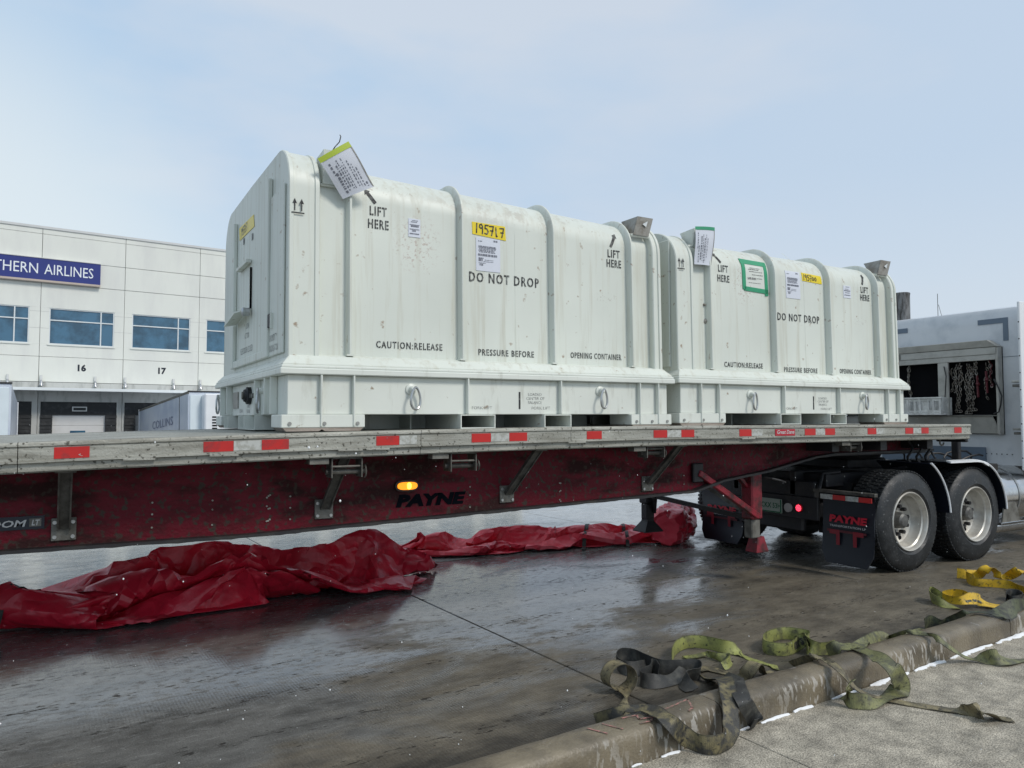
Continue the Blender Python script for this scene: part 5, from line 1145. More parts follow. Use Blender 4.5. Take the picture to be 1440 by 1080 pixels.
MB().tube([(.085, -.015, .065), (.098, -.03, .09), (.125, -.035, .125), (.135, -.03, .165), (.128, -.03, .175)], .0035, 6).build('wire_tie', M['stencil'], t1)
quad_tag('shipping_tag', 'upright white shipping tag with green tape top on the second container', [(4.543, 4.735, 3.215), (4.765, 4.735, 3.235), (4.748, 4.755, 2.905), (4.553, 4.755, 2.900)], .07, M['tape_green'],
         [(.10, .15, .6, .03), (.16, .5, .95, .04), (.26, .25, .9, .06), (.36, .2, .9, .03), (.44, .3, .95, .05), (.52, .2, .9, .02), (.60, .3, .85, .03)], 9)

# ================================================================== STRAPS ON THE KERB
def strap_mat(name, col, dirt, lo=.45, hi=.62, stripe=None):
    m = mat(name, col, .55, col2=dirt, nscale=13, nlo=lo, nhi=hi, col3=tuple(c * .5 for c in dirt), n3scale=45, n3lo=.58, n3hi=.68, bump=.3, bscale=180, tint=.25)
    t = m.node_tree; n = t.nodes; l = t.links; b = n['Principled BSDF']
    uv = n.new('ShaderNodeUVMap'); sp = n.new('ShaderNodeSeparateXYZ'); l.new(uv.outputs[0], sp.inputs[0])
    # woven edge lines and cross ribs from the strap's own coordinates (u across, v along)
    w = n.new('ShaderNodeTexWave'); w.bands_direction = 'Y'; w.inputs['Scale'].default_value = 40; w.inputs['Distortion'].default_value = .5; l.new(uv.outputs[0], w.inputs['Vector'])
    src = b.inputs['Base Color'].links[0].from_socket
    r = n.new('ShaderNodeMapRange'); r.inputs[3].default_value = .78; r.inputs[4].default_value = 1.05; l.new(w.outputs[0], r.inputs[0])
    x = n.new('ShaderNodeMixRGB'); x.blend_type = 'MULTIPLY'; x.inputs[0].default_value = 1; l.new(src, x.inputs[1]); l.new(r.outputs[0], x.inputs[2])
    a = n.new('ShaderNodeMath'); a.operation = 'SUBTRACT'; l.new(sp.outputs['X'], a.inputs[0]); a.inputs[1].default_value = .5
    ab = n.new('ShaderNodeMath'); ab.operation = 'ABSOLUTE'; l.new(a.outputs[0], ab.inputs[0])
    r2 = n.new('ShaderNodeMapRange'); r2.inputs[1].default_value = .43; r2.inputs[2].default_value = .46; r2.inputs[4].default_value = .55; l.new(ab.outputs[0], r2.inputs[0])
    y = n.new('ShaderNodeMixRGB'); l.new(r2.outputs[0], y.inputs[0]); l.new(x.outputs[0], y.inputs[1]); y.inputs[2].default_value = (*(c * .45 for c in dirt), 1)
    l.new(y.outputs[0], b.inputs['Base Color'])
    return m
M['strap_black'] = strap_mat('black_webbing', (.030, .031, .030), (.085, .085, .075), .5, .66)
M['strap_tan'] = strap_mat('dirty_tan_webbing', (.27, .23, .13), (.09, .08, .055), .42, .62)
M['strap_tan2'] = strap_mat('tan_and_black_webbing', (.20, .17, .085), (.04, .039, .034), .40, .56)
M['strap_olive'] = strap_mat('dirty_olive_webbing', (.23, .235, .10), (.09, .092, .055), .42, .60)
M['strap_olive2'] = strap_mat('dark_green_webbing', (.10, .115, .06), (.03, .034, .026), .42, .60)
M['strap_lime'] = strap_mat('lime_webbing', (.31, .33, .10), (.12, .125, .06), .45, .64)
M['strap_yellow'] = strap_mat('yellow_webbing', (.66, .42, .015), (.30, .21, .03), .52, .72)
M['strap_print'] = mat('strap_print_black', (.02, .02, .02), .6, col2=(.2, .2, .1), nscale=60, nlo=.5, nhi=.6)
STRAPS = [
 ('strap_black', 'dark grimy strap curled in a standing loop on the road beside the beige ring', [[3.042,3.626,0.03,0.006,0.033,0.033],[2.921,3.606,0.04,0.005,0.025,0.04],[2.864,3.659,0.045,0.0,0.0,0.048],[2.91,3.771,0.05,0.0,0.0,0.048],[2.982,3.809,0.06,0.0,0.0,0.048],[3.04,3.752,0.06,0.0,0.0,0.048],[3.047,3.637,0.055,0.0,0.0,0.048],[3.067,3.541,0.05,0.0,0.0,0.048],[3.138,3.484,0.05,0.0,0.0,0.048],[3.236,3.444,0.05,0.0,0.0,0.048],[3.258,3.397,0.05,0.0,0.0,0.048],[3.189,3.336,0.045,0.0,-0.014,0.045],[3.134,3.359,0.04,0.0,-0.021,0.042],[3.082,3.351,0.04,0.004,-0.024,0.041],[3.04,3.29,0.025,0.029,-0.029,0.024],[3.03,3.227,0.01,0.038,-0.028,0.005]], []),
 ('strap_black', 'short black strap curl lying under the dark looped strap', [[2.983,3.462,0.05,0.013,0.009,0.045],[3.012,3.543,0.06,0.013,0.009,0.045],[2.94,3.487,0.05,0.009,0.0,0.047],[2.86,3.473,0.045,0.0,0.0,0.048],[2.832,3.416,0.045,0.0,0.0,0.048],[2.892,3.385,0.035,0.0,0.023,0.042],[2.988,3.385,0.02,0.0,0.038,0.028],[3.093,3.412,0.02,0.005,0.043,0.019],[3.199,3.461,0.03,0.01,0.025,0.039],[3.25,3.459,0.045,0.0,0.0,0.048]], []),
 ('strap_tan', 'brown strap flat on the road with one raised fold next to the kerb', [[3.292,3.47,0.012,-0.003,0.047,0.0],[3.373,3.466,0.006,-0.003,0.047,0.0],[3.411,3.396,0.006,-0.003,0.047,0.0],[3.423,3.303,0.008,-0.003,0.047,0.0],[3.447,3.244,0.012,-0.003,0.047,0.0],[3.452,3.198,0.06,-0.009,0.046,0.009],[3.489,3.177,0.105,-0.003,0.047,0.0],[3.56,3.197,0.05,0.009,0.046,0.005],[3.597,3.196,0.01,-0.003,0.047,0.0],[3.693,3.207,0.006,-0.003,0.047,0.0]], []),
 ('strap_tan', 'beige strap standing up as a ring, leftmost of the straps by the kerb', [[2.44,3.1,0.012,0.035,-0.02,0.02],[2.52,3.21,0.01,0.035,-0.03,0.01],[2.679,3.389,0.025,0.003,0.05,0.0],[2.71,3.392,0.04,0.003,0.05,0.0],[2.732,3.396,0.067,0.003,0.05,0.0],[2.739,3.4,0.1,0.003,0.05,0.0],[2.731,3.406,0.133,0.003,0.05,0.0],[2.708,3.412,0.158,0.003,0.05,0.0],[2.677,3.419,0.172,0.003,0.05,0.0],[2.642,3.426,0.172,0.003,0.05,0.0],[2.61,3.433,0.157,0.003,0.05,0.0],[2.589,3.439,0.131,0.003,0.05,0.0],[2.581,3.445,0.098,0.003,0.05,0.0],[2.589,3.449,0.065,0.003,0.05,0.0],[2.612,3.453,0.039,0.003,0.05,0.0],[2.643,3.456,0.024,0.003,0.05,0.0],[2.679,3.459,0.024,0.003,0.05,0.0]], []),
 ('strap_tan2', 'tan and black strap hanging from the kerb in a U beside the chalk marks', [[2.217,3.039,0.07,-0.004,0.013,0.032],[2.239,2.943,0.12,-0.004,0.018,0.03],[2.281,2.877,0.158,0.0,0.033,0.011],[2.344,2.848,0.165,-0.002,0.037,0.0],[2.361,2.784,0.172,0.017,0.044,0.0],[2.355,2.705,0.175,0.032,0.035,0.005],[2.369,2.651,0.15,0.032,0.016,0.032],[2.454,2.677,0.08,0.015,0.0,0.045],[2.493,2.651,0.052,0.0,0.0,0.048],[2.512,2.603,0.05,0.0,0.0,0.048],[2.55,2.577,0.05,0.0,0.0,0.048],[2.603,2.573,0.05,0.0,0.0,0.048],[2.664,2.593,0.055,-0.025,0.005,0.04],[2.695,2.611,0.075,-0.046,0.005,0.012],[2.726,2.642,0.1,-0.048,0.0,0.0],[2.75,2.669,0.135,-0.048,0.0,0.0],[2.786,2.707,0.165,-0.048,0.0,0.0],[2.855,2.786,0.178,-0.048,0.0,0.0],[2.928,2.87,0.185,-0.048,0.0,0.0],[3.094,3.056,0.12,-0.047,0.005,0.0],[3.227,3.264,0.03,-0.038,0.028,0.0],[3.216,3.338,0.01,-0.019,0.043,0.0]], ['patch']),
 ('strap_black', 'black strap end folded over the near edge of the kerb right of the hanging U', [[3.331,3.276,0.02,0.04,0.025,0.005],[3.122,2.998,0.12,0.047,0.005,0.0],[2.918,2.769,0.172,0.048,0.0,0.0],[2.84,2.667,0.168,0.047,-0.005,0.0],[2.877,2.669,0.12,0.04,-0.005,0.025],[2.934,2.694,0.06,0.025,-0.01,0.039],[2.945,2.683,0.03,0.01,-0.021,0.041],[2.899,2.674,0.03,-0.017,-0.022,0.039]], []),
 ('strap_lime', 'lime strap standing on edge in a wide arc behind the black strap', [[3.285,3.682,0.045,0.0,0.0,0.048],[3.409,3.777,0.05,0.0,0.0,0.048],[3.539,3.825,0.052,0.0,0.0,0.048],[3.624,3.793,0.052,0.0,0.0,0.048],[3.668,3.718,0.052,0.0,0.0,0.048],[3.698,3.644,0.05,0.0,0.0,0.048],[3.745,3.61,0.035,0.0,0.023,0.042],[3.775,3.561,0.01,0.005,0.046,0.009],[3.767,3.445,0.006,-0.003,0.047,0.0],[3.755,3.331,0.006,-0.003,0.047,0.0],[3.773,3.256,0.006,-0.003,0.047,0.0]], []),
 ('strap_lime', 'short flat lime strap end lying inside the wide lime arc', [[3.398,3.686,0.01,-0.002,0.03,0.0],[3.482,3.67,0.012,-0.002,0.03,0.0],[3.554,3.651,0.02,-0.002,0.03,0.0],[3.555,3.538,0.03,0.0,0.025,0.016],[3.588,3.471,0.035,0.0,0.014,0.032],[3.511,3.419,0.03,0.007,0.011,0.032],[3.47,3.422,0.02,0.014,0.017,0.021]], []),
 ('strap_lime', 'lime strap roll with black print standing behind the kerb', [[4.143,3.333,0.04,0.0,0.0,0.048],[4.239,3.42,0.045,0.0,0.0,0.048],[4.364,3.498,0.05,0.0,0.0,0.048],[4.345,3.579,0.05,0.0,0.0,0.048],[4.293,3.645,0.05,0.0,0.0,0.048],[4.165,3.647,0.05,0.0,0.0,0.048],[4.036,3.6,0.05,0.0,0.0,0.048],[3.939,3.51,0.045,0.0,0.0,0.048],[3.965,3.431,0.045,0.0,0.0,0.048],[4.049,3.399,0.045,0.0,0.0,0.048],[4.211,3.449,0.05,0.0,0.015,0.045],[4.214,3.393,0.085,0.006,0.033,0.033],[4.179,3.331,0.06,0.01,0.01,0.045],[4.218,3.302,0.045,0.0,0.0,0.048],[4.288,3.278,0.045,0.0,0.0,0.048],[4.325,3.247,0.06,0.0,0.021,0.042]], ['print']),
 ('strap_olive', 'olive strap humped along the back of the kerb right of the lime roll', [[4.046,3.102,0.1,0.0,0.015,0.045],[4.009,3.019,0.155,0.0,0.04,0.025],[4.061,2.968,0.172,-0.003,0.047,0.0],[4.12,2.949,0.172,-0.003,0.047,0.0],[4.394,3.071,0.12,0.0,0.025,0.04],[4.662,3.19,0.08,-0.005,0.021,0.042],[4.732,3.19,0.07,0.016,0.016,0.042],[4.763,3.184,0.05,0.034,0.017,0.028],[4.973,3.256,0.01,-0.001,0.025,0.0],[5.21,3.301,0.01,-0.001,0.02,0.0],[5.379,3.318,0.01,-0.001,0.02,0.0]], []),
 ('strap_tan', 'longest strap, crossing the kerb and lying straight over the pavement to the right edge', [[3.832,3.18,0.03,-0.003,0.047,0.0],[3.77,3.062,0.1,0.0,0.032,0.014],[3.692,2.936,0.168,-0.002,0.035,0.0],[3.692,2.857,0.178,0.011,0.033,0.0],[3.652,2.76,0.178,0.023,0.026,0.004],[3.63,2.689,0.15,0.023,0.02,0.01],[3.693,2.68,0.09,0.019,0.023,0.013],[3.771,2.673,0.04,0.014,0.031,0.007],[3.821,2.631,0.02,0.01,0.039,0.0],[3.876,2.576,0.01,0.008,0.039,0.0],[3.922,2.502,0.006,0.008,0.039,0.0],[3.959,2.439,0.006,0.008,0.039,0.0],[4.009,2.358,0.006,0.008,0.039,0.0],[4.052,2.301,0.006,0.008,0.039,0.0],[4.044,2.237,0.03,0.005,0.047,0.005],[4.018,2.183,0.055,0.005,0.046,0.009],[4.048,2.162,0.04,0.009,0.046,-0.009],[4.116,2.155,0.01,0.007,0.034,0.0],[4.166,2.1,0.006,0.006,0.029,0.0]], []),
 ('strap_olive', 'olive strap draped over the kerb and looped on the pavement under the longest strap', [[4.079,2.99,0.17,0.01,0.046,0.0],[4.07,2.905,0.172,0.019,0.043,0.0],[4.018,2.785,0.178,0.03,0.04,0.0],[3.949,2.666,0.185,0.051,0.032,0.006],[3.932,2.601,0.16,0.063,0.007,0.013],[3.991,2.604,0.1,0.059,-0.006,0.012],[4.018,2.607,0.045,0.054,-0.024,0.009],[3.971,2.616,0.015,0.029,-0.052,0.003],[3.831,2.592,0.02,0.005,-0.048,0.014],[3.691,2.572,0.035,0.0,-0.022,-0.039],[3.621,2.592,0.045,0.0,0.0,-0.048],[3.589,2.622,0.048,0.0,0.0,-0.048],[3.609,2.658,0.06,-0.005,0.005,-0.047],[3.6,2.644,0.1,-0.009,0.009,-0.046],[3.58,2.613,0.14,-0.017,0.022,-0.039]], []),
 ('strap_olive', 'thin twisted strap over the kerb with its lime end on the pavement', [[4.846,3.235,0.04,0.0,0.011,0.011],[4.746,3.082,0.12,0.0,0.011,0.011],[4.688,2.979,0.165,0.002,0.019,0.007],[4.712,2.93,0.17,0.007,0.017,0.012],[4.726,2.868,0.172,0.008,0.024,0.0],[4.676,2.778,0.172,0.013,0.015,0.015],[4.72,2.745,0.13,0.015,0.013,0.015],[4.809,2.745,0.08,0.013,0.018,0.011],[4.912,2.752,0.03,0.011,0.021,0.008],[4.967,2.716,0.015,0.005,0.024,0.002],[4.999,2.675,0.03,0.005,0.038,0.024],[5.007,2.615,0.055,0.0,0.022,0.05],[5.087,2.593,0.03,0.0,0.04,0.02],[5.219,2.582,0.01,-0.002,0.035,0.0],[5.372,2.544,0.006,-0.002,0.035,0.0]], []),
 ('strap_olive2', 'crumpled dark green strap along the back of the kerb at the right edge', [[5.383,3.3,0.045,0.005,0.0,0.047],[5.479,3.313,0.055,0.005,0.0,0.047],[5.523,3.26,0.04,-0.003,0.0,0.035],[5.629,3.268,0.05,0.0,0.013,0.021],[5.592,3.185,0.1,0.0,0.009,0.023],[5.507,3.076,0.165,0.003,0.024,0.008],[5.577,3.032,0.17,-0.001,0.025,0.0],[5.613,2.97,0.175,-0.002,0.04,0.0],[5.655,2.928,0.175,0.0,0.05,0.022],[5.745,2.91,0.18,0.014,0.041,0.048],[5.855,2.909,0.2,0.041,0.014,0.048],[6.025,2.944,0.18,0.057,0.014,0.014],[6.302,3.004,0.16,0.047,0.018,0.0]], []),
 ('strap_yellow', 'yellow strap with black print swirled behind the kerb, lime on its underside', [[6.645,3.374,0.01,-0.002,0.035,0.0],[6.538,3.42,0.02,0.0,0.048,0.015],[6.458,3.461,0.05,0.006,0.048,0.036],[6.417,3.505,0.07,0.006,0.036,0.048],[6.278,3.514,0.07,0.0,0.021,0.034],[6.253,3.577,0.06,0.0,0.007,0.034],[6.267,3.663,0.06,0.0,0.0,0.035],[6.338,3.719,0.065,0.0,0.0,0.035],[6.455,3.701,0.07,0.0,-0.004,0.04],[6.49,3.631,0.07,0.0,0.0,0.04],[6.477,3.566,0.06,0.0,0.003,0.035]], ['print']),
 ('strap_lime', 'lime strap folded around the left side of the swirled yellow strap', [[6.242,3.524,0.01,-0.002,0.035,0.0],[6.196,3.594,0.02,0.0,0.037,0.016],[6.177,3.671,0.035,0.0,0.03,0.04],[6.226,3.759,0.05,0.006,0.019,0.057],[6.362,3.83,0.07,0.014,0.014,0.041],[6.328,3.749,0.06,0.022,0.022,0.026],[6.266,3.643,0.03,0.017,0.034,0.013]], []),
 ('strap_yellow', 'bright yellow strap with a tall arched fold, farthest strap at the right edge', [[7.382,4.187,0.06,0.0,0.0,0.055],[7.435,4.121,0.055,0.0,0.01,0.049],[7.56,4.077,0.05,0.0,0.025,0.04],[7.479,4.0,0.1,-0.014,0.045,0.005],[7.506,3.948,0.14,0.0,0.047,0.005],[7.534,3.905,0.1,0.014,0.045,0.0],[7.524,3.88,0.05,0.011,0.038,0.0],[7.695,3.899,0.04,0.0,0.034,0.021],[7.683,3.839,0.08,-0.005,0.045,0.014],[7.653,3.761,0.13,0.0,0.045,0.014],[7.783,3.763,0.1,0.009,0.047,0.0],[7.895,3.777,0.03,-0.003,0.047,0.0]], []),
 ('strap_yellow', 'yellow strap band standing on edge in front of the arched yellow strap', [[7.371,4.091,0.05,-0.01,-0.005,0.049],[7.266,3.995,0.045,0.027,0.0,0.048],[7.182,3.897,0.045,0.0,0.0,0.04],[7.251,3.829,0.045,0.0,0.0,0.04],[7.319,3.761,0.045,0.0,0.0,0.043],[7.349,3.685,0.04,0.0,0.014,0.043],[7.285,3.556,0.03,0.0,0.026,0.042],[7.236,3.428,0.03,0.0,0.026,0.042]], []),
 ('strap_black', 'small dark strap loop below the yellow straps at the right edge', [[6.868,3.489,0.04,0.0,0.0,0.04],[6.993,3.518,0.05,0.0,0.0,0.035],[7.017,3.454,0.05,0.0,0.0,0.035],[6.926,3.383,0.04,0.0,0.0,0.035],[6.848,3.428,0.03,0.0,0.009,0.028],[6.941,3.521,0.03,0.0,0.0,0.03]], []),
]

def cr(p0, p1, p2, p3, t): return [.5 * (2 * b + (c - a) * t + (2 * a - 5 * b + 4 * c - d) * t * t + (3 * b - a - 3 * c + d) * t ** 3) for a, b, c, d in zip(p0, p1, p2, p3)]
def kerb_floor(x, y):       # height of what lies under a point
    c_, s_ = math.cos(-G), math.sin(-G); ky = x * s_ + y * c_
    if 2.556 < ky < 2.742: return .155
    return 0.0
for mt, lab, CP, ex in STRAPS:
    P = [CP[0]] + CP + [CP[-1]]; pts = []
    for i in range(1, len(P) - 2):
        for q in range(8): pts.append(cr(P[i - 1], P[i], P[i + 1], P[i + 2], q / 8))
    pts.append(CP[-1]); n = len(pts)
    vs = []; uvs = []; al = 0; th = .0035; K = 4; sd_ = random.Random(lab).random() * 50; L0 = Vector(CP[0][:3]); base = Vector((CP[0][0], CP[0][1], 0)); grid = []
    for i, p in enumerate(pts):
        c = Vector(p[:3]); w = Vector(p[3:6]) * .92; hw = w.length
        a = Vector(pts[max(i - 1, 0)][:3]); b_ = Vector(pts[min(i + 1, n - 1)][:3]); t = (b_ - a).normalized()
        w = (w - t * w.dot(t) * .85)
        if w.length > 1e-6: w = w.normalized() * hw
        nr_ = t.cross(w).normalized(); al += (b_ - a).length / 2
        row = []
        for k in range(K + 1):
            s_ = -1 + 2 * k / K
            cup = nr_ * (.006 * (s_ * s_ - .5) * math.sin(al * 7 + sd_) + .0025 * noise.noise(Vector((al * 14, s_ * 2, sd_))))
            q_ = c + w * s_ * (1 + .03 * noise.noise(Vector((al * 9, sd_, k)))) + cup
            fl = kerb_floor(q_.x, q_.y) + .003
            if q_.z < fl: q_.z = fl
            row.append((q_, nr_, (k / K, al)))
        grid.append(row)
    mv = []; muv = []
    for sgn in (0, 1):
        for row in grid:
            for q_, nn_, uvq in row:
                mv.append(q_ - base + nn_ * (th * sgn)); muv.append(uvq)
    m_ = (K + 1) * len(grid); fs = []
    for j in range(len(grid) - 1):
        for k in range(K):
            a = j * (K + 1) + k; fs.append((a, a + 1, a + K + 2, a + K + 1)); fs.append((a + m_, a + K + 1 + m_, a + K + 2 + m_, a + 1 + m_))
        for k in (0, K):
            a = j * (K + 1) + k; fs.append((a, a + K + 1, a + K + 1 + m_, a + m_))
    for j in (0, len(grid) - 1):
        for k in range(K): a = j * (K + 1) + k; fs.append((a, a + 1, a + 1 + m_, a + m_))
    me = bpy.data.meshes.new('tie_down_strap'); me.from_pydata(mv, [], fs); me.materials.append(M[mt])
    uvl = me.uv_layers.new(name='UVMap')
    for lp in me.loops: uvl.data[lp.index].uv = muv[lp.vertex_index]
    me.shade_smooth(); me.set_sharp_from_angle(angle=R(50))
    o = bpy.data.objects.new('tie_down_strap', me); COL.objects.link(o); o.location = base
    tag(o, lab, 'strap', 'loose tie-down straps along the kerb'); OFF[o.name] = {'off': (0, 0, 0)}
    if 'print' in ex:           # black woven lettering on a stretch of the band
        j0 = int(len(grid) * (.58 if 'roll' in lab else .22)); mb = MB()
        for w_i in range(5 if 'roll' in lab else 3):
            j = j0 + w_i * 5
            for sgn in (-.0012, th + .0012):
                if j + 4 < len(grid):
                    a, b_ = grid[j], grid[j + 4]
                    q = [a[1][0], b_[1][0], b_[3][0], a[3][0]]; nn_ = a[2][1]
                    if 'roll' not in lab: q = [a[1][0], b_[1][0], b_[1][0].lerp(b_[2][0], .8), a[1][0].lerp(a[2][0], .8)]
                    MB().add([v - base + nn_ * sgn for v in q], [(0, 1, 2, 3)]).build('print', M['strap_print'], o, smooth=0)
# frayed white cord twisted round two of the straps
def cord(pts, r, turns, name, par, m_, base):
    out = []
    for i in range(len(pts) - 1):
        for q in range(6):
            t = q / 6; c = Vector(pts[i]).lerp(Vector(pts[i + 1]), t); a = (i + t) * turns
            out.append(c + Vector((0, math.cos(a) * r, abs(math.sin(a)) * r + .004)) - base)
    MB().tube(out, .0028, 5).build(name, m_, par)

# ================================================================== RED TARPAULINS
def tarp_mat(name, col, dark):
    m = mat(name, col, .36, col2=dark, nscale=2.2, nlo=.48, nhi=.72, col3=tuple(min(1, c * 1.6 + .05) for c in col), n3scale=9, n3lo=.64, n3hi=.80, rough2=.42, tint=.18)
    t = m.node_tree; n = t.nodes; l = t.links; b = n['Principled BSDF']; b.inputs['Specular IOR Level'].default_value = .6
    tcn = n.new('ShaderNodeTexCoord')
    v = n.new('ShaderNodeTexVoronoi'); v.feature = 'DISTANCE_TO_EDGE'; v.inputs['Scale'].default_value = 3.2
    nd = n.new('ShaderNodeTexNoise'); nd.inputs['Scale'].default_value = 3; mx = n.new('ShaderNodeMixRGB'); mx.inputs[0].default_value = .35
    l.new(tcn.outputs['Object'], nd.inputs['Vector']); l.new(tcn.outputs['Object'], mx.inputs[1]); l.new(nd.outputs['Color'], mx.inputs[2]); l.new(mx.outputs[0], v.inputs['Vector'])
    r = n.new('ShaderNodeMapRange'); r.inputs[2].default_value = .16; l.new(v.outputs['Distance'], r.inputs[0])
    n2 = n.new('ShaderNodeTexNoise'); n2.inputs['Scale'].default_value = 7; n2.inputs['Detail'].default_value = 5; l.new(tcn.outputs['Object'], n2.inputs['Vector'])
    ad = n.new('ShaderNodeMath'); ad.operation = 'ADD'; l.new(r.outputs[0], ad.inputs[0]); l.new(n2.outputs[0], ad.inputs[1])
    bp = n.new('ShaderNodeBump'); bp.inputs['Strength'].default_value = .5; bp.inputs['Distance'].default_value = .035; l.new(ad.outputs[0], bp.inputs['Height']); l.new(bp.outputs[0], b.inputs['Normal'])
    return m
M['tarp'] = tarp_mat('red_vinyl_tarpaulin', (.68, .016, .044), (.46, .010, .028))
M['tarp2'] = tarp_mat('lighter_red_vinyl', (.72, .035, .065), (.55, .022, .042))
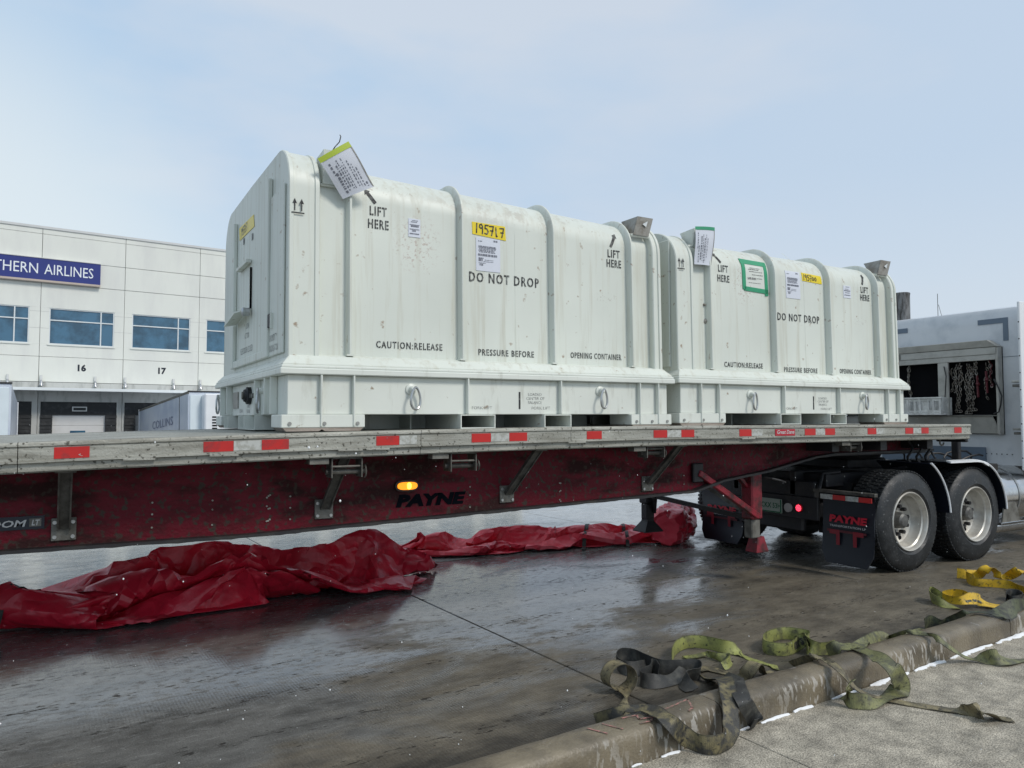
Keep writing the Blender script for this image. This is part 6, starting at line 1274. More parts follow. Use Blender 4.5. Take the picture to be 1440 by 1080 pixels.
# surface samples in units of 4 mm, one list per cross-section, each value the step from the one before
HEAP = [
[-273,36,28,18,-12,-23,-39,-38,-31,-20,-13,-14,-17,-1,28,3,18,9,-7,-26,-40,-44,-38,-21,-12,13,37,39,26,5,-5,-4],
[-253,32,26,-9,-15,-37,-39,-36,-17,-10,-11,-10,-16,3,24,-3,16,-1,-14,-33,-42,-40,-26,-11,7,31,40,35,18,-1,-11,-3],
[-235,31,1,-9,-36,-40,-39,-26,-10,4,-3,-14,-22,8,30,-14,11,-8,-26,-40,-40,-29,-12,7,26,37,38,27,8,-7,-10,-1],
[-215,13,-8,-27,-41,-41,-33,-22,-1,11,-2,-16,-13,15,12,-4,-6,-18,-34,-39,-29,-9,5,20,33,37,32,17,-1,-11,-8,-1],
[-203,-8,-17,-33,-45,-42,-29,-9,2,15,-2,-13,-16,24,12,-11,-17,-24,-41,-26,-7,1,13,27,37,34,21,9,-9,-14,0,0],
[-211,-11,-25,-40,-47,-37,-19,-5,12,15,-14,-8,-3,18,3,-14,-22,-33,-24,-5,-2,9,21,31,36,25,14,-1,-15,-7,2,1],
[-211,-22,-32,-47,-43,-27,-16,2,12,25,-20,-5,1,8,-2,-16,-27,-18,-7,-3,4,17,26,31,29,16,7,-12,-17,4,2,3],
[-214,-28,-41,-46,-32,-22,-12,2,15,30,-20,-5,-3,4,0,-18,-19,-8,-4,2,11,21,28,28,20,11,-6,-22,0,2,2,4],
[-218,-33,-43,-33,-28,-21,-8,2,14,32,-14,-4,-1,-2,-2,-11,-15,-5,0,5,16,24,29,22,12,2,-19,-9,2,-1,2,5],
[-225,-32,-29,-29,-27,-20,-6,0,12,28,-1,-4,-1,0,-12,0,-11,-2,2,9,18,26,26,14,9,-14,-15,-1,2,-4,2,5],
[-225,-18,-26,-28,-27,-20,-8,1,10,25,6,-3,-4,-2,-3,-2,-2,0,3,9,17,27,22,10,4,-20,-6,-2,1,-7,4,4],
[-209,-18,-24,-27,-27,-21,-11,1,9,24,8,3,-3,0,1,-1,-2,2,4,8,11,22,22,13,-3,-16,-2,-7,-5,1,4,4],
[-196,-15,-22,-25,-26,-23,-13,-2,8,20,17,0,3,5,4,0,0,2,4,7,9,14,23,10,-12,1,-5,-8,-6,1,3,4],
[-183,-12,-19,-24,-25,-21,-15,-6,5,16,23,2,10,6,8,-1,-2,8,3,4,9,9,11,13,-10,7,-4,-10,-5,0,3,3],
[-171,-8,-14,-21,-24,-19,-18,-9,0,12,24,9,1,17,14,-1,-4,13,2,4,-2,15,6,-1,6,6,-3,-11,-5,-2,4,4],
[-169,0,-11,-17,-17,-16,-17,-13,-4,6,19,15,-2,23,19,5,-7,14,2,6,-7,4,14,-2,3,5,0,-10,-7,-3,4,4],
[-161,-1,-5,-11,-8,-14,-18,-15,-9,1,11,18,4,18,23,13,-7,13,1,6,-2,-11,11,6,-3,3,3,-8,-7,-5,4,4],
[-153,-1,-2,-6,-5,-11,-13,-14,-12,-4,5,16,12,11,22,17,1,8,0,8,1,-17,0,11,-5,0,2,-4,-5,-5,3,2],
[-142,-6,1,-1,-4,-5,-9,-14,-12,-8,3,7,19,13,12,19,10,4,-2,9,1,-14,-11,9,-2,0,1,-4,-5,-4,3,1],
[-125,-15,1,1,0,-2,-5,-13,-17,-7,4,8,7,18,14,14,13,5,-4,6,-7,-2,-13,3,0,-5,-3,-6,-6,-2,8,1],
[-111,-18,-1,1,3,2,-5,-10,-17,-10,5,12,7,5,14,16,13,7,-6,3,-9,0,-10,-4,0,-8,-5,-9,-2,1,6,4],
[-95,-19,-5,2,4,4,-4,-9,-14,-12,6,13,11,-1,8,9,16,7,-4,0,-6,-3,-8,-8,-4,-6,-13,-2,2,1,2,1],
[-77,-19,-10,2,5,5,-5,-6,-12,-12,7,13,12,0,2,9,4,5,3,1,-6,-17,1,-4,-8,-7,-12,-5,0,4,6,1],
[-56,-17,-14,-1,5,8,-7,-4,-12,-8,7,9,11,5,-3,8,1,5,0,2,-10,-10,-5,-3,-10,-9,-8,-7,-3,8,10,2],
[-32,-15,-14,-7,6,6,-7,-3,-11,-4,6,3,4,7,4,7,0,2,0,1,-7,-13,-4,-3,-11,-8,-8,-7,-3,1,10,4],
[-8,-12,-13,-11,4,4,-6,-4,-10,1,5,2,-1,5,8,5,-2,-1,2,-1,-4,-12,-5,-3,-10,-8,-9,-7,-1,2,4,2],
[15,-10,-12,-11,-5,5,-3,-5,-7,2,5,0,-1,6,5,3,-4,-2,3,-1,-2,-11,-4,-3,-11,-8,-9,-4,-5,6,6,3],
[37,-9,-11,-11,-10,0,2,-6,-3,3,4,-1,0,6,3,0,-7,0,4,1,-3,-9,-3,-4,-11,-8,-10,-1,-4,6,8,5],
[56,-8,-11,-11,-11,-2,-3,-2,3,3,3,-2,2,4,-1,-2,-4,0,6,2,-4,-8,-2,-4,-11,-10,-9,-4,3,8,10,5],
[72,-9,-11,-13,-9,-3,-3,2,4,3,1,1,2,-1,-3,-3,0,3,7,1,-4,-8,0,-6,-10,-10,-7,-2,5,10,9,4],
[84,-10,-16,-14,-2,-7,7,2,3,3,2,0,-4,-2,-1,2,-2,5,9,1,-6,-7,2,-8,-10,-9,-4,-1,9,10,8,4],
[93,-20,-11,-14,-2,6,1,5,4,5,0,-4,-4,-1,3,0,1,9,6,-1,-6,-6,2,-9,-10,-6,-4,3,11,10,6,5],
[87,-17,-12,-3,4,3,5,5,7,2,-3,-4,-4,2,2,1,6,8,4,-6,-5,-3,-1,-9,-8,-4,-2,6,12,6,9,10],
[81,-10,-8,6,5,4,7,6,2,-1,-4,-4,-1,2,-1,5,8,6,-2,-9,2,-3,-4,-9,-5,-3,2,11,10,2,17,10],
[75,-1,5,5,8,8,4,3,0,-3,-4,-4,0,-3,4,8,10,-6,-5,-4,5,-4,-7,-6,-3,-1,8,9,3,11,21,15],
[88,6,5,9,8,5,2,3,-5,-3,-5,-2,-1,4,7,5,-2,-9,-5,4,1,-6,-6,-4,-2,6,8,2,9,21,26,16],
[110,6,10,8,8,2,3,-5,-5,-6,-1,0,4,5,3,-1,-13,-5,2,4,-5,-5,-4,-3,3,7,3,7,20,24,27,13],
[134,10,9,8,6,3,-6,-7,-6,0,2,3,3,1,-4,-11,-7,1,2,0,-7,-2,-2,0,7,2,6,19,24,25,19,11],
[163,11,6,9,5,-7,-10,-6,2,4,2,1,-1,-9,-6,-7,-1,2,-2,-4,-2,-1,-2,3,1,10,17,23,25,20,12,-1],
[192,10,3,12,-7,-11,-5,2,5,4,-2,-1,-9,-7,-5,-3,-1,-3,-2,-2,-1,-1,0,2,7,16,23,25,21,13,1,-2],
[218,5,15,-6,-10,-6,3,6,6,0,-7,-10,-1,-5,-4,-5,-7,0,-1,-1,0,-2,2,6,14,21,25,22,15,5,-4,-5],
[238,14,-2,-7,-5,2,5,6,2,-1,-8,-7,0,-5,-8,-10,-4,2,-1,2,-1,0,3,13,19,23,23,18,9,-1,-9,-7],
[264,1,-3,-4,1,5,3,3,-1,-8,1,0,-3,-11,-14,-6,1,3,1,2,1,2,8,16,20,23,21,15,4,-6,-13,-7],
[282,-2,-4,0,3,5,3,2,-6,-10,4,6,-9,-19,-13,2,1,2,8,4,2,4,11,17,22,21,19,11,1,-10,-15,-9],
[297,-4,-3,1,3,3,4,-1,-11,-11,14,4,-14,-17,-9,-2,4,5,14,5,3,6,11,19,21,20,16,10,-4,-14,-18,-8],
[314,-9,-1,-1,3,2,3,-6,-13,-6,18,2,-14,-15,-7,1,-1,9,16,9,5,7,9,20,21,19,14,5,-6,-17,-18,-12],
[334,-14,-2,-2,1,0,-2,-7,-9,-6,19,4,-13,-13,-5,0,4,7,16,15,6,8,8,15,24,19,12,3,-12,-17,-23,-14],
[352,-17,-3,-4,-2,-5,-1,-7,-8,-6,17,9,-9,-12,-2,1,6,7,12,20,9,8,8,11,19,18,14,2,-14,-17,-28,-14],
[369,-19,-5,-6,-4,-6,-6,-1,-15,-2,13,15,-4,-9,0,2,6,9,11,19,15,8,2,13,14,20,13,0,-15,-18,-29,-14],
[392,-26,-8,-8,-6,-6,-9,-5,-2,-8,7,19,0,-2,1,3,7,6,9,23,18,11,3,0,15,20,15,-2,-12,-20,-29,-14],
[414,-31,-11,-11,-9,-2,-11,-8,-5,-2,3,17,-3,12,4,6,4,-1,10,31,22,13,4,-4,7,20,16,-1,-10,-19,-28,-14],
[433,-32,-14,-14,-10,-8,-4,-7,-6,-2,1,6,7,9,7,14,9,-2,3,33,27,16,7,-7,-2,14,22,3,-8,-19,-25,-14],
[447,-29,-17,-15,-11,-10,-3,-6,-6,-1,2,4,2,6,12,17,15,4,-5,27,35,19,5,-5,-3,6,21,8,-2,-16,-25,-13],
[458,-26,-17,-16,-12,-11,-3,-5,-3,-2,4,6,6,2,8,14,17,10,1,12,33,29,2,2,-3,-1,0,25,3,-6,-21,-14],
[465,-21,-17,-16,-11,-11,-5,-2,-2,0,4,7,12,6,2,7,14,13,8,-3,30,32,12,4,-2,-8,-17,35,3,5,-14,-10],
[468,-19,-16,-16,-11,-11,-5,-2,0,1,4,7,15,8,2,3,11,12,9,-4,26,31,13,5,1,-10,-18,31,6,10,-10,-10],
[-219,45,28,3,10,20,0,-1,1,0,3,-6,2,18,10,-20,5,11,21,25,27,24,18,7,6,34,48,45,23,-18,-46,-29],
[-198,39,11,9,23,-3,-2,-3,7,4,4,-10,1,21,6,-14,5,16,19,24,24,21,14,4,22,43,48,38,8,-29,-51,-28],
[-175,23,13,19,-5,-4,-1,3,10,10,-6,-6,13,17,-2,-9,9,11,20,22,21,18,8,15,36,47,44,26,-12,-38,-56,-11],
[-160,20,12,-6,-3,1,1,10,10,7,-9,5,14,7,-3,-2,16,6,17,20,20,17,10,28,44,47,33,8,-28,-49,-27,18],
[-148,11,-7,-6,0,2,13,15,9,9,-20,11,21,2,-11,3,15,23,1,26,25,9,19,39,46,39,21,-15,-43,-50,34,10],
[-152,-5,-7,-3,4,15,18,11,4,1,-9,13,30,-9,-8,-3,16,18,19,31,15,16,28,44,41,28,1,-35,-54,15,29,-1],
[-176,-5,-5,2,18,24,14,8,-5,4,-10,22,27,-6,-9,-10,16,24,36,22,11,25,36,44,33,12,-19,-50,-16,44,10,-10],
[-202,-4,-3,19,31,23,12,-3,-9,6,-6,27,22,-10,-2,-16,23,37,31,15,17,31,40,40,22,-2,-40,-48,47,30,-6,-16],
[-229,-3,15,35,33,21,10,-11,-15,2,7,30,22,-1,-13,-16,26,39,27,12,22,35,43,32,10,-20,-50,11,47,16,-18,-20],
[-255,10,36,37,31,20,3,-10,-21,-10,31,34,19,4,-3,-25,13,39,24,12,27,38,39,22,2,-34,-38,53,36,8,-28,-22],
[-263,28,35,35,29,19,6,-9,-28,-21,46,43,26,6,-8,-32,-2,41,23,11,26,40,35,16,-8,-41,8,54,26,4,-37,-22],
[-250,24,31,32,28,18,3,0,-27,-23,40,47,34,11,-12,-37,-16,45,25,7,19,40,33,13,-17,-34,46,50,17,-2,-41,-23],
[-240,18,25,28,27,20,14,-6,-17,-28,30,50,40,19,-12,-37,-36,49,30,7,7,33,33,10,-20,-5,52,46,16,-11,-41,-24],
[-233,11,18,22,25,23,17,7,-12,-28,10,52,43,23,-4,-33,-46,43,38,14,3,9,32,7,-17,23,48,43,16,-15,-39,-24],
[-228,5,11,14,21,25,21,15,1,-20,-19,47,43,31,5,-27,-48,32,47,19,18,-5,10,18,-6,22,41,42,16,-18,-32,-24],
[-216,-13,1,6,20,24,26,22,15,-5,-22,16,33,39,15,-16,-47,21,57,23,21,8,-9,15,2,19,32,40,18,-15,-25,-22],
[-203,-21,-13,-2,14,22,26,28,24,12,-9,-2,6,32,27,-2,-39,8,65,32,10,27,-7,-4,10,15,26,32,22,-9,-16,-19],
[-188,-28,-22,-12,6,15,26,31,32,25,12,-15,-20,17,32,12,-25,-1,69,40,1,34,8,-14,7,13,22,28,21,0,-11,-11],
[-171,-32,-27,-19,-8,11,21,29,38,34,25,8,-20,-32,18,24,-5,-7,68,49,-4,26,32,-17,-4,12,21,27,18,13,-10,-6],
[-165,-21,-30,-25,-16,2,16,26,36,41,37,19,3,-30,-41,19,10,-1,62,56,-9,20,46,-4,-13,9,20,17,20,15,5,-4],
[-176,7,-30,-28,-20,-8,12,22,35,42,44,22,15,-8,-44,-32,13,10,53,62,-10,15,47,16,-16,4,9,19,26,15,8,-2],
[-182,22,-25,-26,-22,-11,8,20,31,37,44,26,17,11,-36,-52,-2,14,44,63,-4,13,40,35,-12,-9,6,24,19,17,11,6],
[-186,21,-5,-23,-23,-14,8,17,25,33,36,33,20,15,-22,-56,-27,18,34,63,17,8,29,42,-14,-3,7,18,22,19,12,2],
[-189,19,16,-24,-18,-17,8,13,11,35,30,32,26,14,-8,-58,-46,18,27,60,44,-1,25,45,-16,-7,11,20,26,16,11,6],
[-188,16,20,-8,-19,-19,1,7,8,38,31,33,26,15,-9,-60,-50,10,23,57,57,7,20,46,-13,-8,7,21,30,26,12,5],
[-187,14,20,9,-20,-23,-5,2,11,38,33,32,28,12,-15,-61,-48,13,11,55,61,19,17,46,-7,-8,3,9,34,36,23,7],
[-186,14,21,13,-18,-23,-11,0,20,37,31,33,23,10,-27,-61,-39,16,8,51,62,25,19,45,-1,-5,3,-1,26,38,29,11],
[-184,14,23,8,-12,-24,-14,3,28,37,28,32,17,1,-39,-59,-23,15,12,51,57,27,23,45,4,-2,5,-4,12,39,31,12],
[-183,18,24,-2,-14,-24,1,5,29,38,27,27,11,-17,-48,-52,-3,11,24,53,51,21,30,43,8,4,5,0,-5,40,32,10],
[-181,23,18,-15,-13,-18,4,22,32,36,26,17,-3,-37,-51,-35,12,15,38,53,41,14,38,39,11,9,2,-9,1,40,28,7],
[-175,31,-12,-18,-7,-8,16,27,34,35,20,7,-32,-45,-43,-5,14,35,45,45,25,14,46,32,16,6,-15,-11,24,37,21,2],
[-162,13,-21,-20,-6,12,21,35,35,29,11,-20,-47,-44,-17,9,28,47,48,31,10,25,49,26,15,-11,-20,5,36,29,11,8],
[-144,-26,-22,-9,12,14,34,37,31,16,-9,-45,-49,-25,6,24,43,50,38,13,15,34,45,21,-1,-22,-9,28,34,15,13,11],
[-157,-32,-17,10,20,29,37,33,13,1,-42,-52,-30,3,21,43,50,40,16,16,24,36,32,9,-18,-16,17,36,20,12,21,17],
[-190,-21,12,15,34,39,32,13,3,-40,-52,-34,0,21,43,50,42,18,13,29,25,31,16,-12,-18,8,34,25,8,23,35,16],
[-215,11,19,32,39,33,16,-2,-40,-51,-36,1,25,46,49,38,19,12,31,26,23,17,-5,-17,0,30,26,11,17,35,39,15],
[-208,22,32,40,29,15,-2,-44,-50,-34,2,31,50,50,35,17,11,33,29,17,15,-4,-15,-4,26,28,12,12,34,42,35,13],
[-188,34,37,30,11,-6,-48,-50,-30,5,38,54,50,32,8,21,34,30,19,8,2,-18,-8,20,31,9,11,33,41,40,28,6],
[-154,34,24,12,-8,-51,-50,-28,9,41,58,50,32,8,25,35,27,18,4,9,-15,-15,13,31,10,10,30,40,41,30,18,-3],
[-118,19,12,-14,-53,-51,-27,10,43,62,56,28,9,27,38,25,15,2,12,-9,-19,5,29,11,10,28,38,40,33,17,2,-8],
[-95,14,-25,-53,-52,-29,7,42,62,60,34,14,22,40,24,11,0,12,5,-18,-8,25,13,11,24,35,38,35,22,5,-18,-12],
[-77,-25,-52,-54,-35,-2,37,60,61,45,12,23,41,24,8,-2,10,15,0,-21,11,19,12,17,30,37,35,26,9,-8,-26,-16],
[-90,-47,-56,-43,-14,24,52,62,50,26,16,36,31,5,-3,5,15,16,3,-19,16,13,13,24,32,35,31,20,2,-20,-31,-18],
[-108,-53,-52,-30,3,38,57,58,38,12,25,40,13,-8,-2,13,16,14,15,-17,14,11,15,26,32,33,27,13,-6,-25,-33,-18],
[-115,-55,-47,-20,14,44,56,51,27,12,26,35,2,-9,4,7,14,17,22,-10,10,9,17,27,32,31,23,7,-14,-28,-34,-18],
[-116,-52,-43,-16,16,46,54,47,20,12,25,30,-1,-7,8,5,4,18,24,7,2,9,15,27,32,29,20,-1,-17,-29,-36,5],
[-115,-46,-41,-18,16,43,51,46,19,7,26,28,3,-7,10,2,0,12,23,19,3,8,11,27,30,27,18,-4,-19,-31,-3,13],
[-124,-24,-44,-23,11,38,49,46,23,3,24,30,7,-6,15,6,-7,3,17,25,9,12,7,18,33,28,9,-3,-18,-25,23,12],
[-136,1,-46,-28,1,30,47,45,26,9,19,30,11,-2,19,10,-5,-6,6,26,18,11,21,6,20,28,14,-7,-18,1,23,11],
[-138,19,-50,-34,-12,20,41,47,37,14,11,30,12,4,23,14,-1,-1,0,9,25,13,19,26,-5,23,17,-5,-8,11,21,9],
[-137,27,-46,-40,-24,11,29,45,43,26,10,24,9,18,26,16,13,6,0,-19,27,15,16,33,10,-10,24,-3,7,10,18,9],
[-129,24,-39,-44,-34,-5,23,40,46,36,16,16,15,30,30,12,11,20,7,-28,7,22,13,28,35,-30,15,14,8,10,14,8],
[-118,17,-32,-45,-42,-19,13,34,45,45,27,10,26,31,31,18,6,19,25,-19,-28,26,12,21,43,-3,-23,21,13,13,13,7],
[-104,10,-29,-44,-46,-29,1,24,43,49,38,14,15,34,37,27,12,10,30,6,-40,0,18,18,39,24,-50,22,16,14,16,7],
[-89,1,-27,-41,-47,-35,-11,17,36,47,47,20,12,23,40,40,23,10,17,37,-35,-21,16,12,30,44,-45,-7,23,6,15,10],
[-83,-3,-25,-39,-47,-37,-16,13,33,45,49,22,14,17,37,45,31,15,10,28,-9,-31,15,11,25,46,-38,-23,26,5,14,8],
[60,8,2,2,0,6,1,10,1,3,0,-8,-17,-26,-18,-9,-5,2,4,11,10,4,0,1,-8,-21,2,7,-12,-4,6,3],
[53,10,2,0,3,8,12,3,13,2,-6,-15,-24,-21,-18,-10,-2,1,17,10,4,-3,-9,0,-16,-5,7,5,-14,6,15,2],
[49,6,5,-2,13,17,4,17,8,-1,-15,-22,-19,-24,-8,-16,-3,19,13,3,-5,-11,-7,-9,-3,1,6,0,-7,19,8,-22],
[48,0,-1,16,14,18,15,6,1,5,-26,-16,-23,-20,-12,-9,-3,22,12,-10,-15,-11,0,1,3,4,0,-4,7,19,-32,-3],
[34,-1,17,24,18,11,1,0,5,8,-22,-27,-17,-12,-9,-10,8,10,-7,-16,-4,-1,10,5,2,0,1,-7,16,-10,-21,5],
[22,11,23,24,11,-1,-2,5,7,16,-29,-28,-10,-6,-5,-10,14,-10,-25,3,-4,0,20,12,0,2,-7,-2,10,-35,5,7],
[27,9,26,15,-3,-4,1,8,16,11,-30,-28,13,-8,-9,-3,-5,-28,-2,3,-3,8,24,12,0,-1,-13,0,-28,-2,10,5],
[31,11,20,-5,-6,-1,4,12,18,12,-35,-1,17,-11,-14,-10,-25,-11,3,-3,3,17,24,11,3,-11,-13,-13,-21,3,13,0],
[34,9,-3,-7,-2,1,8,11,19,16,-35,20,7,-13,-10,-25,-19,-5,2,0,10,22,16,14,3,-19,-6,-42,1,7,13,-3],
[29,-6,-4,-3,0,2,11,9,17,25,-25,21,-3,-12,-13,-24,-19,4,0,3,13,24,19,18,-8,-15,-39,-12,-1,10,10,-4],
[9,0,0,-1,0,1,12,13,8,26,-2,6,4,-13,-16,-16,-25,4,0,10,22,21,23,13,-17,-22,-52,5,4,14,3,-4],
[6,0,0,3,1,-4,7,15,5,23,22,2,-4,-12,-13,-10,-35,1,4,14,33,28,19,2,-20,-39,-42,1,9,20,2,-4],
[6,0,2,3,0,-3,-1,11,8,14,30,-5,-2,4,-9,-8,-38,-6,4,13,37,39,15,0,-18,-54,-36,2,5,21,9,-5],
[5,0,0,0,1,1,-2,7,9,4,32,-6,13,15,-8,-12,-24,-27,2,5,35,51,30,-9,-22,-52,-40,-2,4,20,18,-4],
[5,1,2,2,0,1,-6,2,8,2,23,16,26,10,-6,-6,-20,-43,-3,-2,22,51,47,-2,-21,-50,-46,-7,2,15,27,-1],
[7,7,-4,-1,6,-7,-2,0,2,7,2,36,39,10,0,-8,-12,-51,-7,-10,2,49,52,22,-20,-45,-51,-17,1,10,29,6],
[6,0,-1,5,5,-2,-1,-3,-3,4,3,11,48,34,6,-5,-7,-53,-11,-16,-13,34,57,39,-6,-39,-52,-33,-1,6,29,11],
[8,-2,0,0,8,6,-1,-6,-8,3,4,3,28,48,24,3,-7,-47,-15,-24,-16,8,59,49,14,-29,-48,-41,-17,6,24,15],
[10,2,-7,4,3,3,5,-9,-5,2,-2,9,11,34,45,17,-8,-35,-15,-30,-23,-4,44,58,31,-14,-41,-44,-28,-2,15,13],
[5,12,-11,0,2,8,0,-3,4,2,-6,-7,16,21,33,39,4,-29,-13,-31,-36,-1,19,64,44,4,-32,-47,-35,-13,9,9],
[9,12,-11,-4,0,9,-4,9,0,13,-11,-16,2,28,20,35,24,-16,-10,-27,-48,-9,8,63,53,18,-22,-43,-38,-24,-3,4],
[6,8,4,-12,0,6,6,-3,8,21,-19,-19,0,17,25,17,33,5,-5,-22,-53,-17,2,53,61,29,-14,-36,-45,-30,-18,2],
[6,1,20,-16,-5,4,3,-1,19,22,-29,-17,4,4,31,12,31,0,2,-5,-52,-18,-6,39,64,39,-4,-33,-44,-37,-21,-7],
[6,0,14,4,-17,1,2,8,26,16,-35,-9,2,0,25,12,27,12,-8,1,-38,-32,-5,30,64,43,6,-28,-42,-42,-30,-7],
[6,0,4,21,-14,-4,10,12,24,2,-33,-22,6,5,27,13,27,13,-10,-2,-25,-34,-8,23,64,44,9,-24,-39,-42,-35,-11],
[6,0,1,21,-1,3,11,12,22,-11,-34,-24,0,10,32,15,31,18,-22,-11,-14,-30,-10,20,62,44,7,-29,-36,-36,-33,-13],
[6,0,1,22,18,2,10,12,15,-21,-35,-24,1,12,36,18,38,14,-26,-26,-11,-21,-8,21,58,42,3,-32,-43,-34,-30,-9],
[6,0,3,26,27,9,6,12,1,-25,-39,-20,0,24,35,24,41,6,-32,-32,-17,-11,-2,24,55,36,-3,-35,-50,-34,-24,-5],
[6,0,9,31,29,7,12,10,-19,-27,-38,-14,6,32,35,31,37,-8,-36,-34,-15,-4,3,29,51,26,-11,-41,-53,-30,-16,-2],
[7,-1,22,31,29,11,9,-4,-27,-33,-30,-8,20,33,36,39,20,-20,-38,-33,-9,4,8,36,43,13,-22,-45,-52,-23,-9,-1],
[6,5,31,32,28,12,-3,-25,-32,-29,-19,10,22,39,40,33,-3,-22,-41,-29,-3,16,14,42,30,-5,-29,-50,-45,-12,-2,-6],
[7,23,33,27,20,-2,-21,-30,-30,-16,-1,22,26,41,38,10,-17,-29,-34,-19,6,29,21,37,9,-15,-39,-53,-27,-3,-6,2],
[17,32,32,23,3,-23,-29,-30,-18,1,22,22,32,39,17,-12,-28,-33,-21,-6,25,37,23,21,-8,-26,-49,-42,-11,-3,7,-4],
[46,29,23,4,-16,-33,-30,-17,5,16,24,25,35,19,-11,-27,-33,-23,-7,15,40,38,19,-4,-17,-44,-48,-21,3,0,3,6],
[72,22,6,-21,-26,-29,-19,6,15,26,23,27,17,-13,-28,-32,-22,-8,14,34,45,26,1,-15,-37,-50,-28,4,1,-6,7,10],
[92,8,-19,-29,-29,-18,1,22,27,22,20,14,-12,-27,-33,-26,-7,13,31,44,35,6,-14,-34,-49,-32,8,-1,-8,2,10,9],
[97,-15,-30,-26,-19,-1,28,24,20,15,11,-10,-25,-33,-28,-2,5,29,43,38,12,-13,-33,-46,-35,8,2,-8,-1,2,11,7],
[81,-28,-30,-10,-4,31,18,14,11,11,-5,-23,-33,-26,0,-1,27,42,36,18,-13,-29,-45,-36,3,11,-12,-2,0,4,8,4],
[56,-31,-20,6,34,10,5,10,9,2,-17,-33,-25,0,4,17,43,36,19,-10,-29,-40,-39,0,5,3,-9,0,1,10,-1,-5],
[31,-23,9,29,2,0,7,9,3,-7,-21,-29,2,-4,16,43,35,19,-4,-29,-37,-40,-4,-2,2,-1,0,0,6,1,-8,1],
[17,1,19,1,-2,4,11,1,-2,-10,-21,-2,-11,15,43,36,19,2,-28,-34,-39,-14,4,-2,0,-2,1,5,3,-6,-3,1],
[9,13,3,-1,3,11,-1,-4,-5,-3,-8,-8,7,42,40,21,5,-19,-35,-33,-29,-2,0,5,-5,0,6,8,-7,-7,0,0],
[7,3,2,4,9,6,-11,-7,-4,-1,8,-7,36,44,28,12,-10,-27,-36,-30,-19,-1,0,0,0,5,5,2,-10,-2,-1,0],
[6,0,1,7,11,1,-14,0,5,-2,-9,17,48,36,21,2,-18,-31,-31,-28,-14,-1,0,0,2,1,4,0,-8,0,1,2],
[6,0,0,8,11,2,-15,10,5,-3,-18,33,48,34,16,-9,-21,-32,-26,-28,-12,1,4,0,2,2,1,-7,-6,4,8,0],
[6,6,-6,7,11,4,-15,3,3,11,-23,42,49,35,12,-11,-29,-33,-25,-27,-13,6,13,-2,0,0,-2,-8,-2,9,-1,-14],
[6,11,-11,7,10,4,-13,-6,11,13,-23,44,52,37,14,-14,-30,-38,-30,-22,-15,5,19,8,-6,-3,-1,-10,5,5,-23,0],
[6,17,-13,1,10,1,-7,-5,8,11,-19,42,54,41,15,-10,-29,-43,-38,-19,-17,0,19,26,1,-4,-14,-7,8,-17,-12,0],
[6,24,-13,-8,10,6,1,-13,6,8,-15,33,55,47,19,-5,-27,-43,-47,-27,-11,0,4,32,24,-8,-12,-8,1,-27,-6,-1],
[6,23,-7,-15,10,7,5,-4,-7,5,-8,19,54,51,25,2,-21,-43,-51,-36,-9,0,0,17,37,10,-14,-8,-11,-24,-7,-1],
[6,13,7,-20,3,9,11,3,-4,-4,-6,4,49,48,32,12,-12,-39,-52,-37,-17,0,1,0,36,32,-10,-14,-12,-21,-11,-1],
[6,5,17,-22,0,11,6,5,4,-7,-6,-9,36,41,36,22,0,-25,-50,-32,-31,-1,0,9,10,32,9,-14,-8,-16,-15,-6],
[6,3,19,-22,0,8,5,7,10,-6,-12,-6,5,32,38,31,10,-8,-35,-40,-24,-9,7,-13,3,44,10,-18,-3,-4,-11,-7],
[6,4,18,-22,0,3,12,5,6,5,-14,-14,-2,11,30,34,22,2,-11,-38,-14,-29,-8,0,0,34,9,-12,-8,6,0,-2],
[7,7,13,-20,-1,0,9,5,5,12,-6,-25,0,0,9,28,30,13,1,-9,-13,-23,-24,-4,-6,14,13,-5,-17,10,3,2],
[10,6,11,-19,-2,0,5,5,6,13,0,-29,0,0,0,19,30,20,2,11,-13,-17,-27,-8,-6,-6,17,0,-22,10,4,2]]
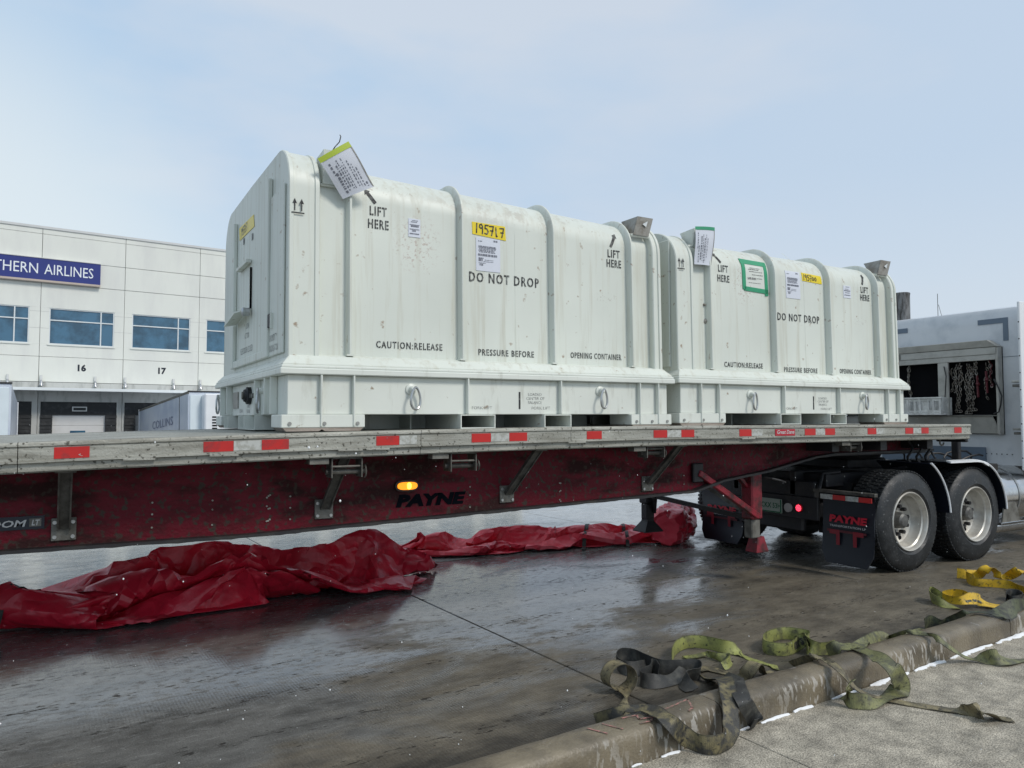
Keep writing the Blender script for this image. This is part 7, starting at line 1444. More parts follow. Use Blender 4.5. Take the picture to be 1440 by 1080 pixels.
# surface samples in units of 4 mm, one list per cross-section, each value the step from the one before
RUNNER = [
[-400,16,9,-14,-3,-4,7,-10,3,12,9,9,15,16,12,-7,-9,-1,-16,-19,-15,-10,-10,-8,-6,-5,-3,4,3],
[-395,16,9,-12,-7,2,-3,-4,6,-1,8,10,13,15,23,-6,-5,-12,-9,-19,-12,-8,-7,-7,-6,-3,-4,5,3],
[-390,17,0,-2,-5,-2,2,-8,-3,3,1,8,12,20,24,0,-11,-7,-11,-12,-10,-5,-6,-7,-6,-1,-3,4,3],
[-384,19,-9,0,1,0,-4,-3,-3,1,1,4,8,20,18,2,-4,-4,-7,-11,-9,-5,-3,-6,-5,-3,2,0,2],
[-372,16,-7,-4,4,-4,1,-2,-3,0,3,2,3,17,6,13,-2,0,-5,-10,-10,-4,-1,-4,-5,-2,2,-1,3],
[-357,14,-6,-3,1,-1,2,-4,-1,-1,0,2,3,13,1,8,2,-3,2,-4,-8,-4,-1,-3,-3,-2,0,1,0],
[-338,11,-5,-4,4,-1,1,-4,0,-2,-1,3,4,8,3,3,3,0,-5,-5,-4,-2,0,-1,-2,-1,-2,1,1],
[-318,9,-5,-3,3,2,1,-4,-1,-1,-1,0,7,5,4,2,2,1,-5,-8,-6,-3,3,1,-1,-2,-2,0,1],
[-297,7,-4,-3,4,2,1,-3,-1,-1,-4,-5,5,11,6,0,3,0,-3,-8,-9,-4,2,2,1,-2,-2,-2,1],
[-279,6,-3,-1,4,2,1,-2,-2,-4,-3,0,3,7,8,-4,2,4,-2,-7,-12,-6,2,4,-1,1,-2,-3,0],
[-261,4,1,1,4,3,0,-1,-1,-3,-3,-2,1,2,8,-4,-2,6,0,-6,-12,-8,1,2,4,-3,-1,-2,-1],
[-244,2,8,1,4,4,0,-2,0,-3,-3,-3,-3,-2,5,2,-5,1,5,-5,-11,-10,0,1,-2,4,-1,-4,-1],
[-234,7,9,4,4,1,-1,1,1,-3,-11,-9,-4,2,4,4,2,-2,2,-2,-9,-10,-2,1,-2,-3,4,-4,-2],
[-220,3,11,6,4,2,-1,0,-6,-6,-5,-6,-4,2,-3,7,3,1,2,-1,-10,-8,-3,-3,-1,-3,-2,4,-4],
[-208,-4,12,7,7,3,-2,-1,-6,-3,-6,-7,-2,-1,0,-4,10,3,2,0,-7,-6,-5,-3,-3,-3,-5,5,-2],
[-202,-4,5,10,9,6,1,-5,-4,-2,-5,-6,-3,-3,0,0,-1,15,-1,2,-3,-5,-7,-7,-6,-2,-1,2,1],
[-196,-2,-1,7,10,9,6,-5,-1,-3,-5,-8,-3,0,1,-1,-6,19,3,3,-5,-3,-3,-8,-7,-5,2,0,2],
[-186,-1,-1,-1,7,10,10,0,0,-4,-4,-8,-2,-1,-1,2,-8,21,7,1,-7,0,0,-7,-8,-4,0,2,1],
[-176,0,0,0,0,6,11,9,-4,-3,-3,-7,-1,-3,-3,5,-8,25,7,-4,-6,4,1,-6,-6,-2,-1,1,1],
[-166,2,0,0,-2,2,8,9,3,-6,-1,-5,-1,-4,-6,-1,4,25,5,-7,-3,4,1,-1,-4,-1,1,0,1],
[-153,1,0,-3,-1,-2,11,6,1,0,-5,1,-4,-7,-4,0,9,24,-3,-4,1,-2,2,5,0,0,1,2,1],
[-138,-1,-2,-2,-2,0,5,9,-1,1,-2,0,-6,-5,-3,0,13,19,-7,-3,-1,3,5,4,2,2,3,3,2],
[-122,-4,-2,-2,-2,-2,7,6,2,1,0,-3,-7,-7,-3,6,16,7,-9,0,2,5,1,7,5,4,5,5,2],
[-104,-5,-3,-3,-3,1,8,4,2,1,0,-5,-7,-6,0,6,14,-6,-3,-2,7,-1,11,6,3,4,9,7,2],
[-86,-5,-4,-4,-3,7,3,2,3,2,0,-7,-6,-3,3,5,1,-6,-1,2,4,1,11,4,1,6,15,7,3],
[-68,-6,-5,-5,3,6,2,2,2,3,-2,-5,-4,0,2,-1,-5,-3,0,2,-1,8,11,-1,2,6,16,9,3],
[-53,-6,-7,-1,7,3,2,1,5,0,-1,-3,-1,1,-3,-5,-3,-2,0,-2,1,10,7,-1,2,7,15,9,4],
[-40,-8,-3,6,3,1,3,3,4,2,0,0,1,-3,-4,-4,-4,-3,-1,-4,2,9,1,3,1,6,13,9,0],
[-27,-8,4,5,2,1,4,4,3,2,2,2,1,-3,-4,-4,-6,-5,-1,-5,1,5,2,-1,3,5,7,9,-1],
[-20,4,5,1,2,3,5,2,1,5,3,4,0,-2,-3,-5,-9,-3,-2,-6,1,-1,-3,3,4,3,7,3,-1],
[-5,5,5,0,3,4,2,-1,6,2,0,9,2,-1,-3,-6,-9,-1,-2,-7,-3,-6,0,5,2,2,-3,8,1],
[11,4,2,2,3,2,-1,7,3,-4,0,9,7,0,-3,-7,-6,1,-2,-7,-9,-4,2,4,0,-1,-5,-4,-2],
[24,4,1,2,5,-2,2,8,1,-5,-1,2,7,2,2,-8,0,2,0,-7,-9,-6,0,6,-2,-3,-6,-4,-3],
[37,3,2,2,3,-3,5,5,6,-6,-7,1,1,7,-2,3,1,3,1,-6,-8,-5,0,1,0,-6,-8,-2,-3],
[51,2,3,1,2,-4,3,7,6,-4,-10,0,0,3,4,-1,7,4,2,-2,-7,-4,-2,1,-5,-8,-5,-2,0],
[66,0,3,0,0,-4,3,3,-2,3,-4,-5,-4,7,3,3,5,8,3,0,-4,-3,-1,-2,-7,-6,-3,-3,0],
[84,-5,2,-2,-1,-3,2,-1,-10,6,4,-5,-6,4,3,4,9,8,3,-1,3,-1,-1,-5,-5,-5,-3,-2,0],
[90,3,-1,-1,-3,-3,1,-6,-4,0,4,-1,-8,3,7,2,7,12,0,2,6,1,-1,-3,-5,-5,-4,-1,1],
[101,3,1,-1,-5,-3,2,-10,0,-1,3,-2,-7,3,5,5,7,4,8,4,4,4,0,-4,-5,-5,-3,-1,1],
[114,2,1,-1,-6,0,2,-7,-5,4,4,-7,-4,-1,3,2,6,10,8,4,3,5,0,-2,-5,-5,-3,-1,2],
[130,1,1,-2,-4,0,2,-3,-5,3,3,-7,-3,-2,1,2,5,6,10,5,3,3,-1,0,-4,-5,-4,0,1],
[148,0,2,-3,-2,0,2,-2,-1,2,-2,-3,-4,-3,1,1,3,7,9,2,2,0,2,-1,-2,-6,-4,-3,-2],
[167,0,1,-2,-2,1,3,0,-1,0,-1,-3,-5,-2,0,0,3,5,4,5,0,0,0,0,-2,-4,-5,-4,-4],
[187,-1,1,-2,-1,1,2,1,0,0,-2,-3,-5,-2,0,0,2,5,3,2,0,0,0,1,-2,-4,-4,-4,-3],
[206,-1,0,-2,0,1,1,2,0,0,-2,-3,-4,-2,0,-1,3,5,1,0,2,1,0,1,-3,-3,-5,-3,-2],
[223,-1,0,-1,0,1,1,2,0,-2,-1,-2,-4,-2,1,0,2,5,1,-2,2,3,-4,5,-3,-3,-7,0,-1],
[238,0,0,-1,0,1,1,2,1,-4,-3,0,-3,-1,1,0,2,5,-2,0,1,1,0,5,-3,-6,-7,3,0],
[252,1,0,-1,1,1,0,2,0,-4,-5,2,-3,-3,4,1,0,3,1,0,2,0,1,2,-5,-15,2,5,0],
[265,1,1,-1,1,1,-1,0,2,-6,-5,3,-5,-3,6,3,1,1,2,1,1,0,1,-3,-12,-14,5,7,1],
[277,2,1,0,1,0,-1,-2,4,-7,-6,2,-8,-2,8,5,2,1,1,2,0,-2,0,-10,-10,-13,3,9,3],
[291,2,0,0,1,0,-2,-2,1,-5,-6,2,-8,-4,8,8,2,1,1,0,0,-1,-3,-6,-8,-10,-9,6,4],
[305,2,1,0,1,-1,-2,-3,-5,-2,-3,1,-8,-4,4,9,5,0,1,0,-1,-1,-3,-3,-6,-8,-7,-8,3],
[320,2,0,0,1,-1,-2,-3,-7,-1,-3,0,-9,-2,-1,8,7,-1,1,1,-1,0,-1,-1,-4,-7,-6,-8,-3],
[334,2,-1,1,0,0,-3,-4,-7,-2,-2,-2,-8,-5,-2,5,7,0,2,0,2,0,4,-3,2,-6,-6,-6,-5],
[348,1,0,0,0,0,-3,-7,-4,-3,-2,-4,-5,-9,-1,1,3,5,-1,3,3,2,3,-1,3,-3,-8,-1,-3],
[362,0,0,0,0,1,-2,-6,-7,-3,-2,-4,-5,-8,-6,0,0,4,1,5,5,3,3,-3,2,1,-7,0,1],
[376,0,0,0,1,1,-2,-5,-7,-5,-2,-3,-8,-6,-4,-2,-2,1,2,5,5,5,5,-2,-4,5,-5,-4,0],
[391,0,0,1,1,1,0,-6,-6,-6,-2,-2,-6,-6,-7,-2,-3,-2,1,4,6,7,6,1,-3,-3,-3,-1,-2],
[407,0,-1,3,1,2,0,-4,-7,-6,-2,-2,-3,-6,-8,-5,-3,-3,-1,3,6,7,8,2,-10,1,-3,-2,0],
[424,-1,0,4,2,1,1,-3,-6,-8,-1,-1,-2,-5,-7,-8,-4,-5,-4,3,6,7,8,2,-12,-9,8,-4,3],
[432,0,0,4,2,2,0,-2,-5,-10,0,-1,-1,-5,-7,-8,-5,-7,-4,3,5,7,9,0,-13,-11,8,0,4],
[-85,22,-30,-22,-17,2,9,16,29,24,15,1,-6,-17,9,14,5,1,21,24,17,9,15,27,27,20,11,-6,-5],
[-85,18,-25,-22,-14,-6,13,24,30,27,14,3,-8,-18,3,14,8,8,15,19,15,10,19,29,29,20,12,-5,-5],
[-87,25,-30,-24,-11,3,13,26,30,25,18,2,-9,-16,-9,14,6,12,21,12,17,8,21,31,30,21,14,-3,-3],
[-86,22,-26,-20,-12,3,18,28,26,27,15,6,-5,-16,-22,9,11,11,19,16,16,10,21,31,32,25,13,4,-1],
[-90,19,-22,-11,-10,6,18,25,25,22,13,6,2,-10,-30,13,5,11,15,18,16,12,20,31,33,27,17,9,-2],
[-95,16,-19,-6,-8,7,20,19,26,21,9,4,1,7,-31,13,8,6,13,16,17,12,18,30,33,29,20,12,2],
[-101,12,-16,-10,7,2,19,15,25,20,8,4,8,13,-29,-4,13,12,16,17,16,13,14,26,32,30,22,13,5],
[-109,7,-13,-10,6,8,15,14,20,21,17,12,9,5,-23,-7,14,11,14,20,19,14,10,20,29,30,24,16,5],
[-119,5,-12,-9,6,9,12,12,19,20,18,11,9,11,-12,-8,13,12,12,18,15,18,14,15,23,29,25,18,7],
[-117,-10,-9,-8,6,8,11,13,10,19,19,16,11,10,2,-1,12,6,11,12,11,20,21,11,18,25,24,21,8],
[-108,-11,-19,-13,3,10,7,11,12,13,20,18,14,10,10,5,17,4,8,7,6,21,27,15,7,18,24,21,9],
[-122,-6,-10,-14,-2,6,6,7,12,13,18,20,18,10,9,15,19,11,3,10,0,17,31,19,12,4,14,23,10],
[-119,-9,-12,-8,-10,0,1,8,11,15,16,21,22,10,6,13,22,22,9,7,-1,12,32,24,10,12,0,17,11],
[-114,-3,-13,-11,-13,-7,-2,5,8,14,19,23,25,15,15,-1,8,26,22,10,-5,12,32,26,13,10,9,0,11],
[-114,9,-14,-12,-14,-9,-2,-1,4,13,17,22,28,20,20,10,-12,10,28,15,-3,15,31,28,17,5,14,-1,8],
[-122,16,1,-13,-12,-12,-6,0,4,4,16,24,26,22,24,14,-3,-15,24,18,3,17,28,27,15,12,9,10,3],
[-130,16,15,-2,-12,-12,-10,-2,0,6,13,21,21,27,26,15,6,-21,10,20,12,15,22,26,16,9,14,8,8],
[-136,13,15,14,-1,-12,-11,-5,-4,5,12,20,15,29,27,13,14,-21,4,24,10,14,18,23,16,11,11,13,11],
[-142,11,13,15,15,-1,-12,-11,0,0,11,21,11,31,23,11,21,-25,8,22,10,12,18,20,14,10,11,21,11],
[-148,10,12,15,14,14,-5,-11,-6,5,11,16,15,30,19,10,19,-26,16,15,13,14,18,15,12,10,16,21,11],
[-152,9,12,13,16,9,11,-7,-4,3,14,5,26,25,9,15,17,-25,21,14,9,23,18,7,10,12,18,21,10],
[-155,9,14,16,17,4,5,5,0,5,12,7,27,21,6,19,8,-18,20,10,17,22,10,6,10,15,19,21,10],
[-153,11,16,18,17,-7,2,8,5,10,8,16,25,15,7,24,-7,-2,14,13,16,19,2,10,8,16,21,21,9],
[-146,14,18,19,-1,-11,7,9,7,18,7,21,18,12,13,23,-12,8,8,15,18,2,10,9,10,17,18,21,10],
[-134,18,20,-1,-18,4,6,11,15,21,9,19,14,11,20,17,-4,0,10,18,9,2,12,3,15,20,13,21,10],
[-117,20,-2,-19,-2,7,8,14,19,21,11,15,11,16,17,8,0,5,13,16,-5,14,14,4,11,18,14,20,9],
[-99,0,-21,-11,10,7,12,18,19,18,14,11,13,15,8,2,7,12,16,5,-3,21,9,11,13,10,16,19,8],
[-97,-24,-18,5,9,11,17,19,20,16,11,11,14,8,5,8,10,13,17,-7,9,19,8,12,14,6,17,17,10],
[-119,-23,-3,10,9,15,20,20,17,12,11,13,12,7,6,10,9,10,19,-13,21,10,12,14,13,3,24,11,9],
[-133,-16,2,9,13,19,22,18,14,9,12,14,9,8,10,10,-1,16,18,-11,25,13,11,11,11,4,24,11,8],
[-135,-18,3,11,18,23,21,15,7,9,10,16,13,8,13,3,-3,21,15,-6,24,14,10,14,5,11,17,15,7],
[-137,-18,6,14,21,24,17,11,10,6,3,17,18,11,10,-2,0,22,16,-3,21,15,11,15,1,19,16,8,7],
[-136,-17,3,18,25,21,21,9,1,11,-1,10,18,16,9,-6,8,20,19,0,19,13,11,17,1,25,14,9,6],
[-129,-18,-1,19,26,20,17,6,5,11,7,-6,16,18,6,2,10,17,21,3,18,12,12,9,17,22,17,9,5],
[-118,-20,-8,17,25,21,20,-3,11,10,13,-13,11,17,11,11,1,14,19,11,17,12,9,13,22,21,18,12,1],
[-101,-24,-13,10,22,22,17,-5,10,10,18,-8,7,16,13,13,4,7,15,19,15,12,10,18,20,22,17,10,-2],
[-84,-24,-17,-1,18,22,16,-3,3,12,20,-1,4,19,15,7,9,8,17,18,11,11,13,17,21,21,14,11,-3],
[-108,18,-22,-10,13,20,16,1,0,10,20,5,-2,22,14,8,10,14,16,14,12,10,13,18,21,19,13,10,3],
[-127,27,-1,-16,5,16,21,-1,5,11,20,4,-2,25,14,8,7,14,19,14,8,10,13,18,20,18,13,9,7],
[-141,27,23,-20,-9,14,27,-3,20,4,22,-9,15,24,9,1,12,19,21,14,11,0,12,16,20,18,13,11,7],
[-148,26,31,-19,-14,7,27,9,14,13,11,-2,27,21,5,-8,17,21,20,16,9,1,9,14,19,18,14,11,7],
[-150,25,33,-23,-17,3,25,27,9,12,2,21,28,17,-5,-7,18,25,20,15,10,6,-2,15,16,19,14,9,6],
[-147,25,28,-29,-17,0,24,33,13,10,11,29,27,11,-9,-10,23,26,21,11,8,7,5,7,17,17,16,11,5],
[-141,23,20,-32,-18,0,25,35,18,9,21,29,24,7,-12,-8,28,24,21,5,4,9,14,2,16,20,17,12,4],
[-134,22,7,-31,-18,1,26,37,21,13,23,28,22,3,-13,-3,27,21,17,13,4,6,14,4,17,19,19,12,3],
[-129,21,-4,-28,-17,2,30,37,22,15,24,25,20,1,-13,2,24,18,16,7,10,10,10,9,17,21,15,12,2],
[-127,21,-9,-26,-17,5,33,39,17,16,25,22,17,1,-12,5,23,14,14,11,9,7,10,13,18,18,13,11,2],
[-127,21,-10,-25,-15,9,37,36,10,17,27,17,15,-4,-2,6,21,16,12,8,8,6,11,14,14,10,16,12,3],
[-130,21,-3,-25,-15,13,39,25,9,19,28,13,18,-2,-6,7,19,17,11,8,7,7,10,10,8,9,15,14,4],
[-136,22,8,-27,-13,16,40,10,14,18,30,10,18,8,-8,0,15,16,13,9,8,5,9,3,6,7,13,15,6],
[-143,22,20,-27,-13,18,40,-1,16,20,31,9,21,12,-7,-7,8,16,13,12,10,6,7,7,7,6,-9,15,8],
[-150,22,29,-25,-14,17,39,-1,15,21,32,12,23,12,-1,-12,-3,12,15,13,11,10,10,7,7,5,-9,-8,7],
[-157,23,33,-19,-16,13,36,7,15,18,32,15,25,13,4,-11,-12,1,17,15,13,13,11,10,8,6,-9,-14,-5],
[-162,21,35,-10,-19,8,32,18,13,15,29,20,24,16,9,-11,-10,-9,13,18,17,13,12,9,9,3,-5,-14,-9],
[-166,21,35,-3,-22,3,27,32,10,12,23,26,18,20,11,-3,-9,-11,4,18,18,15,11,9,7,-2,-3,-9,-9],
[-166,21,34,-1,-24,-3,23,33,23,9,16,24,20,20,13,2,-9,-14,1,19,18,16,16,1,5,1,-9,-7,-3],
[-163,21,33,-4,-25,-7,17,32,28,17,11,19,22,20,12,9,-6,-11,-8,16,17,17,17,4,-6,2,-9,-11,-4],
[-157,21,33,-14,-24,-10,14,28,31,23,12,13,19,20,10,13,2,-9,-10,9,15,16,16,7,-3,-7,-11,-8,-6],
[-148,21,29,-24,-22,-10,11,26,32,23,16,12,14,17,10,11,10,-4,-8,-2,12,14,15,7,-6,-5,-10,-10,-4],
[-138,22,19,-29,-20,-10,11,23,31,19,22,14,11,13,12,7,14,0,-10,-2,3,12,14,7,-6,-8,-5,-11,0],
[-133,22,12,-29,-19,-10,13,22,29,16,24,15,11,13,11,6,15,0,-7,-5,1,9,14,6,-5,-6,-4,-11,3],
[12,9,3,-9,-5,1,8,13,5,-5,-2,-3,10,20,27,16,-3,-21,-21,-19,-16,-5,-4,-2,3,4,-6,-4,0],
[5,11,5,-10,-6,9,13,4,3,-8,-2,3,13,19,13,14,1,-16,-28,-21,-13,-1,-2,0,3,7,-3,-7,0],
[9,3,3,-3,-4,7,13,3,-8,-4,3,5,13,17,0,18,-1,-11,-22,-27,-9,6,-5,0,0,8,2,-5,-2],
[6,6,-3,-4,5,12,8,-1,-16,-2,1,8,16,16,-6,17,4,-11,-19,-24,-7,2,-2,0,0,1,9,-6,-5],
[5,8,-1,2,3,6,11,-9,-18,13,-8,-2,14,21,-9,20,11,-10,-20,-21,-10,1,-1,0,0,0,4,0,-4],
[5,11,-5,2,8,10,3,-18,-8,15,-12,-5,14,16,-11,25,17,1,-18,-24,-16,-3,-1,0,0,0,0,5,-5],
[5,13,-8,4,7,12,-5,-18,1,8,-3,-10,12,8,-1,28,18,4,-9,-22,-22,-11,-3,-1,-1,0,6,-6,0],
[6,14,-10,4,8,8,-6,-16,6,10,-5,2,-6,1,9,25,22,8,-4,-17,-22,-17,-7,-3,-3,3,-2,1,-3],
[6,15,-13,6,8,4,-3,-13,1,8,-4,-6,-4,4,15,21,26,13,-1,-14,-27,-21,-5,0,-6,-4,0,0,0],
[5,16,-9,1,8,5,1,-6,-13,-2,0,0,0,0,15,13,27,20,5,-14,-28,-24,-4,4,2,-7,-7,-2,0],
[8,1,-3,5,10,0,6,3,-10,-11,-3,0,0,0,5,13,22,24,12,-10,-27,-26,-6,-2,11,6,-7,-8,-2],
[6,17,-13,-2,11,1,8,7,-5,-11,-9,-3,0,4,-2,4,18,23,17,-3,-23,-28,-9,-2,0,16,11,-7,-5],
[6,15,-6,-9,10,10,6,0,-3,0,-2,-2,-2,-16,10,1,5,14,20,4,-20,-26,-9,2,3,-5,20,10,-4],
[6,17,-6,-11,8,11,10,3,3,1,-3,-6,-3,-17,-6,9,9,8,10,8,-14,-24,-6,4,-4,5,2,22,3],
[6,14,2,-12,1,11,11,9,-1,0,-7,-7,4,-13,-8,2,8,18,6,0,-11,-20,-1,1,0,-1,-6,22,10],
[6,10,8,-8,-5,6,11,8,9,-11,-5,0,-1,-17,-3,3,8,14,18,-8,-13,-13,-11,0,8,3,-11,18,13],
[5,2,9,5,-6,-1,8,9,9,-5,-6,6,-15,-14,0,0,11,9,28,-13,-1,-14,-19,2,6,-6,-2,20,9],
[5,1,1,7,7,-2,-1,8,9,1,-5,7,-23,-4,3,-4,6,11,29,-7,4,-17,-23,-2,-4,-1,9,16,2],
[6,1,-1,1,5,10,0,3,10,6,-2,-2,-29,-1,4,5,4,11,28,1,3,-20,-24,-12,-1,4,12,4,0],
[7,-1,0,0,5,3,12,4,7,8,-9,-9,-22,3,4,-7,17,15,23,12,-3,-21,-22,-17,-2,7,5,-1,0],
[6,0,1,6,-7,9,8,11,5,7,-7,-23,-8,10,-11,-1,20,19,23,10,-13,-14,-20,-18,-3,3,-2,-1,0],
[7,4,1,-1,-5,11,10,7,5,3,-9,-25,2,6,-10,1,24,24,20,-2,-9,-14,-23,-15,-2,-1,-3,0,0],
[7,-1,0,0,5,12,13,-7,7,7,-19,-18,0,5,-1,-1,25,29,11,1,-14,-21,-23,-7,0,-4,0,0,0],
[7,-1,0,4,7,12,2,-2,8,0,-22,-7,7,-2,-7,12,27,22,11,-6,-17,-29,-12,-8,8,-2,-6,0,0],
[6,0,3,7,4,12,-4,-2,2,2,-21,-3,4,-4,2,22,29,17,-2,-8,-26,-26,-9,9,4,4,-14,-1,0],
[5,4,7,-3,16,-4,-2,-1,0,1,-17,1,-1,1,14,26,22,10,-5,-19,-30,-19,-1,4,11,10,-14,-6,-1],
[5,8,-4,13,5,-4,-4,-5,5,-5,-8,0,1,11,21,23,14,1,-9,-26,-30,-5,8,-1,4,18,-13,-7,-5],
[6,0,8,12,-6,-6,-3,-3,2,2,-4,2,8,19,20,16,6,-5,-15,-29,-24,6,2,-3,7,21,-11,-11,-3],
[6,0,15,2,-7,-7,-3,1,3,2,2,6,13,20,17,9,-5,-11,-15,-28,-14,6,-1,-5,13,23,-8,-16,-1],
[15,-5,10,-2,-9,-3,1,7,6,-3,2,9,18,17,12,-1,-10,-10,-16,-26,-6,11,-2,-9,16,22,-8,-16,-2],
[6,5,9,-8,-6,0,10,11,-9,1,11,5,15,17,5,-8,-10,-6,-17,-24,4,7,-5,-7,20,19,-17,-11,-3],
[6,2,5,0,-7,9,16,-7,-4,-2,16,7,10,14,-1,-8,-10,-3,-16,-21,3,3,1,-5,23,11,-17,-17,-1],
[5,0,6,1,-3,18,8,-11,-12,1,16,17,9,9,-7,-5,-9,-3,-13,-21,0,0,3,5,24,-1,-17,-14,2],
[6,-1,9,0,0,22,-6,-16,-2,-4,14,21,16,7,-11,-5,-7,-7,-8,-22,0,0,1,16,12,-7,-10,-11,-1],
[7,-2,7,-2,9,22,-13,-10,2,-4,-3,20,23,6,-10,1,-7,-11,-8,-19,-2,0,7,13,-4,-8,-3,-1,-5],
[11,-3,1,5,9,21,-17,-7,-8,-3,-2,15,25,22,-14,4,-10,-11,-14,-11,-7,2,7,1,-6,-3,4,0,-5],
[9,7,-4,8,7,19,-20,-6,-13,-2,0,14,27,15,0,-8,1,-13,-12,-7,-12,-2,2,-3,-1,0,8,-2,-6],
[6,13,-1,4,9,17,-20,-7,-14,4,1,9,29,12,-4,-6,-8,-3,-15,-11,-6,-1,-1,-1,0,0,7,-2,-6],
[6,0,17,1,9,16,-15,-19,-6,-3,0,23,28,4,-2,-8,-11,-10,-11,-11,7,-5,-2,-2,0,0,6,-5,-1],
[6,0,13,10,5,14,-4,-28,0,-11,6,28,24,-2,-7,-12,-10,-9,-9,-7,4,9,-7,-7,0,0,3,-3,0],
[6,0,8,18,-3,15,7,-28,-14,-3,17,31,11,-5,-11,-13,-14,-13,-2,2,-4,9,8,-12,-4,0,0,0,0],
[6,0,8,17,-7,14,13,-16,-20,-2,24,23,4,-7,-9,-17,-17,-8,0,5,1,-5,13,-1,-13,0,0,6,3],
[6,0,14,8,-11,14,16,-9,-18,5,22,15,0,-9,-10,-18,-15,0,-4,9,3,-7,3,11,-13,-6,0,0,0],
[6,0,21,-4,-11,14,16,-3,-16,9,17,13,-2,-11,-10,-21,-5,-7,1,13,-8,-6,4,16,-13,-7,0,2,-2],
[7,-1,26,-13,-11,15,18,-5,-10,6,16,15,-5,-11,-11,-23,3,-10,6,0,3,-9,2,18,-13,-7,1,4,-4],
[6,2,25,-19,-8,17,19,-9,-7,2,17,17,-7,-11,-12,-22,9,-13,7,-7,0,1,9,5,-10,-5,9,-3,-5],
[6,3,24,-21,-6,18,18,-7,-13,0,16,23,-8,-11,-14,-20,8,-4,3,1,1,1,-9,5,-7,6,12,-13,-6],
[6,3,24,-20,-4,19,16,-12,-18,2,15,27,-7,-10,-15,-17,-1,8,-3,-6,5,-2,-4,0,5,8,6,-12,-7],
[7,1,24,-19,0,20,12,-22,-15,1,16,29,-4,-11,-11,-18,-4,1,5,-2,-1,-1,-3,4,5,7,6,-10,-7],
[6,0,24,-14,2,18,9,-31,-8,1,12,32,-8,-6,-6,-16,-9,0,0,4,-4,0,3,3,3,3,10,-4,-6],
[6,0,19,-4,1,17,4,-34,-4,1,9,33,-8,0,-6,-11,-15,-2,0,2,0,-2,6,-1,1,5,8,6,-3],
[6,0,12,5,1,15,3,-34,4,-1,2,34,-7,3,-10,-1,-15,-6,-1,-4,4,-1,-3,1,0,4,7,12,5],
[6,0,5,16,-3,14,7,-34,-4,2,2,32,1,-1,-6,-2,-8,-18,-3,1,5,-7,1,-1,2,3,5,3,8],
[6,0,1,21,-6,13,11,-27,-13,0,2,27,12,-3,-3,-2,-9,-15,-5,-2,4,-4,-3,7,-2,7,-1,-4,2],
[6,0,0,23,-8,11,11,-11,-23,-3,1,17,22,4,-5,-7,-7,-15,-6,-5,6,-3,4,6,2,4,6,-11,-4],
[6,0,0,23,-10,9,12,-5,-16,-12,-1,8,20,9,1,-8,-8,-5,-17,0,5,-5,1,12,8,6,2,-13,-10],
[6,0,0,23,-13,8,13,-3,-13,-10,-4,-1,11,11,12,-5,-9,-6,-10,-4,4,-4,2,12,9,9,-3,-11,-9],
[6,0,2,21,-16,7,13,1,-12,-9,-7,2,3,6,15,4,-9,-6,-7,-8,2,-2,1,14,11,6,-5,-13,-7],
[6,0,8,13,-16,5,11,9,-7,-16,-7,0,0,3,15,11,-5,-7,-6,-10,-1,0,1,12,5,5,0,-11,-7],
[6,0,18,0,-16,4,9,12,-1,-23,-3,0,0,0,10,15,3,-9,-2,-9,-9,1,0,11,0,1,5,-7,-6],
[6,2,20,-6,-15,3,8,12,1,-24,-1,0,0,0,7,16,5,-7,-1,-8,-9,-3,0,10,-1,-3,4,0,-6]]

def tarp(name, rows, label, m, fn, base, ratio):
    nx = len(rows) // 3; ny = len(rows[0]); co = [[0, 0, 0] for _ in range(nx * ny)]
    for k in range(3):
        for i in range(nx):
            p = 0
            for j, st_ in enumerate(rows[k * nx + i]): p += st_; co[i * ny + j][k] = p / 250
    me = bpy.data.meshes.new(name)
    me.from_pydata([Vector(fn(*p)) - Vector(base) for p in co], [], [(i * ny + j, (i + 1) * ny + j, (i + 1) * ny + j + 1, i * ny + j + 1) for i in range(nx - 1) for j in range(ny - 1)])
    me.materials.append(m); o = bpy.data.objects.new(name, me); COL.objects.link(o); o.location = base
    md = o.modifiers.new('facet', 'DECIMATE'); md.ratio = ratio
    ev = bpy.data.meshes.new_from_object(o.evaluated_get(bpy.context.evaluated_depsgraph_get())); o.modifiers.clear(); ev.name = name; o.data = ev
    ev.shade_smooth(); ev.set_sharp_from_angle(angle=R(38))
    md = o.modifiers.new('thick', 'SOLIDIFY'); md.thickness = .004
    tag(o, label, 'tarp', 'red tarpaulins dropped under the trailer'); return o
def fa(x, y, z): return (x * 1.0 + 1.0, y * .54 + 6.84, z * .76)
def fb(x, y, z): return (x * 1.08 + 4.78, y * .72 + 7.86 - x * .15, z * (.62 + .12 * (x + 1.7)))
HEAP_O = tarp('tarpaulin', HEAP, 'large dark red tarpaulin heaped on the road at the left under the beam', M['tarp'], fa, (.93, 6.92, 0), .62)
RUN_O = tarp('tarpaulin', RUNNER, 'flat lighter red tarpaulin stretched between the heap and the landing gear', M['tarp2'], fb, (4.75, 7.95, 0), .6)
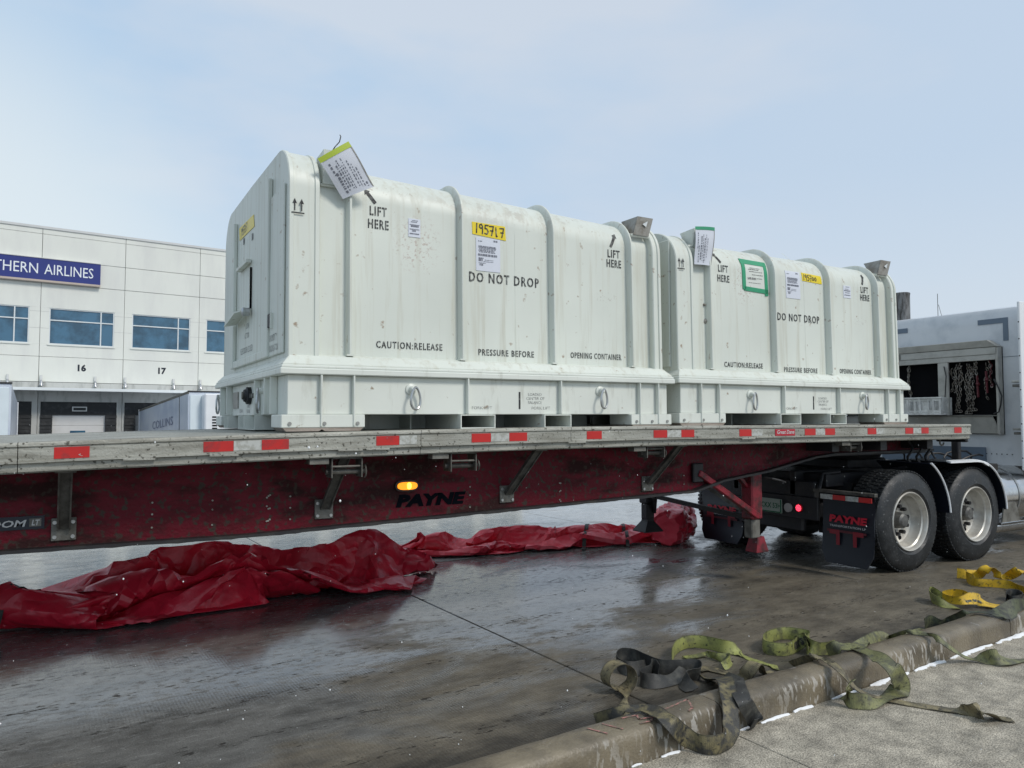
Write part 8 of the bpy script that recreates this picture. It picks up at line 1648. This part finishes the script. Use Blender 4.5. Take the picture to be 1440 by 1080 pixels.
# crumpled bundle at the runner's end, by the landing gear
mb = MB(); rg = []; NA, NB = 22, 40
for i in range(NA):
    t = i / (NA - 1); cx, cy = 6.16 + .92 * t, 7.02 + .72 * t; r = .30 * (math.sin(PI * (.10 + .80 * t)) ** .35) * (1 - .12 * t)
    row = []
    for k in range(NB):
        a = 2 * PI * k / NB; ca, sa = math.cos(a), math.sin(a)
        n1 = noise.noise(Vector((t * 3 + 4, ca * 1.3, sa * 1.3))); n2 = abs(noise.noise(Vector((t * 4, ca * 2.6 + t * 2, sa * 2.6)))); n3 = abs(noise.noise(Vector((t * 9 + ca * 3, ca * 6, sa * 6))))
        q = r * (1.02 + .28 * n1 - .34 * n2 - .16 * n3)
        row.append((cx - .62 * ca * q + (0 if 0 < i < NA - 1 else .03 * n1), cy + .80 * ca * q, max(.004, .21 + q * sa * .98 + .04 * n1)))
    rg.append(row)
o = mb.loft(rg).build('bundled_tarpaulin', M['tarp2'], smooth=0, off=(6.5, 7.4, 0)); o.location = (6.5, 7.4, 0)
md = o.modifiers.new('facet', 'DECIMATE'); md.ratio = .8
ev = bpy.data.meshes.new_from_object(o.evaluated_get(bpy.context.evaluated_depsgraph_get())); o.modifiers.clear(); ev.name = 'bundled_tarpaulin'; o.data = ev; ev.shade_smooth(); ev.set_sharp_from_angle(angle=R(32))
tag(o, 'crumpled bundle of red tarpaulin behind the landing gear', 'tarp', 'red tarpaulins dropped under the trailer')
# black webbing sewn along the tarpaulins, laid over their folds
from mathutils.bvhtree import BVHTree
def webbing(ob, a, b_, w=.045, n=26):
    me = ob.data; bv = BVHTree.FromPolygons([v.co for v in me.vertices], [tuple(p.vertices) for p in me.polygons]); L = ob.location
    a = Vector(a); b_ = Vector(b_); u = Vector((b_.y - a.y, a.x - b_.x)).normalized() * w / 2; P = []
    for i in range(n + 1):
        c = a.lerp(b_, i / n); r_ = []
        for s_ in (-1, 1):
            q = c + u * s_; h = bv.ray_cast(Vector((q.x - L.x, q.y - L.y, 2)), Vector((0, 0, -1))); z = h[0].z if h[0] else .004
            r_.append((q.x, q.y, z + .007))
        P.append(r_)
    for i in range(1, n): 
        for s_ in (0, 1): P[i][s_] = (P[i][s_][0], P[i][s_][1], max(P[i][s_][2], (P[i - 1][s_][2] + P[i + 1][s_][2]) / 2 - .01))
    MB().loft([[p[0], p[1], (p[1][0], p[1][1], p[1][2] + .003), (p[0][0], p[0][1], p[0][2] + .003)] for p in P]).build('webbing', M['strap_black'], ob, off=tuple(L), smooth=50)
webbing(HEAP_O, (-.52, 6.52), (.02, 6.72))
webbing(RUN_O, (5.15, 7.30), (5.75, 8.0)); webbing(RUN_O, (5.75, 7.2), (6.2, 7.9))

# ================================================================== FALLING SNOW
random.seed(77); mb = MB()
for i in range(360):
    d = random.uniform(1.0, 9) ; a = R(random.uniform(22, 98)); x, y = d * math.cos(a), d * math.sin(a); z = random.uniform(.05, 1.5 + .02 * d); r = random.uniform(.0008, .0022)
    if random.random() < .05: r *= 1.8
    c = Vector((x, y, z)); u = [Vector((1, 0, 0)), Vector((0, 1, 0)), Vector((0, 0, 1.3))]
    mb.add([c + u[0] * r, c - u[0] * r, c + u[1] * r, c - u[1] * r, c + u[2] * r, c - u[2] * r], [(0, 2, 4), (2, 1, 4), (1, 3, 4), (3, 0, 4), (2, 0, 5), (1, 2, 5), (3, 1, 5), (0, 3, 5)])
o = mb.build('falling_snow', M['flake'], smooth=80); tag(o, 'sparse light snowflakes drifting in the air around the trailer', 'snow', kind='stuff')
